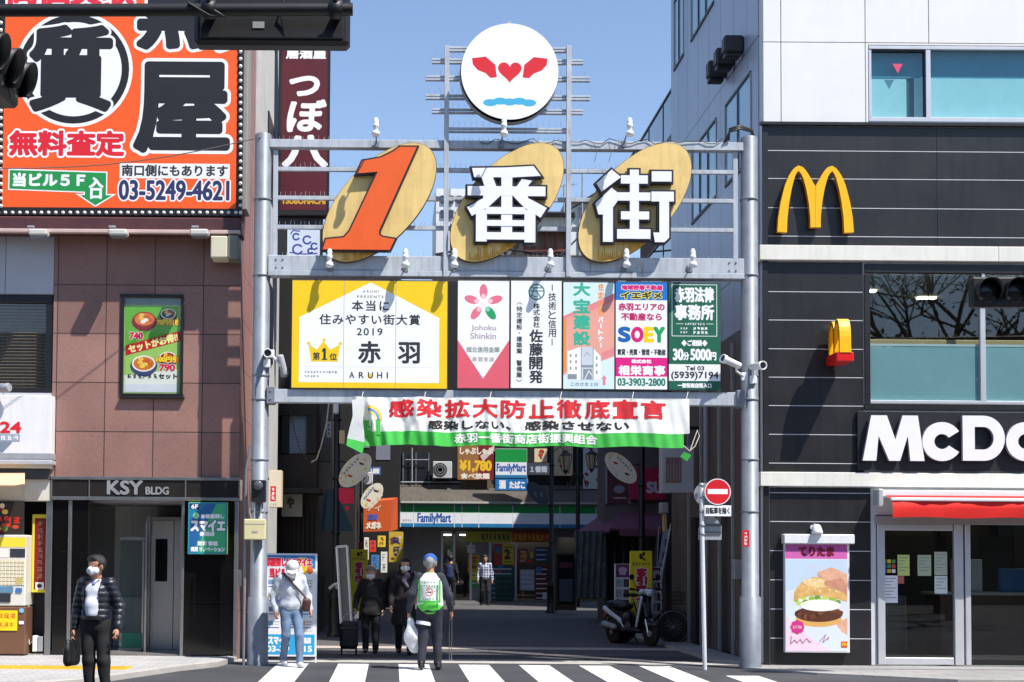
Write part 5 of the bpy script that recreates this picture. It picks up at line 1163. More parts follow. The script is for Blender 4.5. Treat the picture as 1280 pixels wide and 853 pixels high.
mb, a = sheet('s', 352, 616, 378, 646, DY - .1, .12, K(150, 146, 132)); a.text('や', 359, 622, 367, 635, K(40, 34, 30), 1.0)
mb.build('hanging_shop_sign', label='pale board with one dark brushed kana under the timber eave', cat='sign')
mb = MB(); x2 = at(440, 560, 36)[0]
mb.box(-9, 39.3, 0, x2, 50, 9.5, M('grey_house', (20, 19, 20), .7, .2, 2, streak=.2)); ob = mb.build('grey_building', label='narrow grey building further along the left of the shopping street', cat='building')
# projecting signs on the left
mb, a = sheet('s', 398, 519, 414.5, 577, 31, .25, K(96, 92, 82)); a.rect(408, 527, 414, 547, K(190, 196, 204)); a.scrib(3, 408.8, 529, 413.2, 545, K(60, 60, 70), True); a.scrib(6, 401, 551.5, 413.5, 555.5, K(120, 90, 190))
mb.build('projecting_sign', label='grey upright projecting sign with small purple writing beside the black lamp post', cat='sign')
LBX = M('lightbox_wood', (214, 186, 150), .5, .1)
mb, a = sheet('s', 336, 588, 352, 634, 26, .3, K(216, 206, 184), edge=LBX); a.rect(338, 608, 345, 627, K(206, 30, 40)); a.scrib(3, 339, 609.5, 344, 625.5, W_, True, .8); a.scrib(3, 337.5, 629.3, 346, 632.7, K(90, 90, 90))
mb.box(at(336, 600, 26)[0] - .4, 26.1, at(340, 600, 26)[2], at(336, 600, 26)[0], 26.16, at(340, 600, 26)[2] + .04, BLACK)
mb.build('lightbox', label='wooden lightbox sign with a red stamp behind the left gate post', cat='sign')
mb = MB(); P = [T3(x, y, 34) for x, y in ((397, 640), (405, 610), (442, 655), (442, 668), (397, 668))]
AWG = M('grey_green_awning', (70, 92, 88), .8, .15); V = [at(398, 612, 34.6), at(418, 612, 34.6), at(442, 664, 33), at(398, 664, 33)]; mb.prism(V, [p + np.array((0, .03, 0)) for p in V], AWG); mb.build('side_awning', label='grey green awning behind the black lamp post on the left', cat='awning')
def recess(px0, px1, py0, py1, Y, name, label, mat=DARK):  # a flat panel: the shade of the opening is put into its colour
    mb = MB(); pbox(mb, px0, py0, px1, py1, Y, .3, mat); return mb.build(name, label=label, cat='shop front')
# lamp posts
LPB = M('lamp_post_black', (16, 16, 18), .4, .2, 5)
def lamppost(px, pybase, pytop, Y, label, r=.065, base=True):
    b_ = at(px, pybase, Y); tz = at(px, pytop, Y)[2]
    t = thing('lamp_post', label, 'lamp post', (b_[0], Y, 0), 'black lamp posts along the shopping street')
    mb = MB(); 
    if base: mb.lathe([(.17, 0), (.17, .06), (.13, .1), (.13, .75), (.15, .8), (.1, .9), (r, 1.0), (r, tz - .02), (r * .7, tz)], (b_[0], Y, 0), (0, 0, 1), LPB, 18)
    else: mb.lathe([(r, 0), (r, tz - .02), (r * .7, tz)], (b_[0], Y, 0), (0, 0, 1), LPB, 14)
    for zz_ in (2.1, 3.2, 4.4):
        if zz_ < tz: mb.lathe([(r, -.03), (r * 1.35, -.02), (r * 1.35, .02), (r, .03)], (b_[0], Y, zz_), (0, 0, 1), LPB, 14)
    mb.build('pole', t); return t, b_[0], tz
LANT = M('lantern_glass', (206, 186, 150), .3, .1)
def lantern(t, x, Y, z, s=1., side=1, n=1):
    mb = MB(); mb.tube([(x, Y, z + .55 * s), (x + side * .25 * s, Y, z + .75 * s), (x + side * .42 * s, Y, z + .62 * s)], .016 * s, LPB, 6)
    c = np.array((x + side * .42 * s, Y, z + .2 * s)); mb.lathe([(.0, .45 * s), (.05 * s, .4 * s), (.2 * s, .3 * s), (.2 * s, .28 * s)], c, (0, 0, 1), LPB, 6, False); mb.lathe([(.1 * s, -.16 * s), (.05 * s, -.22 * s), (0, -.3 * s)], c, (0, 0, 1), LPB, 6, False)
    for k in range(6):
        a_ = k * math.pi / 3; mb.tube([c + (.1 * s * math.cos(a_), .1 * s * math.sin(a_), -.16 * s), c + (.19 * s * math.cos(a_), .19 * s * math.sin(a_), .28 * s)], .012 * s, LPB, 4)
    L = mb.build('lantern', t); m2 = MB(); m2.lathe([(.09 * s, -.15 * s), (.175 * s, .28 * s)], c, (0, 0, 1), LANT, 6, False); m2.build('lantern_glass', L)
def fan(t, px, py, rx, ry, rot, Y, front=True, seed=1):
    rnd = random.Random(seed); c = at(px, py, Y); k = Y / FPX
    mb = MB(); P = []
    for i in range(36):
        a_ = 2 * math.pi * i / 36; u, v = rx * math.cos(a_), ry * math.sin(a_); ph = R(rot); P.append((px + u * math.cos(ph) - v * math.sin(ph), py + u * math.sin(ph) + v * math.cos(ph)))
    V = [at(x, y, Y) for x, y in P]; mb.prism(V, [p + np.array((0, .03, 0)) for p in V], K(226, 220, 200) if front else K(70, 76, 84), BLACK)
    a = Art(mb, px, py, Y)
    if front:
        for i in range(26):
            a_, q = rnd.uniform(0, 6.3), math.sqrt(rnd.uniform(.3, .85)); u, v = rx * q * math.cos(a_), ry * q * math.sin(a_); ph = R(rot)
            a.ell(px + u * math.cos(ph) - v * math.sin(ph), py + u * math.sin(ph) + v * math.cos(ph), rnd.uniform(.8, 2.2), rnd.uniform(.6, 1.5), rnd.choice([K(240, 206, 60), K(236, 232, 220), K(230, 180, 90), K(214, 206, 190), K(200, 196, 190)]), rnd.uniform(0, 180))
        c_, s_ = math.cos(R(rot)), math.sin(R(rot))
        for du, cc in ((-.18, K(196, 30, 40)), (.22, K(60, 40, 50))):
            x, y = px + du * rx * c_ * 2, py + du * rx * s_ * 2; a.poly([(x - 3, y - 2), (x + 3, y), (x + 2.6, y + 2.2), (x - 2.4, y + 1)], cc)
        for i in range(6):
            x, y = px + rx * (-.45 + .18 * i) * c_ + ry * .5 * s_, py + rx * (-.45 + .18 * i) * s_ - ry * .5 * c_; a.line([(x - 1.6, y - .8), (x + 1.6, y + .8)], .8, K(90, 100, 150)); a.line([(x + .8, y - 1.5), (x - .6, y + 1.5)], .7, K(90, 100, 150))
    else:
        a.scrib(2, px - rx * .4, py - ry * .3, px + rx * .4, py + ry * .5, K(120, 126, 134))
    return mb.build('fan_plate', t)
t, lx, _ = lamppost(419, 797, 505, 30, 'nearest black lamp post on the left with a pink flag and a fan plate')
fan(t, 444, 588, 26, 14.5, -47, 30.0 - .12, True, 3)
mb = MB(); pbox(mb, 421, 585, 432, 587, 29.95, .03, LPB); mb.tube([T3(419, 575, 29.95), T3(440, 580, 29.95)], .02, LPB, 6)
pbox(mb, 424, 538, 431, 555, 29.85, .15, M('beige_box', (196, 176, 130), .5, .1), .01); pbox(mb, 416.5, 504, 423.5, 517, 29.8, .2, WHITE, .03); mb.build('control_box', t)
mb = MB(); P = [(423.5, 610.5), (442, 610.5), (442, 629.5), (427, 629.5), (423.5, 625)]; V = [at(x, y, 29.9) for x, y in P]; mb.prism(V, [p + np.array((0, .03, 0)) for p in V], M('pink_flag', (226, 30, 74), .6, .06)); P = [(430.5, 633), (438, 633), (436, 636.5), (434, 639.5), (432, 636.5)]; V = [at(x, y, 29.9) for x, y in P]; mb.prism(V, [p + np.array((0, .03, 0)) for p in V], MATS['pink_flag']); mb.build('pink_flag', t)
mb = MB(); mb.tube([T3(412, 736, 29.8), T3(418, 731, 29.75), T3(428, 728, 29.8), T3(430, 732, 29.8), T3(420, 735, 29.75)], .035, M('white_cloth_tie', (206, 206, 200), .8, .1), 7); mb.build('cloth_tie', t)
t, lx, _ = lamppost(451, 762, 590, 38, 'thin grey lamp post with a fan plate left of the orange shop sign', .05, False)
fan(t, 465, 620, 18.5, 10.5, -52, 37.9, True, 9)
mb = MB(); p = at(451, 690, 38); mb.lathe([(.055, -.25), (.056, .25)], p, (0, 0, 1), K(190, 30, 40), 14); mb.build('red_band', t)
t, lx, tz = lamppost(689, 765, 555, 44, 'black lamp post before the middle of the convenience store')
fan(t, 672, 617, 18, 9.5, 47, 43.9, False, 4); lantern(t, lx, 44, at(707, 590, 44)[2], 1.0, 1)
t, lx, tz = lamppost(722, 760, 545, 50, 'slim black lamp post with scrollwork and lantern before the store sign', .07, False)
lantern(t, lx, 50, at(737, 588, 50)[2], 1.1, 1)
mb = MB()
for s_ in (-1, 1):
    P = [(lx + s_ * (.05 + .32 * i / 10), 50, at(722, 600, 50)[2] + .25 * math.sin(i * .6)) for i in range(11)]; mb.tube(P, .02, LPB, 5)
mb.tube([(lx - .8, 50, at(722, 612, 50)[2]), (lx + .8, 50, at(722, 612, 50)[2])], .025, LPB, 6); mb.build('scrollwork', t)
t, lx, tz = lamppost(802, 800, 556, 31.5, 'black lamp post behind the scooter with a fan plate leaning left')
fan(t, 776, 585, 25, 13, 44, 31.4, True, 6)
mb = MB(); mb.tube([T3(802, 580, 31.5), T3(783, 583, 31.5)], .02, LPB, 6); mb.build('bracket', t)
# ---- the convenience store at the end
FY = 56.5
ft = thing('store_building', 'convenience store with green, white and blue fascia at the end of the street', 'building', (4, FY, 0))
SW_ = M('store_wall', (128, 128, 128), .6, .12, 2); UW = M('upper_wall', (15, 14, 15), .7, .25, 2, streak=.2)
FX0, FX1 = at(500, 700, FY)[0], at(752, 700, FY)[0]
def fz(py): return at(620, py, FY)[2]
ops = [(552, 664, 590, 752), (612, 672, 690, 752), (697, 672, 748, 752)]
mb = MB(); mb.wall(FX0, FX1, 0, fz(658), FY, .3, SW_, [(rw(*q, FY)[0], rw(*q, FY)[2], max(0.02, rw(*q, FY)[1]), rw(*q, FY)[3]) for q in ops])
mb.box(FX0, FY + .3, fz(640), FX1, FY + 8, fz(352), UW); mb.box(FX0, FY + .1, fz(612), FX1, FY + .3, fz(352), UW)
mb.build('wall', ft)
mb = MB(); mb.box(FX0 + .1, FY + 6, 0, FX1, FY + 6.1, fz(640), M('store_back', (70, 66, 62), .7, .2)); mb.box(FX0 + .1, FY + .3, -.02, FX1, FY + 6, .03, MATS['shop_floor']); mb.box(FX0 - .1, FY + .3, 0, FX0, FY + 6, fz(640), DARK); mb.box(FX1, FY + .3, 0, FX1 + .1, FY + 6, fz(640), DARK)
mb.build('interior', ft)
# fascia
GF = M('fascia_green', (24, 146, 66), .35, .06); WFm = M('fascia_white', (226, 230, 236), .35, .05); BFm = M('fascia_blue', (40, 120, 170), .35, .06)
mb = MB(); fy = FY - 1.25  # overhang deepened so that its shade covers the storefront
mb.box(FX0, fy, fz(660), FX1, FY - .004, fz(631), GREYP, .01)
a = Art(mb, 625, 645, fy, d0=.004)
a.rect(501, 632, 748, 641.5, GF); a.rect(501, 641.5, 748, 655, WFm); a.rect(501, 655, 748, 659.5, BFm)
for x in (500.5, 517, 568, 577.5, 598.5, 641, 689, 700, 745): a.rect(x - .5, 631.5, x + .5, 660, K(206, 210, 214))
fa = mb.build('fascia', ft)
m2 = MB(); a.mb = m2; a.text('FamilyMart', 522, 642.5, 563.5, 657, K(20, 80, 160), .45); a.scrib(5, 503, 649.5, 514.5, 653.5, TX); m2.build('lettering', fa)
mb = MB(); ROOFM = M('tin_roof', (84, 78, 72), .6, .25, 2, streak=.3)
V = [(FX0 - .1, fy - .1, fz(630)), (FX1, fy - .1, fz(630)), (FX1, FY + .1, fz(611) + .15), (FX0 - .1, FY + .1, fz(611) + .15)]; mb.prism(V, [(x, y, z - .06) for x, y, z in V], ROOFM); mb.box(FX0, fy - .14, fz(631.5), FX1, fy - .08, fz(629), K(180, 178, 172))
n = 40
for i in range(n):
    x = FX0 + (FX1 - FX0) * i / n; mb.tube([(x, fy - .08, fz(630) + .02), (x, FY + .08, fz(611) + .02)], .02, ROOFM, 4, False)
mb.build('canopy_roof', ft)
mb = MB(); V = [T3(x, y, FY - .2) for x, y in ((577, 600), (613, 600), (620, 617), (571, 617))]; mb.prism(V, [(x, y + .2, z) for x, y, z in V], M('thatch_brown', (100, 88, 72), .9, .3, 12)); mb.build('thatched_hood', ft)
for q in ((504, 566, 536, 608), (590, 500, 616, 552)):
    mb = MB(); x0, z0, x1, z1 = rw(*q, FY)
    mb.box(x0, FY + .03, z0, x1, FY + .09, z1, M('dark_glass_upper', (34, 38, 44), .12, .2), .0)
    for x in (x0, (x0 + x1) / 2, x1): mb.box(x - .03, FY, z0, x + .03, FY + .08, z1, M('dull_frame', (84, 86, 90), .5, .1))
    mb.box(x0, FY, z0 - .05, x1, FY + .09, z0, GREYP); mb.build('window', ft)
mb = MB(); mb.tube([T3(501, 603, FY - .15), T3(580, 603, FY - .15)], .03, GREYP, 6); mb.tube([T3(515, 560, FY - .1), T3(515, 610, FY - .1)], .03, GREYP, 6); mb.tube([T3(507, 575, FY - .1), T3(536, 575, FY - .1)], .02, GREYP, 6); mb.build('railing', ft)
# storefront
mb = MB()
for q in ((551, 664, 554, 752), (566, 664, 569, 752), (587, 664, 590, 752), (554, 664, 587, 668), (611, 672, 614, 752), (643.5, 672, 646, 752), (687, 672, 690, 752)): pbox(mb, *q, FY - .02, .1, ALU, .004)
dfm = mb.build('door_frame', ft)
m2 = MB()
for q in ((554, 668, 566, 752), (569, 668, 587, 752), (614, 672, 643.5, 750), (646, 672, 687, 750), (697, 672, 748, 752)): pane(m2, *q, FY + .04, GLASS)
m2.build('pane', dfm)
mb = MB(); pbox(mb, 582, 664.5, 640, 678, FY - .08, .04, K(176, 176, 50)); pbox(mb, 640.5, 664.5, 688, 678, FY - .08, .04, K(190, 70, 20)); a = Art(mb, 640, 671, FY - .08); a.scrib(7, 601, 666.5, 637, 676.5, K(50, 50, 40), w=1.1); a.scrib(8, 642, 666.5, 686, 676.5, K(240, 190, 60), w=1.2)
mb.build('window_banner', ft)
mb = MB(); a = Art(mb, 650, 710, FY - .0, d0=.0)
for q, cc in (((584, 682, 594, 692), (206, 206, 206)), ((585, 694, 599, 716), (206, 160, 20)), ((587, 716, 596, 726), (214, 214, 40)), ((586, 726, 597, 736), (40, 150, 60)), ((618, 680, 628, 706), (190, 40, 60)), ((628, 681, 642, 706), (214, 200, 50)), ((614, 708, 642, 750), (40, 90, 110)), ((648, 686, 660, 704), (150, 40, 60)), ((650, 712, 668, 738), (176, 186, 196)), ((668, 708, 686, 750), (96, 30, 34)), ((668, 684, 686, 702), (36, 70, 110)), ((700, 690, 716, 740), (70, 90, 90)), ((720, 700, 744, 745), (50, 44, 44))):
    a.rect(*q, K(*cc))
    for i in range(int((q[3] - q[1]) / 6)): a.rect(q[0] + 2, q[1] + 3 + i * 6, q[2] - 2 - i % 3, q[1] + 4.2 + i * 6, K(230, 230, 226) if cc[0] < 190 else K(60, 60, 60))
a.text('2', 631, 687, 637, 699, K(60, 50, 40), .8); a.text('70', 651, 690, 658, 700, K(230, 170, 40), .5); a.scrib(2, 587, 697, 597, 713, K(140, 40, 50), True, 1.2)
for i in range(34):
    x = random.choice((random.uniform(614, 640), random.uniform(647, 684), random.uniform(698, 744), random.uniform(555, 563))); y = random.uniform(682, 742); w_ = random.uniform(2, 7); h_ = random.uniform(3, 9)
    a.rect(x, y, x + w_, y + h_, random.choice([K(226, 220, 210), K(220, 60, 50), K(240, 200, 40), K(60, 150, 90), K(60, 120, 190), K(236, 236, 236), K(236, 140, 60), K(200, 60, 120)]))
mb.build('window_poster', ft, kind='stuff')
for x in (555, 575, 618, 635, 652, 672, 705, 725):
    mb = MB(); pbox(mb, x, 667, x + 9, 669.5, FY + 2.5, .2, E5); mb.build('ceiling_lamp', ft)
# stacked crates
for i in range(5):
    mb = MB(); q = rw(619, 748 - i * 7, 640, 748 - i * 7 + 6.6, FY - .4); CG_ = M('crate_green', (34, 84, 76), .5, .1)
    mb.box(q[0], FY - .6, q[1], q[2], FY - .2, q[3], CG_, .01)
    for j in range(6): mb.box(q[0] + .06 + j * .1, FY - .612, q[1] + .05, q[0] + .12 + j * .1, FY - .598, q[3] - .05, BLACK)
    mb.build('plastic_crate', label='green plastic crate in the stack left of the store window', cat='crate', group='stacked green crates outside the store')
# store side sign
t = thing('store_sign', 'box sign with green, white and blue bands above the store', 'sign', T3(639, 614, FY - 1.5))
mb = MB(); sy = FY - 1.6; pbox(mb, 619, 561, 659, 598, sy, .3, GREYP, .01); pbox(mb, 619, 598.5, 660, 613.5, sy + .02, .3, GREYP, .01); pbox(mb, 617, 565, 619, 610, sy + .1, .1, BLACK)
a = Art(mb, 639, 587, sy); a.rect(619.5, 561.5, 658.5, 578, GF); a.rect(619.5, 578, 658.5, 594, WFm); a.rect(619.5, 594, 658.5, 597.5, BFm); a.rect(619.5, 599, 659.5, 613, K(26, 110, 180)); mb.build('case', t)
m2 = MB(); a.mb = m2; a.text('FamilyMart', 621, 580, 657, 592.5, K(20, 80, 160), .4); a.text('酒', 624, 601, 632, 611, W_, .6); a.text('たばこ', 637, 602, 656, 610.5, W_, .5); m2.build('lettering', t)
mb, a = sheet('s', 572, 556, 618, 600, FY - .5, .08, K(150, 104, 60)); a.rect(598, 556.5, 617.5, 599.5, K(120, 34, 36)); a.poly([(600, 570), (618, 556), (618, 563), (604, 577)], K(206, 190, 180)); a.text('しゃぶしゃぶ', 575, 560, 616, 568, K(236, 226, 210), .5); a.text('¥1,780', 575, 576, 614, 590, K(246, 190, 40), .9); a.text('食べ放題', 576, 592, 612, 598.5, K(236, 226, 210), .45)
mb.build('restaurant_billboard', label='brown and dark red billboard with a yellow price beside the store sign', cat='billboard')
def ac(q, Y, label):
    t = thing('air_conditioner', label, 'air conditioner', T3((q[0] + q[2]) / 2, q[3], Y), 'outdoor air conditioner units'); mb = MB(); pbox(mb, *q, Y, .4, M('ac_white', (190, 192, 194), .5, .1), .02); pbox(mb, q[0] + 1, q[3], q[0] + 3, q[3] + 3, Y, .4, BLACK); pbox(mb, q[2] - 3, q[3], q[2] - 1, q[3] + 3, Y, .4, BLACK); mb.build('case', t)
    c_ = at(q[0] + (q[2] - q[0]) * .38, (q[1] + q[3]) / 2, Y); rr_ = (q[3] - q[1]) * .42 * Y / FPX; m2 = MB(); m2.lathe([(rr_, 0), (rr_, .01)], c_, (0, -1, 0), M('ac_grille', (60, 62, 66), .5, .1), 18)
    for s_ in (.35, .65): m2.lathe([(rr_ * s_, .012), (rr_ * s_ + .012, .02), (rr_ * s_ + .024, .012)], c_, (0, -1, 0), GREYP, 18)
    m2.build('fan_grille', t)
ac((541, 577, 565, 598), FY - .5, 'white air conditioner on the store roof under the banner')
ac((448, 590, 466, 606), 47, 'grey white air conditioner above the orange shop sign')
mb, a = sheet('s', 659, 579, 687, 594, 45, .15, K(60, 66, 78), edge=BLACK); a.text('１番街', 663, 583, 684, 590.5, K(170, 180, 196), .4)
mb.build('small_dark_sign', label='small dark sign right of the green and white box sign', cat='sign')
for q, cc, lb in (((668, 561, 684, 578), (220, 200, 160), 'beige poster above the small dark sign behind the lamp post'), ((692, 558, 716, 595), (214, 190, 150), 'patterned tan poster above the store fascia between the lamp posts'), ((729, 557, 752, 612), (214, 212, 206), 'white hanging board behind the lantern right of the store')):
    mb, a = sheet('s', *q, FY - .25, .05, K(*cc))
    for i in range(7): a.ell(random.uniform(q[0] + 3, q[2] - 3), random.uniform(q[1] + 3, q[3] - 3), random.uniform(1.5, 3.5), random.uniform(1, 3), random.choice([K(50, 50, 60), K(180, 40, 40), K(150, 120, 80)]), random.uniform(0, 90))
    mb.build('hanging_poster', label=lb, cat='poster')
# buildings left of the store
recess(396, 452, 600, 775, 45, 'dim_painted_front', 'flat shop front with its shade painted black behind the black lamp post and leaning board')
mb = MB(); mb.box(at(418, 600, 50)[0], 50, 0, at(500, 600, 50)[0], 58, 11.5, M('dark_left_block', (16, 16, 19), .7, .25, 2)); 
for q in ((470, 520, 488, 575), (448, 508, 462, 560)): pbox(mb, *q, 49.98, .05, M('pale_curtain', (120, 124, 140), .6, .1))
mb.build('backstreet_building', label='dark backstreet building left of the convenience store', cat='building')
mb, a = sheet('s', 461, 584, 476, 594, 48, .06, K(70, 100, 150)); a.text('１番街', 463, 586, 474, 592, W_, .4); mb.build('street_name_sign', label='small blue sign hanging above the orange shop sign', cat='sign')
t = thing('optician_sign', 'orange box awning sign with white and blue writing', 'sign', T3(475, 668, 42))
mb = MB(); OYL = 42.0; ORS = M('sign_orange', (200, 84, 26), .6, .08)
F_ = [T3(x, y, OYL) for x, y in ((452, 665), (488, 664), (490, 625), (452, 628))]; B2 = [T3(x, y, OYL + 1.2) for x, y in ((452, 660), (497, 662), (497, 622), (452, 625))]
mb.prism(F_, B2, ORS, M('sign_orange_side', (206, 84, 30), .6, .08)); mb.build('case', t)
m2 = MB(); a = Art(m2, 470, 645, OYL, d0=.01); a.text('アイ', 459, 632, 476, 639, K(220, 200, 180), .3); a.text('三鈴', 460, 643, 472, 650, K(90, 90, 170), .7); a.text('メガネ', 458, 653, 476, 661, K(236, 226, 210), .8); m2.build('lettering', t)
for i, (x0, y0, x1, y1, cc) in enumerate(((455, 672, 461, 700, (230, 226, 214)), (462, 676, 470, 690, (226, 70, 50)), (472, 670, 482, 684, (240, 200, 60)), (464, 694, 474, 712, (70, 130, 190)), (476, 690, 484, 716, (230, 230, 226)))):
    mb, a = sheet('s', x0, y0, x1, y1, 45.6, .03, K(*cc)); a.scrib(2, x0 + 1, y0 + 1, x1 - 1, y1 - 1, K(60, 50, 60), True, .6); mb.build('notice', label=('small white notice', 'small red notice', 'small yellow notice', 'small blue notice', 'tall white notice')[i] + ' hung in the dark shop front under the orange sign', cat='notice')
recess(452, 500, 664, 760, 46, 'shop_shade_panel', 'flat shop front with its shade painted black under the orange sign')
mb, a = sheet('s', 486, 665, 504, 703, 45, .06, K(196, 170, 60)); 
for i in range(10): a.ell(random.uniform(488, 502), random.uniform(668, 700), 2.5, 1.8, random.choice([K(60, 50, 90), K(220, 200, 150), K(120, 60, 40)]))
a.scrib(2, 488.5, 670, 501.5, 693, K(50, 44, 90), True, 1.8); mb.build('patterned_banner', label='yellow patterned banner hanging right of the orange sign', cat='banner')
# yellow warning boards
def yboard(x0, x1, y0, y1, Y, label, ytxt1):
    mb, a = sheet('s', x0, y0, x1, y1, Y, .05, K(232, 214, 20)); w_ = x1 - x0; cx = (x0 + x1) / 2
    a.ell(cx - w_ * .05, y0 + w_ * .28, w_ * .09, w_ * .13, BK); a.ell(cx + w_ * .12, y0 + w_ * .2, w_ * .07, w_ * .08, BK); a.line([(cx, y0 + w_ * .3), (cx + w_ * .2, y0 + w_ * .42)], w_ * .07, BK)
    a.scrib(6, x0 + w_ * .12, y0 + w_ * .47, x1 - w_ * .12, y0 + w_ * .61, TX); a.vtext('客引き', cx - w_ * .22, y0 + w_ * .75, cx + w_ * .22, ytxt1, K(206, 20, 60), w_ * .03, (W_, w_ * .03)); return mb.build('warning_board', label=label, cat='sign', group='yellow warning boards')
yboard(438, 459.5, 687, 765, 33, 'yellow upright warning board behind the elderly woman', 727)
mb = MB(); FYB = 28.8; x0, z0, x1, z1 = rw(788, 689, 816, 790, FYB)
mb2, a = sheet('s', 787.5, 689, 815.5, 790, FYB, .05, K(232, 214, 20), bev=.01)
a.ell(801, 696, 2.2, 3.5, BK); a.ell(804.5, 692.5, 2, 2.4, BK); a.line([(802, 697), (807, 701)], 2, BK); a.scrib(6, 790, 703, 813, 707.5, TX); a.vtext('客引き', 796, 711, 808, 741, K(196, 20, 70), .9, (W_, .9)); a.vtext('ダメ', 796, 745, 808, 764, K(196, 20, 70), .9, (W_, .9))
mb2.build('warning_board', label='yellow upright warning board behind the scooter', cat='sign', group='yellow warning boards')
# leaning board
t = thing('leaning_board', 'tall white framed board leaning on the black lamp post', 'board', T3(428, 790, 28.6))
mb = MB(); V = [T3(x, y, 28.9 - .002 * (y - 683)) for x, y in ((421, 684), (434, 683), (440, 790), (427, 788))]; mb.prism(V, [(x + .01, y + .05, z) for x, y, z in V], M('board_grey', (110, 110, 108), .5, .15)); mb.build('panel', t)
m2 = MB()
for i in range(4): m2.tube([np.array(V[i]) - (0, .01, 0), np.array(V[(i + 1) % 4]) - (0, .01, 0)], .03, WHITE, 6)
m2.build('frame', t)
# listings board
t = thing('listing_board', 'white freestanding property board with blue foot and red heading behind the left gate post', 'sign', T3(362, 828, 22.9))
LB = 22.9; mb = MB(); pbox(mb, 329, 692, 396, 821, LB, .06, WHITE, .006); a = Art(mb, 362, 757, LB); a.rect(331, 694.5, 393.5, 818, K(226, 228, 232)); a.poly([(331, 694.5), (393.5, 694.5), (393.5, 712), (380, 706), (331, 698)], K(40, 120, 190)); a.poly([(372, 697), (382, 697), (388, 716), (380, 718)], K(240, 190, 40)); a.ell(387, 713, 4, 5, K(226, 110, 60)); a.rect(331, 793, 393.5, 818, K(40, 160, 214))
for i in range(3):
    for j in range(4):
        x = 334 + i * 20; y = 724 + j * 17; a.rect(x, y, x + 17, y + 14, [K(236, 236, 236), K(206, 216, 226), K(220, 214, 206)][(i + j) % 3]); a.rect(x + 1, y + 1, x + 8, y + 7, [K(120, 150, 180), K(190, 160, 120), K(90, 110, 140)][(i * 2 + j) % 3]); a.rect(x + 9, y + 2, x + 16, y + 3, K(120, 120, 130)); a.rect(x + 9, y + 5, x + 15, y + 6, K(150, 150, 160)); a.rect(x + 1, y + 9, x + 15, y + 10.4, K(60, 110, 180))
mb.build('panel', t)
m2 = MB(); a.mb = m2; a.text('部屋探しはスマイエ', 331.5, 698, 389, 708, K(206, 30, 60), .8, (W_, .6)); a.text('当ビル', 337, 711, 357, 722, K(206, 30, 60), .8, (W_, .6)); a.text('スマイエ', 336, 796, 362, 805, W_, .8); a.text('赤羽店', 371, 797, 389, 804, W_, .5); a.text('03-39   015', 334, 807.5, 390, 814.5, W_, .5); m2.build('lettering', t)
m2 = MB()
for x in (331, 394.5): m2.tube([T3(x, 700, LB + .04), T3(x, 830, LB + .04)], .014, WHITE, 6); m2.tube([T3(x, 828, LB - .3), T3(x, 828, LB + .4)], .014, WHITE, 6)
m2.build('stand', t)
# ---- right side of the street
BR = M('brick_brown', (96, 62, 48), .7, .2, 3, streak=.15)
bt2 = thing('balcony_building', 'dark brick building with glazed balconies behind the restaurant building', 'building', (6.8, 33, 0))
mb = MB(); mb.box(6.25, 30, 5.5, 9, 37.2, 10.3, BR); mb.box(8.3, 30, 0, 17, 38.5, 19, M('unseen_shade_block', (70, 70, 74), .6, .1)); mb.box(6.9, 30, 0, 8.3, 37.2, 5.5, DARK)  # the tall rear box is added out of view to shade the street
mb.box(9.3, 46, 0, 16, 55.5, 13, MATS['unseen_shade_block']); mb.build('wall', bt2)  # a further box, added to throw shade on the store and its paving
mb = MB()
for z in (7.4, 10.4): mb.box(5.85, 30, z, 6.3, 37.4, z + .22, M('balcony_slab', (64, 66, 74), .6, .12)); mb.box(5.9, 30, z - .6, 6.25, 37.3, z, M('balcony_soffit', (60, 62, 70), .6, .1))
bb = mb.build('balcony', bt2)
m2 = MB()
for z in (7.62, 10.62):
    m2.box(5.88, 30, z, 5.9, 37.35, z + .95, glass('balcony_glass', (60, 84, 100), 1.6)); m2.box(5.86, 30, z + .95, 5.93, 37.38, z + 1.0, BLACK)
    for y in (30.1, 32, 33.8, 35.6, 37.3): m2.box(5.87, y - .03, z, 5.92, y + .03, z + .95, BLACK)
m2.build('balustrade', bb)
# low two storey shop with purple awnings
SY = 39.0
st = thing('purple_awning_shop', 'low shop with purple sign and dark purple awnings on the right of the street', 'building', T3(795, 750, SY))
mb = MB(); X0 = at(756, 600, SY)[0]; mb.box(X0, SY, 0, 16, SY + 1.4, 7.0, M('shop_grey', (110, 102, 100), .7, .2, 2)); 
mb.build('wall', st)
mb, a = sheet('s', 788, 585, 832, 625, SY - .3, .2, K(190, 34, 76)); a.text('SU', 809, 603, 829, 616, K(214, 200, 206), 1.0); a.text('C', 823, 592, 827, 597, K(190, 150, 160), .4); mb.build('sign_panel', st)
mb = MB(); x0, z0, x1, z1 = rw(758, 583, 787, 630, SY - .05); mb.box(x0, SY - .05, z0, x1, SY, z1, M('pink_glass', (110, 70, 74), .15, .2)); mb.box(x0 - .03, SY - .08, z0, x0 + .02, SY, z1, GREYP); mb.box(x1 - .02, SY - .08, z0, x1 + .03, SY, z1, GREYP); a = Art(mb, 772, 607, SY - .06); a.ell(774, 612, 7, 5, K(150, 150, 160)); a.rect(767, 622, 783, 623.5, K(206, 190, 180)); mb.build('window', st)
PUR = M('awning_purple', (128, 74, 92), .8, .15)
mb = MB()
for V in ([T3(762, 661, SY - 1.2), T3(836, 663, SY - 1.2), T3(836, 641, SY), T3(770, 641, SY)], [T3(716, 668, SY + 1), T3(762, 664, SY - 1.2), T3(779, 641, SY), T3(752, 643, SY + 2)]):
    mb.prism(V, [np.array(p) + (0, .02, -.05) for p in V], PUR)
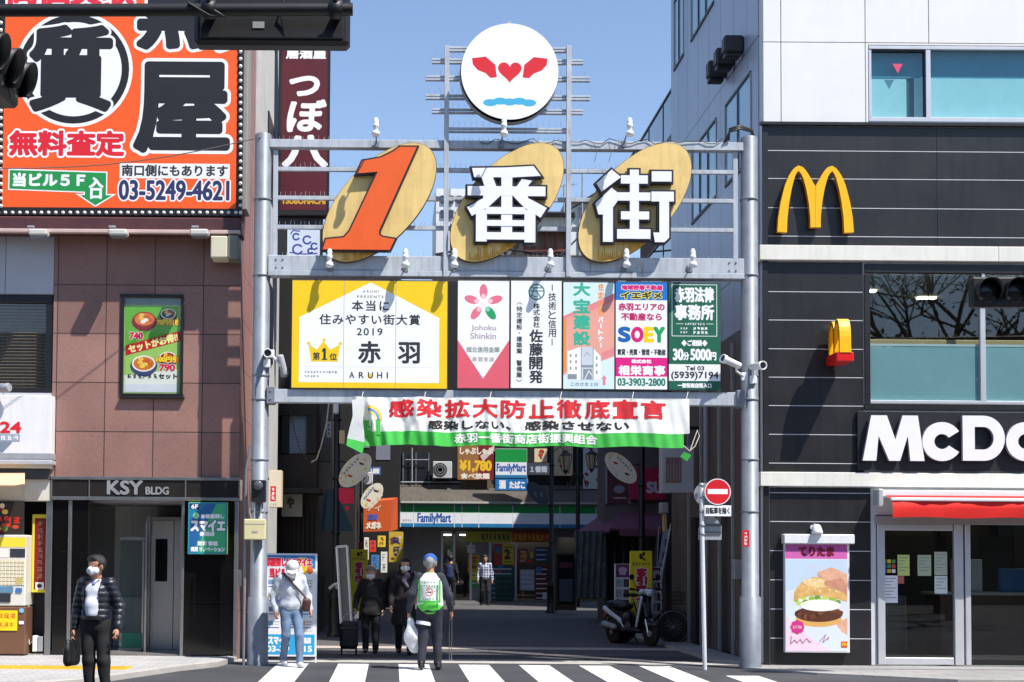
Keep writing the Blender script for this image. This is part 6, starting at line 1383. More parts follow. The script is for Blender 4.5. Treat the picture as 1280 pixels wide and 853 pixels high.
mb.box(at(766, 665, SY)[0], SY - 1.2, at(766, 670, SY - 1.2)[2], at(838, 665, SY)[0], SY - 1.17, at(766, 661, SY - 1.2)[2], PUR)
mb.build('awning', st)
mb = MB()
for x in (757, 767, 778, 789, 800, 812, 824): pbox(mb, x, 668, x + 2.4, 765, SY - .04, .1, M('shop_post', (100, 92, 86), .6, .2))
pbox(mb, 759, 672, 800, 760, SY - .02, .05, M('shop_glazing', (40, 42, 44), .15, .3)); mb.build('shopfront', st)
mb = MB(); V = [T3(x, y, 37) for x, y in ((722, 662), (755, 665), (757, 712), (744, 735), (726, 725), (733, 700))]; W2 = [p + np.array((0.02, .02, 0)) for p in map(np.array, V)]
vin = MB(); PV = M('clear_vinyl', (110, 116, 114), .25, .3, 3); xs = np.linspace(718, 757, 20); V = []
for j in range(8):
    for x in xs: V.append(at(x, 664 + j * 12, 38.2 + .12 * math.sin(x * .8 + j * .5)))
vin.add(V, [(j * 20 + i, j * 20 + i + 1, (j + 1) * 20 + i + 1, (j + 1) * 20 + i) for j in range(7) for i in range(19)], PV, True); vin.build('vinyl_curtain', label='wrinkled clear vinyl curtain under the purple awning', cat='curtain')
t = thing('menu_cabinet', 'dark wooden menu cabinet standing beside the vinyl curtain', 'cabinet', T3(708, 764, 43)); mb = MB(); pbox(mb, 694, 690, 721, 763, 43, .4, M('cabinet_wood', (70, 56, 34), .5, .2), .02); pbox(mb, 697, 694, 718, 755, 42.98, .03, M('cabinet_glass', (24, 24, 28), .15, .2)); a = Art(mb, 707, 725, 42.98); a.rect(699, 724, 716, 752, K(70, 80, 92)); a.rect(699, 703, 716, 710, K(90, 30, 40)); mb.build('case', t)
# box sign projecting from the side wall
mb, a = sheet('s', 828, 558, 867, 616, 27, .35, K(178, 182, 192)); a.rect(832, 572, 852, 604, K(130, 108, 108))
for i in range(5): a.rect(834 + i * 3.6, 575, 835.4 + i * 3.6, 601, K(150, 134, 134))
a.scrib(4, 833, 573, 851, 582, K(110, 60, 80)); mb.box(at(867, 580, 27)[0] - .05, 27.1, 4.0, rx0 + .02, 27.2, 4.06, BLACK); mb.build('box_sign', label='pale projecting box sign on the dark side wall above the scooter', cat='sign')
mb = MB(); pbox(mb, 826, 628, 836, 642, 29, .25, GREYP, .02); pbox(mb, 829, 642, 834, 665, 29.1, .1, M('pale_wood', (196, 164, 116)), .01); mb.build('meter_cluster', label='grey meter box on the dark wall under the projecting box sign', cat='meter')
def purple(x0, x1, y0, y1, Y, label):
    t = thing('shop_stand_sign', label, 'sign', T3((x0 + x1) / 2, y1, Y), 'purple topped stand signs by the scooter'); mb = MB(); pbox(mb, x0, y0, x1, y1 - 6, Y, .05, K(206, 206, 214)); a = Art(mb, (x0 + x1) / 2, (y0 + y1) / 2, Y); a.rect(x0 + 1, y0 + .8, x1 - .5, y0 + 17, K(100, 24, 90)); a.ell((x0 + x1) / 2, y0 + 8, 5.5, 4, K(190, 160, 200)); a.rect((x0 + x1) / 2 - 4, y0 + 11, (x0 + x1) / 2 + 4, y0 + 14, K(190, 160, 200))
    for j in range(4):
        y = y0 + 19 + j * 13; a.rect(x0 + 1.5, y, x0 + (x1 - x0) * .5, y + 10, K(150, 160, 176)); a.rect(x0 + (x1 - x0) * .55, y, x1 - 1.5, y + 10, K(60, 60, 76)); a.rect(x0 + 3, y + 3, x0 + (x1 - x0) * .4, y + 4, K(90, 96, 110))
    mb.build('panel', t); m2 = MB()
    for x in (x0 + .5, x1 - .5): m2.tube([T3(x, y0, Y), T3(x, y1, Y)], .018, WHITE, 6); m2.tube([T3(x, y1 - 1, Y - .2), T3(x, y1 - 1, Y + .25)], .018, WHITE, 6)
    m2.build('stand', t)
purple(768.5, 788, 705, 797, 28.9, 'stand sign with purple top left of the yellow warning board'); purple(814, 827, 709, 790, 29.1, 'stand sign with purple top right of the yellow warning board')
t = thing('banner_flag', 'pale blue and purple banner flag leaning right beside the dark wall', 'banner flag', T3(822, 790, 29.5)); mb = MB(); V = [T3(x, y, 29.5) for x, y in ((829, 664), (839, 660), (826, 738), (817, 742))]; mb.prism(V, [np.array(p) + (0, .01, 0) for p in V], K(130, 160, 186)); a = Art(mb, 828, 700, 29.5)
for i in range(4): a.scrib(1, 829.5 - i * 3.3, 672 + i * 15, 836 - i * 3.3, 685 + i * 15, K(110, 50, 130), w=1.2)
mb.build('cloth', t); m2 = MB(); m2.tube([T3(838.5, 655, 29.5), T3(814, 790, 29.5)], .012, WHITE, 6); m2.lathe([(.2, 0), (.2, .06), (.05, .1)], T3(814, 792, 29.5), (0, 0, 1), GREYP, 16); m2.build('pole', t)
mb = MB(); V = [T3(x, y, 30) for x, y in ((822, 662), (825, 662), (820, 728), (816, 728))]; mb.prism(V, [np.array(p) + (0, .01, 0) for p in V], K(90, 66, 96)); mb.tube([T3(824, 658, 30), T3(817, 780, 30)], .012, GREYP, 6); mb.build('narrow_flag', label='narrow dull purple flag left of the pale blue banner flag', cat='banner flag')
# ---- skyline seen through the gate
mb = MB(); WB = tiled('white_block_tile', (206, 208, 212), (212, 214, 218), (150, 154, 162), 1.2, 1.0, .08, 'xz', 0, .6); x0, _, x1, _ = rw(545, 240, 585, 340, 95); mb.box(x0, 95, 0, x1, 104, at(560, 236, 95)[2], WB)
t = mb.build('apartment_block', label='distant white apartment block seen between the numeral and the middle disc', cat='building')
m2 = MB()
for z in range(5):
    zz_ = at(560, 245 + z * 18, 95)[2]
    for i in range(4): m2.box(x0 + .3 + i * .52, 94.9, zz_ - .5, x0 + .6 + i * .52, 95.0, zz_, M('far_window', (60, 66, 76), .3, .2))
m2.build('window', t)
mb = MB(); x0, _, x1, _ = rw(545, 280, 562, 340, 70); mb.box(x0, 70, 0, x1, 76, at(552, 278, 70)[2], M('far_white', (206, 208, 210), .7, .08, 1)); x0, _, x1, _ = rw(562, 270, 600, 340, 72); mb.box(x0, 72, 0, x1, 78, at(580, 300, 72)[2], M('far_dark', (70, 70, 76), .7, .15)); mb.build('plain_house', label='plain white and dark house seen low behind the leaning numeral', cat='building')
mb = MB(); x0, _, x1, _ = rw(655, 300, 708, 345, 62); OLD = M('old_timber', (140, 124, 104), .9, .35, 3, streak=.45); mb.box(x0, 62, 0, x1, 70, at(680, 290, 62)[2], OLD)
t = mb.build('old_timber_house', label='weathered timber house with tin roof seen between the two character discs', cat='building')
m2 = MB(); z1 = at(680, 290, 62)[2]; m2.box(x0 - .2, 61.4, z1, x1 + .2, 70, z1 + .5, M('pale_siding', (196, 192, 180), .8, .15, streak=.2)); n = 30
m2.box(x0 - .3, 61.2, z1 + .5, x1 + .3, 70, z1 + .58, ROOFM)
for i in range(n): m2.tube([(x0 - .3 + (x1 - x0 + .6) * i / n, 61.1, z1 + .62), (x0 - .3 + (x1 - x0 + .6) * i / n, 69, z1 + .66)], .05, M('tin_dark', (60, 58, 60), .5, .1), 5)
m2.build('roof', t)
m2 = MB()
for x in np.linspace(x0, x1, 5): m2.box(x - .05, 61.8, 0, x + .05, 61.99, z1, M('red_rail', (110, 50, 46), .7, .1))
m2.box(x0, 61.7, z1 - .9, x1, 61.85, z1 - .8, MATS['red_rail']); m2.build('railing', t)
mb = MB(); x0, _, x1, _ = rw(712, 300, 742, 345, 66); mb.box(x0, 66, 0, x1, 74, at(725, 255, 66)[2], MATS['far_white']); mb.box(x0 - .2, 65.6, at(725, 255, 66)[2], x1 + .2, 74, at(725, 251, 66)[2], GREYP); mb.box(x0 + .4, 65.9, at(725, 340, 66)[2], x0 + .7, 66, at(725, 260, 66)[2], GREYP); mb.build('white_house', label='white rendered house seen left of the right hand disc', cat='building')
mb = MB(); x0, _, x1, _ = rw(545, 340, 770, 350, 60); mb.box(x0, 59.5, 0, x1, 66, at(650, 322, 60)[2], M('mid_dark', (56, 54, 56), .8, .2)); mb.build('low_dark_block', label='low dark rooftop block behind the lower gate beam', cat='building')
mb = MB()
for px, py, Y in ((705, 232, 64), (728, 214, 64)):
    p = at(px, py, Y); mb.tube([(p[0], Y, 8), p], .035, GREYP, 5)
    for i in range(5): mb.tube([p + (-.5 + .05 * i, 0, -.1 - .12 * i * 0), p + (.6, 0, -.1 + .18)], .015, GREYP, 4) if i == 0 else mb.tube([p + (-.4 + i * .2, -.3, -.08 + .035 * i), p + (-.4 + i * .2, .3, -.08 + .035 * i)], .01, GREYP, 4)
mb.build('roof_aerial', label='television aerials on the rooftops behind the gate', cat='aerial')
mb = MB(); P = [T3(545, 318, 40), T3(600, 308, 44), T3(700, 320, 46), T3(725, 295, 48)]; mb.tube(P, .03, BLACK, 5); mb.tube([T3(712, 262, 40), T3(770, 226, 34)], .03, BLACK, 5); mb.build('street_cable', label='black service cables crossing the street behind the discs', cat='cable')
# ================================================================== people: each body one continuous surface
def surface(prims, res=.013, k=.025, fold=None, quilt=0, hem=None):
    """prims: (a, b, ra, rb, material index, (sx, sy, sz)) round cones joined smoothly; returns verts, faces, face material index"""
    A = np.array([p[0] for p in prims], float); B_ = np.array([p[1] for p in prims], float)
    mr = max(max(p[2], p[3]) for p in prims) * 1.6 + .06
    lo = np.minimum(A, B_).min(0) - mr; hi = np.maximum(A, B_).max(0) + mr
    n = np.ceil((hi - lo) / res).astype(int) + 1
    gx, gy, gz_ = [lo[i] + res * np.arange(n[i]) for i in range(3)]
    D = np.full(n, 10.0)
    def dist(p, P):
        a, b, ra, rb = np.array(p[0], float), np.array(p[1], float), p[2], p[3]
        s = np.array(p[5] if len(p) > 5 else (1, 1, 1), float); c = (a + b) / 2
        Q = (P - c) / s; a2, b2 = (a - c) / s, (b - c) / s; ab = b2 - a2; L = ab @ ab
        t = np.clip(((Q - a2) @ ab) / L, 0, 1) if L > 1e-9 else np.zeros(Q.shape[:-1])
        return (np.linalg.norm(Q - a2 - t[..., None] * ab, axis=-1) - (ra + (rb - ra) * t)) * s.min()
    for p in prims:
        R_ = max(p[2], p[3]) * max(p[5] if len(p) > 5 else (1,)) + .06
        l = np.minimum(p[0], p[1]) - R_; h = np.maximum(p[0], p[1]) + R_
        i0 = np.maximum(0, np.floor((l - lo) / res).astype(int)); i1 = np.minimum(n, np.ceil((h - lo) / res).astype(int) + 1)
        P = np.stack(np.meshgrid(gx[i0[0]:i1[0]], gy[i0[1]:i1[1]], gz_[i0[2]:i1[2]], indexing='ij'), -1)
        d = dist(p, P); sl_ = tuple(slice(a, b) for a, b in zip(i0, i1)); o = D[sl_]
        h_ = np.clip(.5 + .5 * (o - d) / k, 0, 1); D[sl_] = o + (d - o) * h_ - k * h_ * (1 - h_)
    if fold:
        X, Y_, Z_ = np.meshgrid(gx, gy, gz_, indexing='ij')
        D = D + fold * (np.sin(X * 22 + Z_ * 11 + 1 + 2 * np.sin(Z_ * 7)) * np.sin(Z_ * 17 - X * 14 + Y_ * 12) + .5 * np.sin(Z_ * 26 + X * 33 + 1.5 * np.sin(Y_ * 20)) * np.sin(Y_ * 27 + 2))
    if quilt: D = D - quilt * np.sqrt(np.abs(np.sin(gz_ * math.pi / .068)))[None, None, :]
    if hem is not None:                            # a straight hem below the body, sleeves left alone
        hx = np.abs(gx)[:, None, None] < (9 if hem < .75 else .2); D = np.where(hx, np.maximum(D, hem - gz_[None, None, :]), D)
    S = D < 0
    c = [S[a:n[0] - 1 + a, b:n[1] - 1 + b, d:n[2] - 1 + d] for a in (0, 1) for b in (0, 1) for d in (0, 1)]
    tot = sum(x.astype(int) for x in c); act = (tot > 0) & (tot < 8)
    ids = -np.ones(act.shape, int); idx = np.argwhere(act); ids[act] = np.arange(len(idx))
    acc = np.zeros((len(idx), 3)); cnt = np.zeros(len(idx))
    for ax in range(3):
        for o1 in (0, 1):
            for o2 in (0, 1):
                off = [0, 0, 0]; r = [q for q in range(3) if q != ax]; off[r[0]] = o1; off[r[1]] = o2
                i = idx + off; j = i.copy(); j[:, ax] += 1
                d0 = D[i[:, 0], i[:, 1], i[:, 2]]; d1 = D[j[:, 0], j[:, 1], j[:, 2]]; m = (d0 < 0) != (d1 < 0)
                t = np.where(m, d0 / np.where(m, d0 - d1, 1), 0)
                pos = i.astype(float); pos[:, ax] += t; acc[m] += pos[m]; cnt[m] += 1
    V = lo + res * acc / cnt[:, None]
    F = []
    for ax in range(3):
        r = [q for q in range(3) if q != ax]
        a_ = [slice(None)] * 3; b_ = [slice(None)] * 3; a_[ax] = slice(0, -1); b_[ax] = slice(1, None)
        e = np.argwhere(S[tuple(a_)] != S[tuple(b_)]); 
        e = e[(e[:, r[0]] > 0) & (e[:, r[1]] > 0) & (e[:, r[0]] < n[r[0]] - 1) & (e[:, r[1]] < n[r[1]] - 1)]
        q = []
        for o1, o2 in ((0, 0), (-1, 0), (-1, -1), (0, -1)):
            t = e.copy(); t[:, r[0]] += o1; t[:, r[1]] += o2; q.append(ids[t[:, 0], t[:, 1], t[:, 2]])
        q = np.stack(q, 1); fl = S[e[:, 0], e[:, 1], e[:, 2]]
        if ax == 1: fl = ~fl
        q[~fl] = q[~fl][:, ::-1]; F.append(q)
    F = np.concatenate(F); F = F[(F >= 0).all(1)]
    C_ = V[F].mean(1); best = np.full(len(F), 1e9); mi = np.zeros(len(F), int)
    for p in prims:
        d = dist(p, C_); m = d < best; best[m] = d[m]; mi[m] = p[4]
    return V, F, mi

class Rig:
    """places a figure: local metres (x right, y forward, z up) -> world"""
    def __init__(s, X, Y, z, face, H): s.o = np.array((X, Y, z)); s.a = face; s.s = H / 1.70
    def w(s, V):
        V = np.asarray(V, float) * s.s; c, n_ = math.cos(s.a), math.sin(s.a)
        return s.o + np.stack([V[..., 0] * c - V[..., 1] * n_, V[..., 0] * n_ + V[..., 1] * c, V[..., 2]], -1)
def skinmesh(rig, prims, mats, name, parent, res=.013, k=.025, fold=None, extra=None, quilt=0, hem=None):
    V, F, mi = surface(prims, res, k, fold, quilt, hem); mb = MB()
    W_3 = rig.w(V); mb.v.append(W_3); mb.n = len(W_3)
    for m in mats: mb.mi(m)
    mb.f = [tuple(q) for q in F.tolist()]; mb.m = mi.tolist(); mb.sm = [True] * len(F)
    if extra: extra(mb)
    return mb.build(name, parent)
SKIN = M('skin', (206, 160, 132), .5, .1, 20); SKIN2 = M('skin_tanned', (176, 126, 100), .55, .1, 20); EYE = M('eye_dark', (24, 18, 16), .3, 0); HAIRB = M('hair_black', (18, 16, 16), .5, .3, 60, bump=.4, bscale=150); HAIRG = M('hair_grey', (150, 148, 146), .6, .25, 60, bump=.4, bscale=150)
MASK = M('white_face_mask', (226, 228, 230), .7, .05); SOLE = M('white_sneaker', (206, 206, 204), .6, .1); SHOEB = M('black_shoe', (20, 19, 20), .45, .2)
def cloth_mat(name, rgb, **kw): return M(name, rgb, kw.get('rough', .85), kw.get('var', .22), kw.get('scale', 9), bump=kw.get('bump', .12), bscale=kw.get('bscale', 45))

def person(label, X, Y, z, face, H, J, fit, group=None):
    """J overrides joints, fit: dict of clothing"""
    D = dict(head=(0, .03, 1.575), neck=(0, 0, 1.43), chest=(0, 0, 1.27), waist=(0, 0, 1.05), pelvis=(0, 0, .93),
             sl=(-.158, 0, 1.37), el=(-.235, -.03, 1.11), hl=(-.245, .05, .86), sr=(.158, 0, 1.37), er=(.235, -.03, 1.11), hr=(.245, .05, .86),
             pl=(-.09, 0, .9), kl=(-.1, .03, .49), al=(-.1, -.01, .09), pr=(.09, 0, .9), kr=(.1, .03, .49), ar=(.1, -.01, .09), look=(0, 1, -.05), tl=None, tr=None)
    D.update(J); D = {a: (np.array(b, float) if b is not None else None) for a, b in D.items()}
    rig = Rig(X, Y, z, face, H); t = thing('person', label, 'person', (X, Y, z), group)
    sk = fit.get('skin', SKIN); hd = D['head']; lk = D['look'] / np.linalg.norm(D['look']); sd = np.cross(lk, (0, 0, 1)); sd /= np.linalg.norm(sd); up = np.cross(sd, lk)
    hp = lambda x, y, z_: hd + sd * x + lk * y + up * z_
    body = [(hp(0, -.015, .03), hp(0, .0, .035), .092, .088, 0), (hp(0, .02, -.05), hp(0, .035, -.085), .066, .05, 0), (hp(0, .088, .0), hp(0, .108, -.028), .011, .016, 0),
            (hp(-.085, -.005, .01), hp(-.085, -.01, -.025), .018, .014, 0), (hp(.085, -.005, .01), hp(.085, -.01, -.025), .018, .014, 0), (hp(0, .085, -.062), hp(0, .088, -.065), .022, .022, 0),
            (D['neck'], hp(0, -.015, -.05), .052, .05, 0), (D['chest'], D['neck'], .088, .055, 0, (1.2, .8, 1)), (D['waist'], D['chest'], .09, .1, 0, (1.2, .8, 1)), (D['pelvis'] + (0, 0, .03), D['waist'], .1, .1, 0, (1.2, .85, 1))]
    for s_ in 'lr':
        S_, E_, Hn = D['s' + s_], D['e' + s_], D['h' + s_]
        body += [(D['chest'] + (0, 0, .08), S_, .06, .05, 0), (S_, E_, .05, .038, 0), (E_, Hn, .036, .024, 0)]
        v = Hn - E_; v /= np.linalg.norm(v); hv = D['t' + s_] if D.get('t' + s_) is not None else v + np.array((0, .25, -.3)); hv = hv / np.linalg.norm(hv)
        body += [(Hn, Hn + hv * .075, .03, .034, 0, (.75, 1.1, 1))]
        body += [(D['p' + s_], D['k' + s_], .08, .052, 0), (D['k' + s_], D['a' + s_], .05, .034, 0), (D['a' + s_] + (0, -.03, -.05), D['a' + s_] + (0, .13, -.06), .035, .03, 0)]
    def extra(mb):
        for s_ in (-1, 1):
            for mat, off, r_ in ((M('eye_white', (220, 216, 210), .3, 0), .0815, .0085), (EYE, .0845, .007)):
                c_ = hp(s_ * .033, off, .008); P = [c_ + r_ * np.array((math.cos(a) * math.cos(b), math.sin(a) * math.cos(b), math.sin(b))) * (1.3, 1, .8) for b in (-1.2, -.4, .4, 1.2) for a in np.linspace(0, 2 * math.pi, 9)[:-1]]
                mb.add(rig.w(P), [(i * 8 + j, i * 8 + (j + 1) % 8, (i + 1) * 8 + (j + 1) % 8, (i + 1) * 8 + j) for i in range(3) for j in range(8)], mat, True)
        for s_ in 'lr':                                  # five fingers each, curled
            E_, Hn = D['e' + s_], D['h' + s_]; v = Hn - E_; v /= np.linalg.norm(v); hv = D['t' + s_] if D.get('t' + s_) is not None else v + np.array((0, .25, -.3)); hv = hv / np.linalg.norm(hv)
            sx = 1 if s_ == 'r' else -1; fw = np.array((0, 1., 0)); fw = fw - hv * (fw @ hv); fw /= np.linalg.norm(fw); inn = np.cross(hv, fw) * 1.0; inn = inn * (-1 if inn[0] * sx > 0 else 1)
            for i, L in enumerate((.068, .076, .07, .056)):
                o_ = Hn + hv * .09 + fw * (.028 - .019 * i); cu = fit.get('curl', .5)
                p1 = o_ + hv * L * .5 + inn * L * .15 * cu; p2 = p1 + (hv * (.6 - .5 * cu) + inn * cu) * L * .35; p3 = p2 + (hv * (.3 - .9 * cu) + inn * (.5 + .4 * cu)) * L * .28
                mb.tube(rig.w(np.array([o_ - hv * .02, p1, p2, p3])), [.0095 * rig.s, .009 * rig.s, .0085 * rig.s, .006 * rig.s], sk, 6)
            o_ = Hn + hv * .03 + fw * .03; mb.tube(rig.w(np.array([o_ - fw * .015, o_ + fw * .018 + hv * .025 + inn * .012, o_ + fw * .016 + hv * .055 + inn * .025])), [.013 * rig.s, .011 * rig.s, .008 * rig.s], sk, 6)
    skinmesh(rig, body, [sk], 'body', t, .0115, .02, None, extra)
    # trousers
    tr = fit['trousers']; g = fit.get('leg_w', 1.0); P = [(D['pelvis'] - (0, 0, .03), D['waist'] - (0, 0, .03), .136, .13, 0, (1.2, .88, 1))]
    for s_ in 'lr':
        P += [(D['p' + s_] + (0, 0, .03), D['k' + s_], .098 * g, .07 * g, 0), (D['k' + s_], D['a' + s_] + (0, -.005, fit.get('hem', .0)), .07 * g, .055 * g, 0)]
    if not fit.get('skirt'): skinmesh(rig, P, [tr], 'trousers', t, .0135, .03, .005)
    for s_ in 'lr':
        a = D['a' + s_]; d_ = fit.get('foot_' + s_, np.array((0.0, 1.0, 0))); d_ = np.array(d_) / np.linalg.norm(d_)
        skinmesh(rig, [(a - d_ * .045 + (0, 0, -.045), a + d_ * .06 + (0, 0, -.05), .044, .045, 0, (1, 1, .95)), (a + d_ * .06 + (0, 0, -.053), a + d_ * .155 + (0, 0, -.058), .043, .034, 0, (1.05, 1, .9)), (a - d_ * .03 + (0, 0, .0), a + (0, 0, -.04), .043, .045, 0)], [fit.get('shoe', SHOEB)], 'shoe', t, .012, .02)
    # top
    tp = fit['top']; q = fit.get('bulk', 1.0); hem = fit.get('top_hem', .9)
    P = [(D['chest'] + (0, 0, -.01), D['neck'] - (0, 0, .045), .142 * q, .07 * q, 0, (1.12, .85, 1)), (D['waist'], D['chest'], .136 * q, .142 * q, 0, (1.12, .9, 1)), (np.array((D['pelvis'][0], D['pelvis'][1], hem + .1)), D['waist'], .148 * q, .138 * q, 0, (1.12, .92, 1))]
    if hem < .75: P += [(np.array((0, 0, hem + .06)), D['pelvis'], fit.get('flare', .155), .15 * q, 0, (1.15, .95, 1))]
    sm = 1
    for s_ in 'lr':
        S_, E_, Hn = D['s' + s_], D['e' + s_], D['h' + s_]
        P += [(D['chest'] + (0, 0, .07), S_, .08 * q, .066 * q, 0), (S_, E_, .066 * q, .054 * q, sm), (E_, E_ + (Hn - E_) * .93, .054 * q, .042 * q, sm)]
    tops = fit.get('top_mats', [tp, tp])
    def opened(o):
        # an open front: the strip of cloth over the chest is cut away
        w_ = fit.get('open')
        if not w_: return
        me = o.data; co = np.zeros(len(me.vertices) * 3); me.vertices.foreach_get('co', co); co = co.reshape(-1, 3); c_, s__ = math.cos(rig.a), math.sin(rig.a)
        lx_, ly = (co[:, 0] * c_ + co[:, 1] * s__) / rig.s, (-co[:, 0] * s__ + co[:, 1] * c_) / rig.s
        cut = (ly > .03) & (np.abs(lx_ - w_[0]) < w_[1])
        import bmesh
        b = bmesh.new(); b.from_mesh(me); b.verts.ensure_lookup_table(); bmesh.ops.delete(b, geom=[b.verts[i] for i in np.nonzero(cut)[0]], context='VERTS'); b.to_mesh(me); b.free()
    if fit.get('puffer'):
        opened(skinmesh(rig, P, tops, 'jacket', t, .011, .02, .003, None, .012, hem + .01))
    else: skinmesh(rig, P, tops, fit.get('top_name', 'jacket'), t, .0125, .03, fit.get('fold', .006), None, 0, hem + .015)
    # hair, mask, hat
    if 'hair' in fit:
        hh = [(hp(0, -.03, .045), hp(0, -.0, .05), .1, .094, 0)]
        if fit.get('long'): hh += [(hp(-.07, -.03, .02), hp(-.08, -.03, -.14), .045, .04, 0), (hp(.07, -.03, .02), hp(.08, -.03, -.14), .045, .04, 0), (hp(0, -.07, 0), hp(0, -.06, -.15), .07, .06, 0)]
        else: hh += [(hp(-.075, -.03, .03), hp(-.08, -.025, .0), .03, .02, 0), (hp(.075, -.03, .03), hp(.08, -.025, .0), .03, .02, 0), (hp(0, -.08, .02), hp(0, -.07, -.04), .05, .04, 0), (hp(-.04, .05, .09), hp(.05, .05, .095), .03, .03, 0)]
        V, F, mi = surface(hh, .011, .02, .004)
        loc = (V - hd); f_ = loc @ lk; u_ = loc @ up; keep = ~((f_ > .052) & (u_ < .062))          # leave the face free
        F = F[keep[F].all(1)]; mb = MB(); W_3 = rig.w(V); mb.v.append(W_3); mb.n = len(W_3); mb.mi(fit['hair']); mb.f = [tuple(x) for x in F.tolist()]; mb.m = [0] * len(F); mb.sm = [True] * len(F); mb.build('hair', t)
    if fit.get('mask'):
        skinmesh(rig, [(hp(-.045, .055, -.048), hp(.045, .055, -.048), .042, .042, 0, (1, .65, 1.05)), (hp(0, .094, -.028), hp(0, .082, -.075), .03, .026, 0)], [MASK], 'mask', t, .011, .03)
    if 'cap' in fit:
        V, F, mi = surface([(hp(0, -.02, .05), hp(0, .0, .055), .108, .102, 0)], .011, .02); keep = ((V - hd) @ up > .035); F = F[keep[F].all(1)]
        mb = MB(); mb.add(rig.w(V), F, fit['cap'], True)
        br = [hp(.09 * math.sin(a), .06 + .11 * math.cos(a) * (1 if abs(a) < 1.6 else .3), .04 - .01 * math.cos(a)) for a in np.linspace(-1.5, 1.5, 12)]; br2 = [hp(.095 * math.sin(a), .03 + .04 * math.cos(a), .055) for a in np.linspace(-1.5, 1.5, 12)]
        mb.add(rig.w(np.array(br + br2)), [(i, i + 1, 12 + i + 1, 12 + i) for i in range(11)], fit['cap'], True); mb.add(rig.w(np.array(br + br2) - (0, 0, .008)), [(i, i + 1, 12 + i + 1, 12 + i) for i in range(11)], fit['cap'], True)
        mb.build('cap', t)
    return t, rig, D, hp
def gp(px, py): 
    Y = 20.
    for _ in range(30):
        p = at(px, py, Y); Y *= CAMZ / max(.01, CAMZ - p[2])
    return at(px, py, Y)
# --- man with puffer jacket, left
JB = cloth_mat('puffer_navy', (26, 30, 40), rough=.38, bump=.25); TB = cloth_mat('trousers_black', (22, 22, 25)); SHW = cloth_mat('shirt_white', (216, 220, 230), bump=.2, bscale=16)
MY = 16.2; mx = at(120, 780, MY)[0]
t, rig, D, hp = person('man in an open dark puffer jacket over a white shirt, holding a black bag', mx, MY, .0, math.pi - .15, 1.60,
    dict(look=(.45, 1, -.02), el=(-.27, -.03, 1.12), hl=(-.28, .06, .87), hr=(.26, .0, .86), kl=(-.11, .04, .49), al=(-.14, .0, .09), ar=(.07, -.02, .09), kr=(.07, .03, .49)),
    dict(trousers=TB, top=JB, bulk=1.04, hair=HAIRB, mask=1, puffer=1, top_hem=.9, skin=SKIN2, leg_w=1.06, open=(.02, .085)))
def patch(rig, prims, mat, name, parent, res=.012, k=.03, fold=.003): return skinmesh(rig, prims, [mat], name, parent, res, k, fold)
patch(rig, [((0, 0, 1.1), (0, 0.0, 1.30), .13, .13, 0, (1.05, .88, 1)), ((0, 0, 1.30), (0, 0, 1.40), .115, .06, 0, (1.1, .9, 1)), ((0, .015, 1.06), (0, .015, 1.12), .136, .138, 0, (1.0, .92, 1))], SHW, 'shirt', t, fold=.006)
patch(rig, [((-.045, .05, 1.41), (.0, .09, 1.37), .018, .012, 0), ((.045, .05, 1.41), (.0, .09, 1.37), .018, .012, 0)], cloth_mat('shirt_collar', (120, 116, 160)), 'collar', t, fold=0)
mb = MB(); mb.lathe([(.15, -.022), (.153, 0), (.15, .022)], rig.w(np.array((0, .005, .985))), (0, 0, 1), SHOEB, 24); mb.build('belt', t)
t = thing('briefcase', 'black soft bag hanging from the hand of the man in the puffer jacket', 'bag', rig.w(np.array((.3, .03, .42))))
skinmesh(rig, [((.28, -.12, .5), (.28, .16, .5), .05, .05, 0, (1, 1, 1.6)), ((.28, -.13, .62), (.28, .17, .62), .045, .045, 0, (1, 1, 1.3)), ((.28, -.12, .7), (.28, .15, .7), .03, .03, 0)], [cloth_mat('bag_black', (18, 18, 20), rough=.5)], 'body', t, .013, .06, .003)
mb = MB(); mb.tube(rig.w(np.array([(.27, -.05, .72), (.26, 0.0, .79), (.265, .05, .79), (.27, .09, .72)])), .011, SHOEB, 6); mb.build('handle', t)
# --- man in white hoodie
HW = cloth_mat('hoodie_white', (182, 188, 196), bump=.45, bscale=24); JN = cloth_mat('jeans_light', (104, 126, 154), scale=5, var=.35); HG = cloth_mat('sleeve_grey', (150, 156, 168))
g_ = gp(363, 834)
t, rig, D, hp = person('man in white cap, white top and light jeans walking with a brown shoulder bag', g_[0], g_[1], 0, math.pi + .35, 1.58,
    dict(head=(.02, .12, 1.52), neck=(0, .05, 1.40), look=(.3, 1, -.55), kl=(-.09, .16, .5), al=(-.1, .18, .1), kr=(.09, .05, .5), ar=(.07, -.17, .12), chest=(0, .03, 1.25), el=(-.27, -.02, 1.1), hl=(-.27, .14, .9), er=(.26, -.1, 1.12), hr=(.25, -.02, .88)),
    dict(trousers=JN, top=HW, bulk=1.12, mask=1, cap=cloth_mat('cap_white', (196, 196, 196)), shoe=SOLE, top_hem=.88, fold=.009, skin=SKIN2, top_mats=[HW, HW], hair=HAIRG))
t2 = thing('shoulder_bag', 'small brown shoulder bag on a dark strap across the white top', 'bag', rig.w(np.array((-.22, .14, .88))))
BRL = M('brown_leather', (74, 46, 36), .5, .2, 10)
skinmesh(rig, [((-.2, .16, .93), (-.2, .19, 1.03), .045, .045, 0, (1.6, .8, 1.3))], [BRL], 'body', t2, .012, .02)
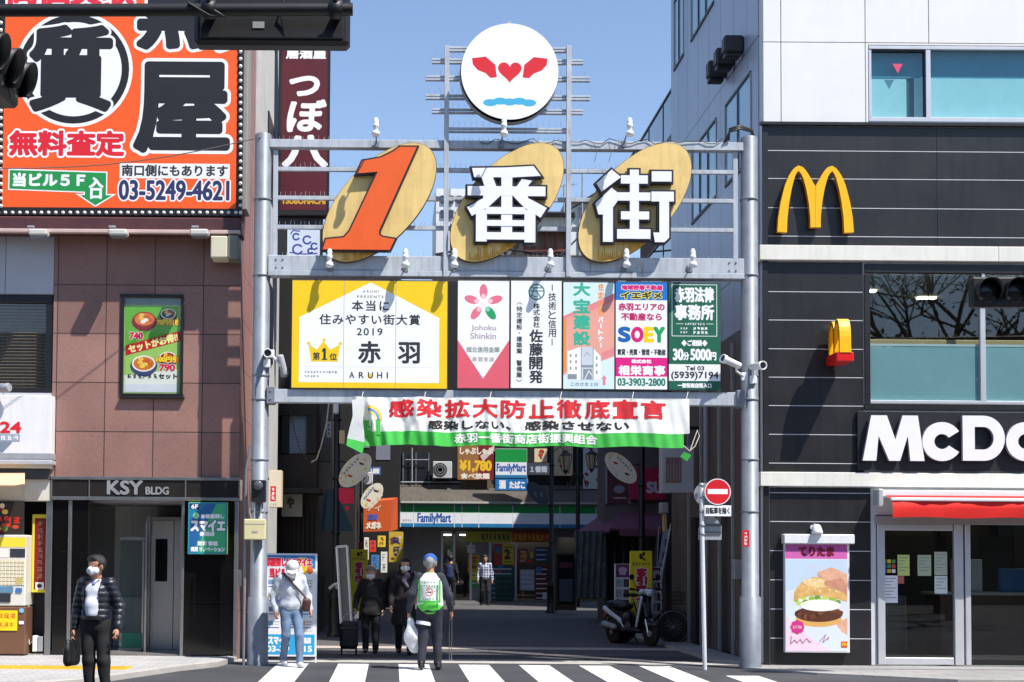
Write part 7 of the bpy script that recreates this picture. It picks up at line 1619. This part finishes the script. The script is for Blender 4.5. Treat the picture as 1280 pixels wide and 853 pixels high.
mb = MB(); mb.tube(rig.w(np.array([(-.2, .17, 1.07), (-.12, .185, 1.16), (0, .19, 1.28), (.1, .14, 1.40), (.13, .03, 1.47), (.1, -.09, 1.42), (-.05, -.15, 1.25), (-.18, -.1, 1.08), (-.24, .06, 1.04), (-.22, .14, 1.05)])), .013, BRL, 6); mb.build('strap', t2)
# --- volunteer in a green vest, from behind
NV = cloth_mat('work_jacket_navy', (44, 47, 58)); NT = cloth_mat('work_trousers', (40, 42, 54)); VG = cloth_mat('vest_green', (92, 206, 76), bump=.2); VW = cloth_mat('vest_white', (226, 232, 226), bump=.2)
g_ = gp(537, 838); 
t, rig, D, hp = person('patrol volunteer seen from behind in a green and white vest and blue cap', g_[0], g_[1], 0, -.08, 1.64,
    dict(look=(.1, 1, -.1), kl=(-.1, .02, .49), al=(-.12, -.06, .11), kr=(.1, .1, .5), ar=(.12, .1, .09), el=(-.27, -.05, 1.12), hl=(-.31, .02, .86), er=(.28, -.02, 1.1), hr=(.31, .06, .88)),
    dict(trousers=NT, top=NV, bulk=1.1, hair=HAIRG, cap=cloth_mat('cap_blue', (40, 84, 160)), top_hem=.84, skin=SKIN2, leg_w=1.08))
skinmesh(rig, [((0, 0, 1.0), (0, .0, 1.27), .172, .178, 0, (1.12, .9, 1)), ((0, 0, 1.27), (0, -.01, 1.355), .172, .1, 1, (1.12, .9, 1)), ((0, 0, .96), (0, 0, .99), .17, .17, 2, (1.1, .92, 1))], [VW, VG, VG], 'vest', t, .0125, .03, .003)
class WArt(Art):
    pass
mb = MB(); kk = .01; C0 = rig.w(np.array((0, -.178, 1.2)))
a = Art(mb, 0, 0, 1, centre=C0, k=.01, yaw=-.08, step=.0008)
a.warp = lambda px, py, d: (px, py, d - .00016 * px * px * 1.0 + .012)
VP = lambda c_: M(f'vest_print_{c_[0]}', c_, .7, .05)
a.grid(-15, 16, 15, 19, 8, 1, VP((60, 176, 60))); a.grid(-16, -13.5, -13, 18, 2, 8, VP((60, 176, 60))); a.grid(13, -13.5, 16, 18, 2, 8, VP((60, 176, 60)))
a.scrib(6, -12.5, -11.5, 12.5, -8.2, VP((30, 110, 60))); a.scrib(7, -13, -6.8, 13, -3.4, VP((30, 40, 110))); a.ring(0, 4, 4.6, 5.6, VP((196, 40, 50))); a.line([(-3.6, .6), (3.6, 7.4)], 1, VP((196, 40, 50))); a.line([(-3, 4.5), (3.4, 4)], 1.3, VP((40, 40, 46))); a.scrib(6, -11, 12, 11, 15, VP((30, 110, 60)))
mb.build('vest_print', t)
mb = MB(); q = D['kl'] * .45 + D['pl'] * .55; mb.lathe([(.112 * rig.s, -.025), (.114 * rig.s, 0), (.11 * rig.s, .025)], rig.w(q - (0, 0, .02)), (.15, .05, 1), M('reflective_tape', (216, 218, 222), .4, .05), 20); mb.build('reflective_band', t)
t2 = thing('rubbish_bag', 'white plastic carrier bag in the left hand of the patrol volunteer', 'bag', rig.w(np.array((-.28, .05, .3))))
WPB = M('white_plastic', (226, 226, 228), .45, .06, 8, bump=.8, bscale=14)
skinmesh(rig, [((-.25, .08, .40), (-.26, .06, .5), .12, .125, 0, (1, .75, 1)), ((-.26, .06, .5), (-.295, .045, .72), .115, .05, 0, (1, .75, 1)), ((-.23, .09, .34), (-.23, .09, .4), .1, .1, 0, (1, .7, 1))], [WPB], 'body', t2, .012, .03, .009)
mb = MB()
for s_ in (-.02, .02): mb.tube(rig.w(np.array([(-.29 + s_, .045, .7), (-.305 + s_, .05, .77), (-.305, .055 + s_, .82)])), [.022, .012, .008], WPB, 6)
mb.build('handle', t2)
t2 = thing('litter_tongs', 'steel litter tongs in the right hand of the patrol volunteer', 'tongs', rig.w(np.array((.31, .07, .12))))
mb = MB()
for s_ in (-.013, .02): mb.tube(rig.w(np.array([(.3 + s_, .1, .83), (.3 + s_ * 1.2, .09, .5), (.3 + s_ * .9, .08, .13)])), .006, CHROME, 6)
mb.build('arm', t2); mb = MB(); mb.tube(rig.w(np.array([(.305, .1, .84), (.305, .1, .92)])), .016, GREYP, 8); mb.build('grip', t2)
# --- elderly woman
BC = cloth_mat('coat_black', (20, 19, 21)); BC2 = cloth_mat('coat_charcoal', (27, 25, 28)); KNIT = cloth_mat('beret_grey', (120, 112, 104))
g_ = gp(463, 817)
t, rig, D, hp = person('elderly woman in a black coat and grey hat pulling a black shopping trolley', g_[0], g_[1], 0, math.pi - .05, 1.47,
    dict(head=(0, .06, 1.55), look=(.05, 1, -.12), kl=(-.1, .06, .49), al=(-.1, .05, .1), ar=(.1, -.05, .1), er=(.27, -.06, 1.1), hr=(.3, .02, .86)),
    dict(trousers=TB, top=BC, bulk=1.18, hair=HAIRG, mask=1, top_hem=.72, flare=.19, leg_w=1.1))
V, F, mi = surface([(hp(0, -.02, .06), hp(0, .01, .065), .115, .112, 0, (1, 1, .85))], .012, .02, .003); keep = ((V - D['head'])[:, 2] > .05); mb = MB(); mb.add(rig.w(V), F[keep[F].all(1)], KNIT, True); mb.build('hat', t)
patch(rig, [((-.03, .12, 1.36), (.03, .12, 1.3), .05, .04, 0)], cloth_mat('scarf_dark', (70, 66, 66)), 'scarf', t)
t2 = thing('shopping_trolley', 'black wheeled shopping trolley beside the elderly woman', 'trolley', (*gp(436, 819)[:2], 0)); c_ = gp(436, 819)
mb = MB(); mb.box(c_[0] - .15, c_[1] - .12, .1, c_[0] + .15, c_[1] + .12, .56, cloth_mat('trolley_black', (20, 20, 22), rough=.6), .05); mb.box(c_[0] - .15, c_[1] - .135, .42, c_[0] + .15, c_[1] - .1, .47, BLACK, .01); mb.build('bag', t2)
mb = MB(); hh = rig.w(np.array((.3, .06, .82)))
for s_ in (-.1, .1): mb.tube([(c_[0] + s_, c_[1] + .12, .12), (c_[0] + s_, c_[1] + .13, .62), (hh[0] + s_ * .4, hh[1], hh[2])], .011, GREYP, 6)
mb.tube([(hh[0] - .05, hh[1], hh[2]), (hh[0] + .05, hh[1], hh[2])], .015, BLACK, 8); mb.build('handle', t2)
for s_ in (-.12, .12):
    mb = MB(); mb.lathe([(.06, -.015), (.07, -.012), (.07, .012), (.06, .015)], (c_[0] + s_, c_[1], .07), (1, 0, 0), RUBBER, 16); mb.build('wheel', t2)
# --- woman in black with pink bag
g_ = gp(505, 818)
t, rig, D, hp = person('dark haired woman in a long black coat and white mask walking out of the street', g_[0], g_[1], 0, math.pi + .05, 1.60,
    dict(look=(-.15, 1, -.08), kl=(-.08, .12, .5), al=(-.09, .12, .1), ar=(.09, -.12, .11), el=(-.25, .03, 1.12), hl=(-.2, .16, 1.0)),
    dict(trousers=TB, top=BC2, bulk=1.08, hair=HAIRB, long=1, mask=1, top_hem=.5, flare=.2))
patch(rig, [((-.05, .1, 1.4), (.03, .13, 1.3), .05, .04, 0), ((.02, .13, 1.3), (-.04, .15, 1.2), .035, .03, 0)], cloth_mat('scarf_mauve', (104, 92, 112)), 'scarf', t)
t2 = thing('handbag', 'dusty pink handbag hanging from the shoulder of the woman in the long coat', 'bag', rig.w(np.array((-.22, .16, 1.0))))
PKB = M('pink_leather', (176, 96, 108), .5, .12, 10)
skinmesh(rig, [((-.2, .17, .98), (-.19, .17, 1.14), .06, .05, 0, (1.2, .6, 1.3))], [PKB], 'body', t2, .012, .02)
mb = MB()
for s_ in (-.04, .03): mb.tube(rig.w(np.array([(-.2 + s_, .18, 1.18), (-.19 + s_ * .4, .17, 1.32), (-.18, .09, 1.44), (-.18, .0, 1.47)])), .007, M('strap_pale', (206, 170, 172), .5, .1), 6)
mb.build('strap', t2)
# --- man in a plaid shirt far down the street
PLAID = tiled('plaid_cloth', (44, 56, 90), (60, 74, 110), (176, 180, 196), .09, .09, .02, 'xz', 0, .85)
g_ = gp(606, 757)
person('man in a blue plaid shirt walking in the shaded street before the store window', g_[0], g_[1], 0, math.pi, 1.72,
    dict(kl=(-.1, .1, .5), al=(-.11, .08, .1), ar=(.12, -.1, .1)), dict(trousers=TB, top=PLAID, hair=HAIRB, skin=SKIN2, bulk=1.02, top_hem=.86))
g_ = gp(563, 757)
t, rig, D, hp = person('person in dark clothes with a navy rucksack at the convenience store door', g_[0], g_[1], 0, -.3, 1.70, {}, dict(trousers=TB, top=BC, hair=HAIRB, bulk=1.05))
t2 = thing('rucksack', 'navy rucksack on the back of the person at the store door', 'bag', rig.w(np.array((0, -.2, .95))))
skinmesh(rig, [((0, -.2, 1.0), (0, -.19, 1.28), .12, .11, 0, (1.1, .8, 1))], [cloth_mat('rucksack_navy', (30, 44, 84))], 'body', t2, .014, .02)
g_ = gp(447, 790)
person('person in dark clothes half hidden behind the leaning board', at(431, 740, 34)[0], 34, 0, math.pi, 1.66, {}, dict(trousers=TB, top=BC, hair=HAIRB, bulk=1.05))
# ================================================================== scooter and bicycle
sc0 = gp(800, 803)
class Fr:                                           # local frame: u along the vehicle, v sideways, z up
    def __init__(s, o, ang): s.o = np.array((o[0], o[1], 0.)); s.u = np.array((math.cos(ang), math.sin(ang), 0)); s.v = np.array((-math.sin(ang), math.cos(ang), 0))
    def p(s, a, b, z): return s.o + s.u * a + s.v * b + np.array((0, 0, z))
def wheel(fr, a, r, w_, parent, spokes=0, name='wheel', rimmat=None):
    mb = MB(); c = fr.p(a, 0, r); ax = fr.v
    for i in range(2 if spokes else 1): pass
    n = 28; P = [c + r * .93 * (fr.u * math.cos(t_) + np.array((0, 0, 1.)) * math.sin(t_)) for t_ in np.linspace(0, 2 * math.pi, n + 1)]
    mb.lathe([(r - w_ * .9, -w_ * .35), (r - w_ * .4, -w_ / 2), (r, -w_ * .2), (r, w_ * .2), (r - w_ * .4, w_ / 2), (r - w_ * .9, w_ * .35)], c, ax, RUBBER, 32); o = mb.build(name, parent)
    m2 = MB(); rm = rimmat or GREYP
    if spokes:
        m2.lathe([(r - w_ * .9 - .012, -.01), (r - w_ * .8, -.012), (r - w_ * .8, .012), (r - w_ * .9 - .012, .01)], c, ax, rm, 32)
        for i in range(spokes):
            t_ = 2 * math.pi * i / spokes; q = c + (r - w_) * (fr.u * math.cos(t_) + np.array((0, 0, 1.)) * math.sin(t_)); m2.tube([c + fr.v * (.025 if i % 2 else -.025), q], .0016, ALU, 4, False)
        m2.lathe([(.02, -.045), (.028, -.03), (.028, .03), (.02, .045)], c, ax, rm, 12)
    else:
        m2.lathe([(.05, -.06), (.06, -.04), (.06, .04), (.05, .06)], c, ax, rm, 16); m2.lathe([(r * .62, -w_ * .3), (r * .7, -w_ * .3), (r * .7, w_ * .3), (r * .62, w_ * .3)], c, ax, rm, 28)
        for i in range(5):
            t_ = 2 * math.pi * i / 5; m2.tube([c, c + r * .66 * (fr.u * math.cos(t_) + np.array((0, 0, 1.)) * math.sin(t_))], [.03, .018], rm, 6)
    m2.build('rim', o); return o
F1 = Fr(gp(789, 806), -1.1)
t = thing('motor_scooter', 'silver grey and dark motor scooter parked in the shade on the right', 'scooter', F1.o)
SIL = M('scooter_silver', (212, 218, 228), .22, .06, 3, metal=.15, coat=.6); SDK = M('scooter_dark', (26, 28, 32), .35, .1, 4, coat=.3)
wheel(F1, -.56, .23, .1, t); wheel(F1, .62, .23, .09, t)
def fsurf(fr, prims, mats, name, parent, res=.016, k=.03):
    Q = [(p[0], p[1], p[2], p[3], p[4], *(p[5:])) for p in prims]; V, F, mi = surface(Q, res, k); mb = MB(); Wd = fr.o + np.outer(V[:, 0], fr.u) + np.outer(V[:, 1], fr.v) + np.outer(V[:, 2], (0, 0, 1))
    mb.v.append(Wd); mb.n = len(Wd)
    for m in mats: mb.mi(m)
    mb.f = [tuple(q) for q in F.tolist()]; mb.m = mi.tolist(); mb.sm = [True] * len(F); return mb.build(name, parent)
fsurf(F1, [((-.62, 0, .60), (-.12, 0, .52), .12, .13, 0, (1, .95, 1)), ((-.75, 0, .68), (-.5, 0, .62), .07, .1, 0), ((-.12, 0, .5), (-.05, 0, .33), .1, .08, 0)], [SDK], 'rear_body', t)
for s_ in (-1, 1): fsurf(F1, [((-.72, s_ * .1, .66), (-.2, s_ * .125, .46), .055, .045, 0, (1, .6, 1)), ((-.2, s_ * .125, .46), (-.1, s_ * .11, .33), .03, .02, 0, (1, .6, 1))], [SIL], 'side_trim', t)
fsurf(F1, [((-.1, 0, .28), (.32, 0, .28), .09, .09, 0, (1, 1.7, .6)), ((-.5, 0, .34), (-.1, 0, .32), .13, .1, 0, (1, 1, 1))], [SDK], 'footboard', t)
fsurf(F1, [((.32, 0, .34), (.46, 0, .92), .07, .075, 0, (.6, 2.0, 1)), ((.46, 0, .78), (.54, 0, .55), .06, .06, 0, (.9, 1.3, 1))], [SDK], 'front_shield', t)
for s_ in (-1, 1): fsurf(F1, [((.36, s_ * .15, .36), (.5, s_ * .13, .9), .03, .035, 0, (.8, .8, 1))], [SIL], 'shield_edge', t)
fsurf(F1, [((.48, 0, .42), (.76, 0, .40), .09, .06, 0, (1, .9, .8))], [SDK], 'front_mudguard', t)
fsurf(F1, [((-.62, 0, .76), (-.12, 0, .72), .075, .08, 0, (1, 1.7, .8)), ((-.45, 0, .77), (-.2, 0, .73), .09, .09, 0, (1, 1.6, .8))], [M('seat_vinyl', (22, 22, 24), .5, .1)], 'seat', t)
fsurf(F1, [((.47, -.11, 1.01), (.47, .11, 1.01), .055, .055, 0, (1.2, 1, .9)), ((.53, 0, 1.0), (.55, 0, .98), .065, .06, 0)], [SIL], 'handlebar_cowl', t)
mb = MB(); mb.tube([F1.p(.42, -.34, 1.06), F1.p(.47, -.14, 1.03), F1.p(.47, .14, 1.03), F1.p(.42, .34, 1.06)], .014, BLACK, 8); mb.tube([F1.p(.42, -.35, 1.06), F1.p(.44, -.24, 1.05)], .02, RUBBER, 8); mb.tube([F1.p(.42, .35, 1.06), F1.p(.44, .24, 1.05)], .02, RUBBER, 8); mb.tube([F1.p(.6, .0, .3), F1.p(.5, 0, .9)], .03, SDK, 8)
mb.tube([F1.p(.62, .07, .25), F1.p(.54, .07, .5)], .022, CHROME, 8); mb.tube([F1.p(.62, -.07, .25), F1.p(.54, -.07, .5)], .022, CHROME, 8); mb.build('handlebar', t)
mb = MB(); mb.lathe([(.0, .05), (.06, .04), (.075, 0), (.06, -.03)], F1.p(.63, 0, .99), F1.u, M('headlamp_glass', (190, 210, 226), .08, 0, metal=.3), 18); mb.build('headlight', t)
for s_ in (-1, 1):
    mb = MB(); mb.tube([F1.p(.46, s_ * .2, 1.06), F1.p(.42, s_ * .28, 1.25)], .008, BLACK, 6); c = F1.p(.42, s_ * .3, 1.28); mb.lathe([(0, -.012), (.05, -.01), (.055, .008), (0, .01)], c, F1.u, BLACK, 16); mb.build('mirror', t)
mb = MB(); mb.lathe([(.03, -.3), (.055, -.25), (.055, .1), (.03, .14)], F1.p(-.55, -.17, .36), F1.u * -1 + np.array((0, 0, .15)), GREYP, 14); mb.tube([F1.p(-.2, .12, .3), F1.p(-.1, .22, .03)], .014, BLACK, 6); mb.build('exhaust', t)
mb = MB(); mb.box(*(F1.p(-.82, 0, .56) - (.02, .06, .05)), *(F1.p(-.82, 0, .56) + (.02, .06, .05)), M('tail_red', (150, 14, 16), .2, .05), .01); mb.build('tail_light', t)
F2 = Fr(gp(815, 805), -.5)
t = thing('city_bicycle', 'black city bicycle with a front basket standing against the scooter', 'bicycle', F2.o)
BKP = M('bicycle_black', (30, 30, 34), .25, .1, coat=.5)
wheel(F2, .42, .335, .032, t, 32, rimmat=ALU); wheel(F2, -.62, .335, .032, t, 32, rimmat=ALU)
mb = MB(); hd_ = F2.p(.2, 0, .86); bb_ = F2.p(-.2, 0, .3); st_ = F2.p(-.36, 0, .78); ra_ = F2.p(-.62, 0, .335); fa_ = F2.p(.42, 0, .335); hl_ = F2.p(.25, 0, .7)
mb.tube([hd_, hl_], .02, BKP, 8); mb.tube([hl_, F2.p(-.0, 0, .42), bb_], .02, BKP, 8); mb.tube([bb_, st_], .016, BKP, 8)
for s_ in (-.05, .05):
    mb.tube([bb_, ra_ + F2.v * s_], .01, BKP, 6); mb.tube([st_, ra_ + F2.v * s_], .009, BKP, 6); mb.tube([hl_ + F2.v * s_ * .8, F2.p(.33, s_, .52), fa_ + F2.v * s_], .011, BKP, 6)
mb.build('frame', t)
mb = MB(); mb.tube([hd_, F2.p(.15, 0, 1.02)], .014, CHROME, 8); mb.tube([F2.p(-.02, -.3, 1.06), F2.p(.14, -.22, 1.05), F2.p(.17, 0, 1.02), F2.p(.14, .22, 1.05), F2.p(-.02, .3, 1.06)], .012, CHROME, 8); mb.tube([F2.p(-.05, -.3, 1.06), F2.p(.05, -.27, 1.055)], .017, RUBBER, 8); mb.tube([F2.p(-.05, .3, 1.06), F2.p(.05, .27, 1.055)], .017, RUBBER, 8); mb.build('handlebar', t)
mb = MB(); mb.tube([st_, F2.p(-.39, 0, .88)], .012, CHROME, 8); mb.build('seat_post', t)
fsurf(F2, [((-.52, 0, .93), (-.36, 0, .92), .06, .05, 0, (1, 1.3, .6)), ((-.36, 0, .92), (-.25, 0, .92), .04, .025, 0, (1, 1, .7))], [RUBBER], 'saddle', t)
mb = MB()
for i in range(9):
    u = .3 + .3 * i / 8
    for s_ in (-.15, .15): mb.tube([F2.p(u, s_, 1.0), F2.p(u, s_ * .85, .76)], .003, BLACK, 4, False)
for z_ in (.76, .84, .92, 1.0):
    q = .85 + .15 * (z_ - .76) / .24; mb.tube([F2.p(.3, -.15 * q, z_), F2.p(.6, -.15 * q, z_), F2.p(.6, .15 * q, z_), F2.p(.3, .15 * q, z_), F2.p(.3, -.15 * q, z_)], .004, BLACK, 4, False)
for i in range(8):
    s_ = -.13 + .26 * i / 7; mb.tube([F2.p(.6, s_, 1), F2.p(.6, s_, .76), F2.p(.3, s_, .76)], .003, BLACK, 4, False)
mb.build('basket', t)
for a_, r_ in ((.42, .375), (-.62, .375)):
    mb = MB(); V = []
    for t_ in np.linspace(R(20), R(165) if a_ > 0 else R(190), 14):
        for s_ in (-.03, 0, .03): V.append(F2.p(a_ + (r_ - abs(s_) * .3) * math.cos(t_), s_, .335 + (r_ - abs(s_) * .3) * math.sin(t_)))
    mb.add(V, [(i * 3 + j, i * 3 + j + 1, i * 3 + 3 + j + 1, i * 3 + 3 + j) for i in range(13) for j in range(2)], BKP, True); mb.build('mudguard', t)
mb = MB(); mb.lathe([(.09, -.005), (.1, 0), (.09, .005)], bb_ + F2.v * -.04, F2.v, BLACK, 20); mb.tube([bb_ - F2.v * .08, F2.p(-.1, -.1, .17)], .01, CHROME, 6); mb.tube([bb_ + F2.v * .08, F2.p(-.3, .1, .43)], .01, CHROME, 6)
for q in (F2.p(-.1, -.13, .17), F2.p(-.3, .13, .43)): mb.box(*(q - (.05, .04, .012)), *(q + (.05, .04, .012)), RUBBER, .004)
mb.build('crank', t)
mb = MB(); mb.tube([F2.p(-.6, .06, .3), F2.p(-.68, .2, .02)], .01, CHROME, 6); mb.build('kickstand', t)
# ================================================================== traffic signals near the camera
SGB = M('signal_black', (15, 16, 18), .5, .2, 6, streak=.1); SGL = M('signal_lens', (26, 26, 28), .25, .15)
def signal(label, C, yaw, w_=1.15, h_=.38, d_=.17):
    """horizontal three lamp signal; yaw 0 faces the camera side (-Y)"""
    C = np.array(C, float); u = np.array((math.cos(yaw), math.sin(yaw), 0)); n_ = np.array((math.sin(yaw), -math.cos(yaw), 0)); z = np.array((0, 0, 1.))
    t = thing('traffic_signal', label, 'traffic signal', C, 'traffic signals over the road')
    mb = MB(); mb.obox(C, u, n_, z, w_ / 2, d_ / 2, h_ / 2, SGB, .03); mb.obox(C - n_ * (d_ / 2 + .012), u, n_, z, w_ / 2 - .05, .014, h_ / 2 - .04, SGB, .008)
    for s_ in (-1, 1): mb.tube([C + u * s_ * w_ * .35 - n_ * d_ * .5 + z * h_ * .45, C + u * s_ * w_ * .35 - n_ * d_ * .5 + z * h_ * .72], .02, SGB, 8)
    mb.obox(C - n_ * (d_ / 2 + .03) + u * .1 - z * .07, u, n_, z, .045, .003, .025, K(150, 152, 156)); mb.tube([C - n_ * (d_ / 2 + .02) - u * .1 + z * .16, C - n_ * (d_ / 2 + .06) - u * .07 + z * .02, C - n_ * (d_ / 2 + .02) - u * .1 - z * .16], .008, BLACK, 6)
    body = mb.build('body', t)
    for i in (-1, 0, 1):
        c = C + u * i * .355 + n_ * d_ / 2; r_ = .15; m2 = MB(); V = []; N = 20
        for j in range(N + 1):
            a_ = R(-35 + 250 * j / N); e = (.22 if yaw < 1 else .2) - .1 * (abs(j - N / 2) / (N / 2)) ** 2
            for rr_, dd in ((r_ + .012, 0), (r_ + .012, e), (r_, e), (r_, 0)): V.append(c + u * rr_ * math.cos(a_) + z * rr_ * math.sin(a_) + n_ * dd)
        m2.add(V, [(j * 4 + q, j * 4 + (q + 1) % 4, (j + 1) * 4 + (q + 1) % 4, (j + 1) * 4 + q) for j in range(N) for q in range(4)], SGB, True); m2.build('visor', t)
        m3 = MB(); m3.lathe([(r_, 0), (r_, .012), (r_ * .7, .035), (0, .045)], c, n_, SGL, 24); m3.build('lens', t)
    return t
SY1 = 11.3
c1 = at(341, 27, SY1); signal('big black traffic signal seen from behind at the top of the view', (c1[0], SY1, c1[2]), math.pi, 1.2, .42)
mb = MB(); p0, p1 = at(-260, 14, SY1 - .25), at(441, 12, SY1 - .25); mb.tube([p0, p1], .048, SGB, 14)
for px in (262, 420):
    q = at(px, 12, SY1 - .25); mb.lathe([(.05, -.05), (.075, -.045), (.075, .045), (.05, .05)], q, (1, 0, 0), SGB, 14); mb.box(q[0] - .03, q[1], q[2] - .03, q[0] + .03, q[1] + .2, q[2] + .03, SGB, .006); mb.tube([q + (0, -.06, .04), q + (0, -.06, .2)], .02, SGB, 8)
mb.tube([at(235, 4, SY1 - .3), at(262, 20, SY1 - .32), at(282, 22, SY1 - .32), at(262, 10, SY1 - .3)], .012, BLACK, 6)
mb.build('signal_arm', label='black horizontal pipe arm carrying the big signal across the top left', cat='signal arm')
SY2 = 12.2; c2 = at(-14, 86, SY2); signal('black traffic signal seen from its side at the top left edge', (c2[0], SY2, c2[2]), R(86), 1.08, .36)
mb = MB(); mb.tube([at(-14, 16, SY1 - .1), at(-14, 60, SY1 - .0)], .03, SGB, 8); mb.build('hanger_pipe', label='short black pipe holding the side view signal to the arm', cat='pipe')
c3 = at(1266, 366, 19.3); signal('black traffic signal with its dark lamps to the road before the restaurant window', (c3[0] + .0, 19.3, c3[2]), R(-4), 1.1, .4)
mb = MB(); q = at(1300, 352, 19.5); mb.tube([(c3[0] + .2, 19.42, c3[2] + .28), (c3[0] + 5, 19.42, c3[2] + .4)], .04, SGB, 10); mb.build('signal_arm', label='black pipe arm of the signal before the restaurant window', cat='signal arm')
t = thing('station_building', 'long station building across the road, mirrored in the shop windows', 'building', (0, -14, 0))
ST1 = M('station_wall', (96, 92, 88), .7, .15, 1); mb = MB(); mb.box(-70, -24, 0, 70, -14, 10.6, ST1); mb.box(-70, -14.6, 3.6, 70, -12.5, 4.3, GREYP); mb.build('wall', t)
for i in range(24):
    mb = MB(); mb.box(-68 + i * 5.8, -13.99, 5.2, -63.6 + i * 5.8, -13.9, 7.4, M('station_glass', (40, 50, 58), .08, .1)); mb.box(-68 + i * 5.8, -13.99, 8.3, -63.6 + i * 5.8, -13.9, 10.4, MATS['station_glass']); mb.box(-68 + i * 5.8, -13.99, .2, -63.6 + i * 5.8, -13.9, 3.2, MATS['station_glass']); mb.build('window', t)
# street trees on the station side of the road: they show in the restaurant windows
def tree(x, y, h, seed, label):
    rnd = np.random.default_rng(seed); t = thing('street_tree', label, 'tree', (x, y, 0), 'street trees mirrored in the glass')
    BK_ = M('tree_bark', (72, 58, 48), .9, .3, 8, bump=.5, bscale=30); LF = M('young_leaf', (92, 120, 48), .6, .35, 1.2)
    mb = MB(); tips = []
    mb.tube([(x, y, 0), (x + .1, y, h * .2), (x, y + .1, h * .38)], [.22, .17, .14], BK_, 10)
    def grow(p, d, L, r, lv):
        q = p + d * L * .5 + rnd.normal(0, .06, 3) * L; e = p + d * L; mb.tube([p, q, e], [r, r * .8, r * .55], BK_, 6 if lv < 2 else 4, False)
        if lv >= 3: tips.append((q, e)); return
        for i in range(3 if lv else 4):
            v = d + rnd.normal(0, .55, 3); v[2] = abs(v[2]) * .7 + .18; v /= np.linalg.norm(v); grow(p + d * L * rnd.uniform(.55, 1), v, L * rnd.uniform(.6, .78), r * .6, lv + 1)
    for i in range(4):
        a_ = i * 1.57 + rnd.uniform(-.4, .4); v = np.array((math.cos(a_) * .7, math.sin(a_) * .7, .8)); grow(np.array((x, y, h * .36)), v / np.linalg.norm(v), h * .24, .1, 0)
    mb.build('trunk', t)
    V = []; F = []
    for q, e in tips:
        for i in range(7):
            c = q + (e - q) * rnd.uniform(0, 1.1) + rnd.normal(0, .22, 3); a_ = rnd.normal(0, 1, 3); a_ /= np.linalg.norm(a_); b = np.cross(a_, rnd.normal(0, 1, 3)); b /= np.linalg.norm(b); s_ = rnd.uniform(.05, .11)
            k = len(V); V += [c - a_ * s_, c + b * s_ * .5, c + a_ * s_, c - b * s_ * .5]; F.append((k, k + 1, k + 2, k + 3))
    m2 = MB(); m2.add(V, F, LF); m2.build('crown', t)
tree(15.5, 4.0, 10.5, 3, 'young leafed street tree mirrored in the restaurant windows, nearer the signal'); tree(17.0, -1.0, 17.0, 8, 'taller young leafed street tree mirrored in the upper restaurant window')
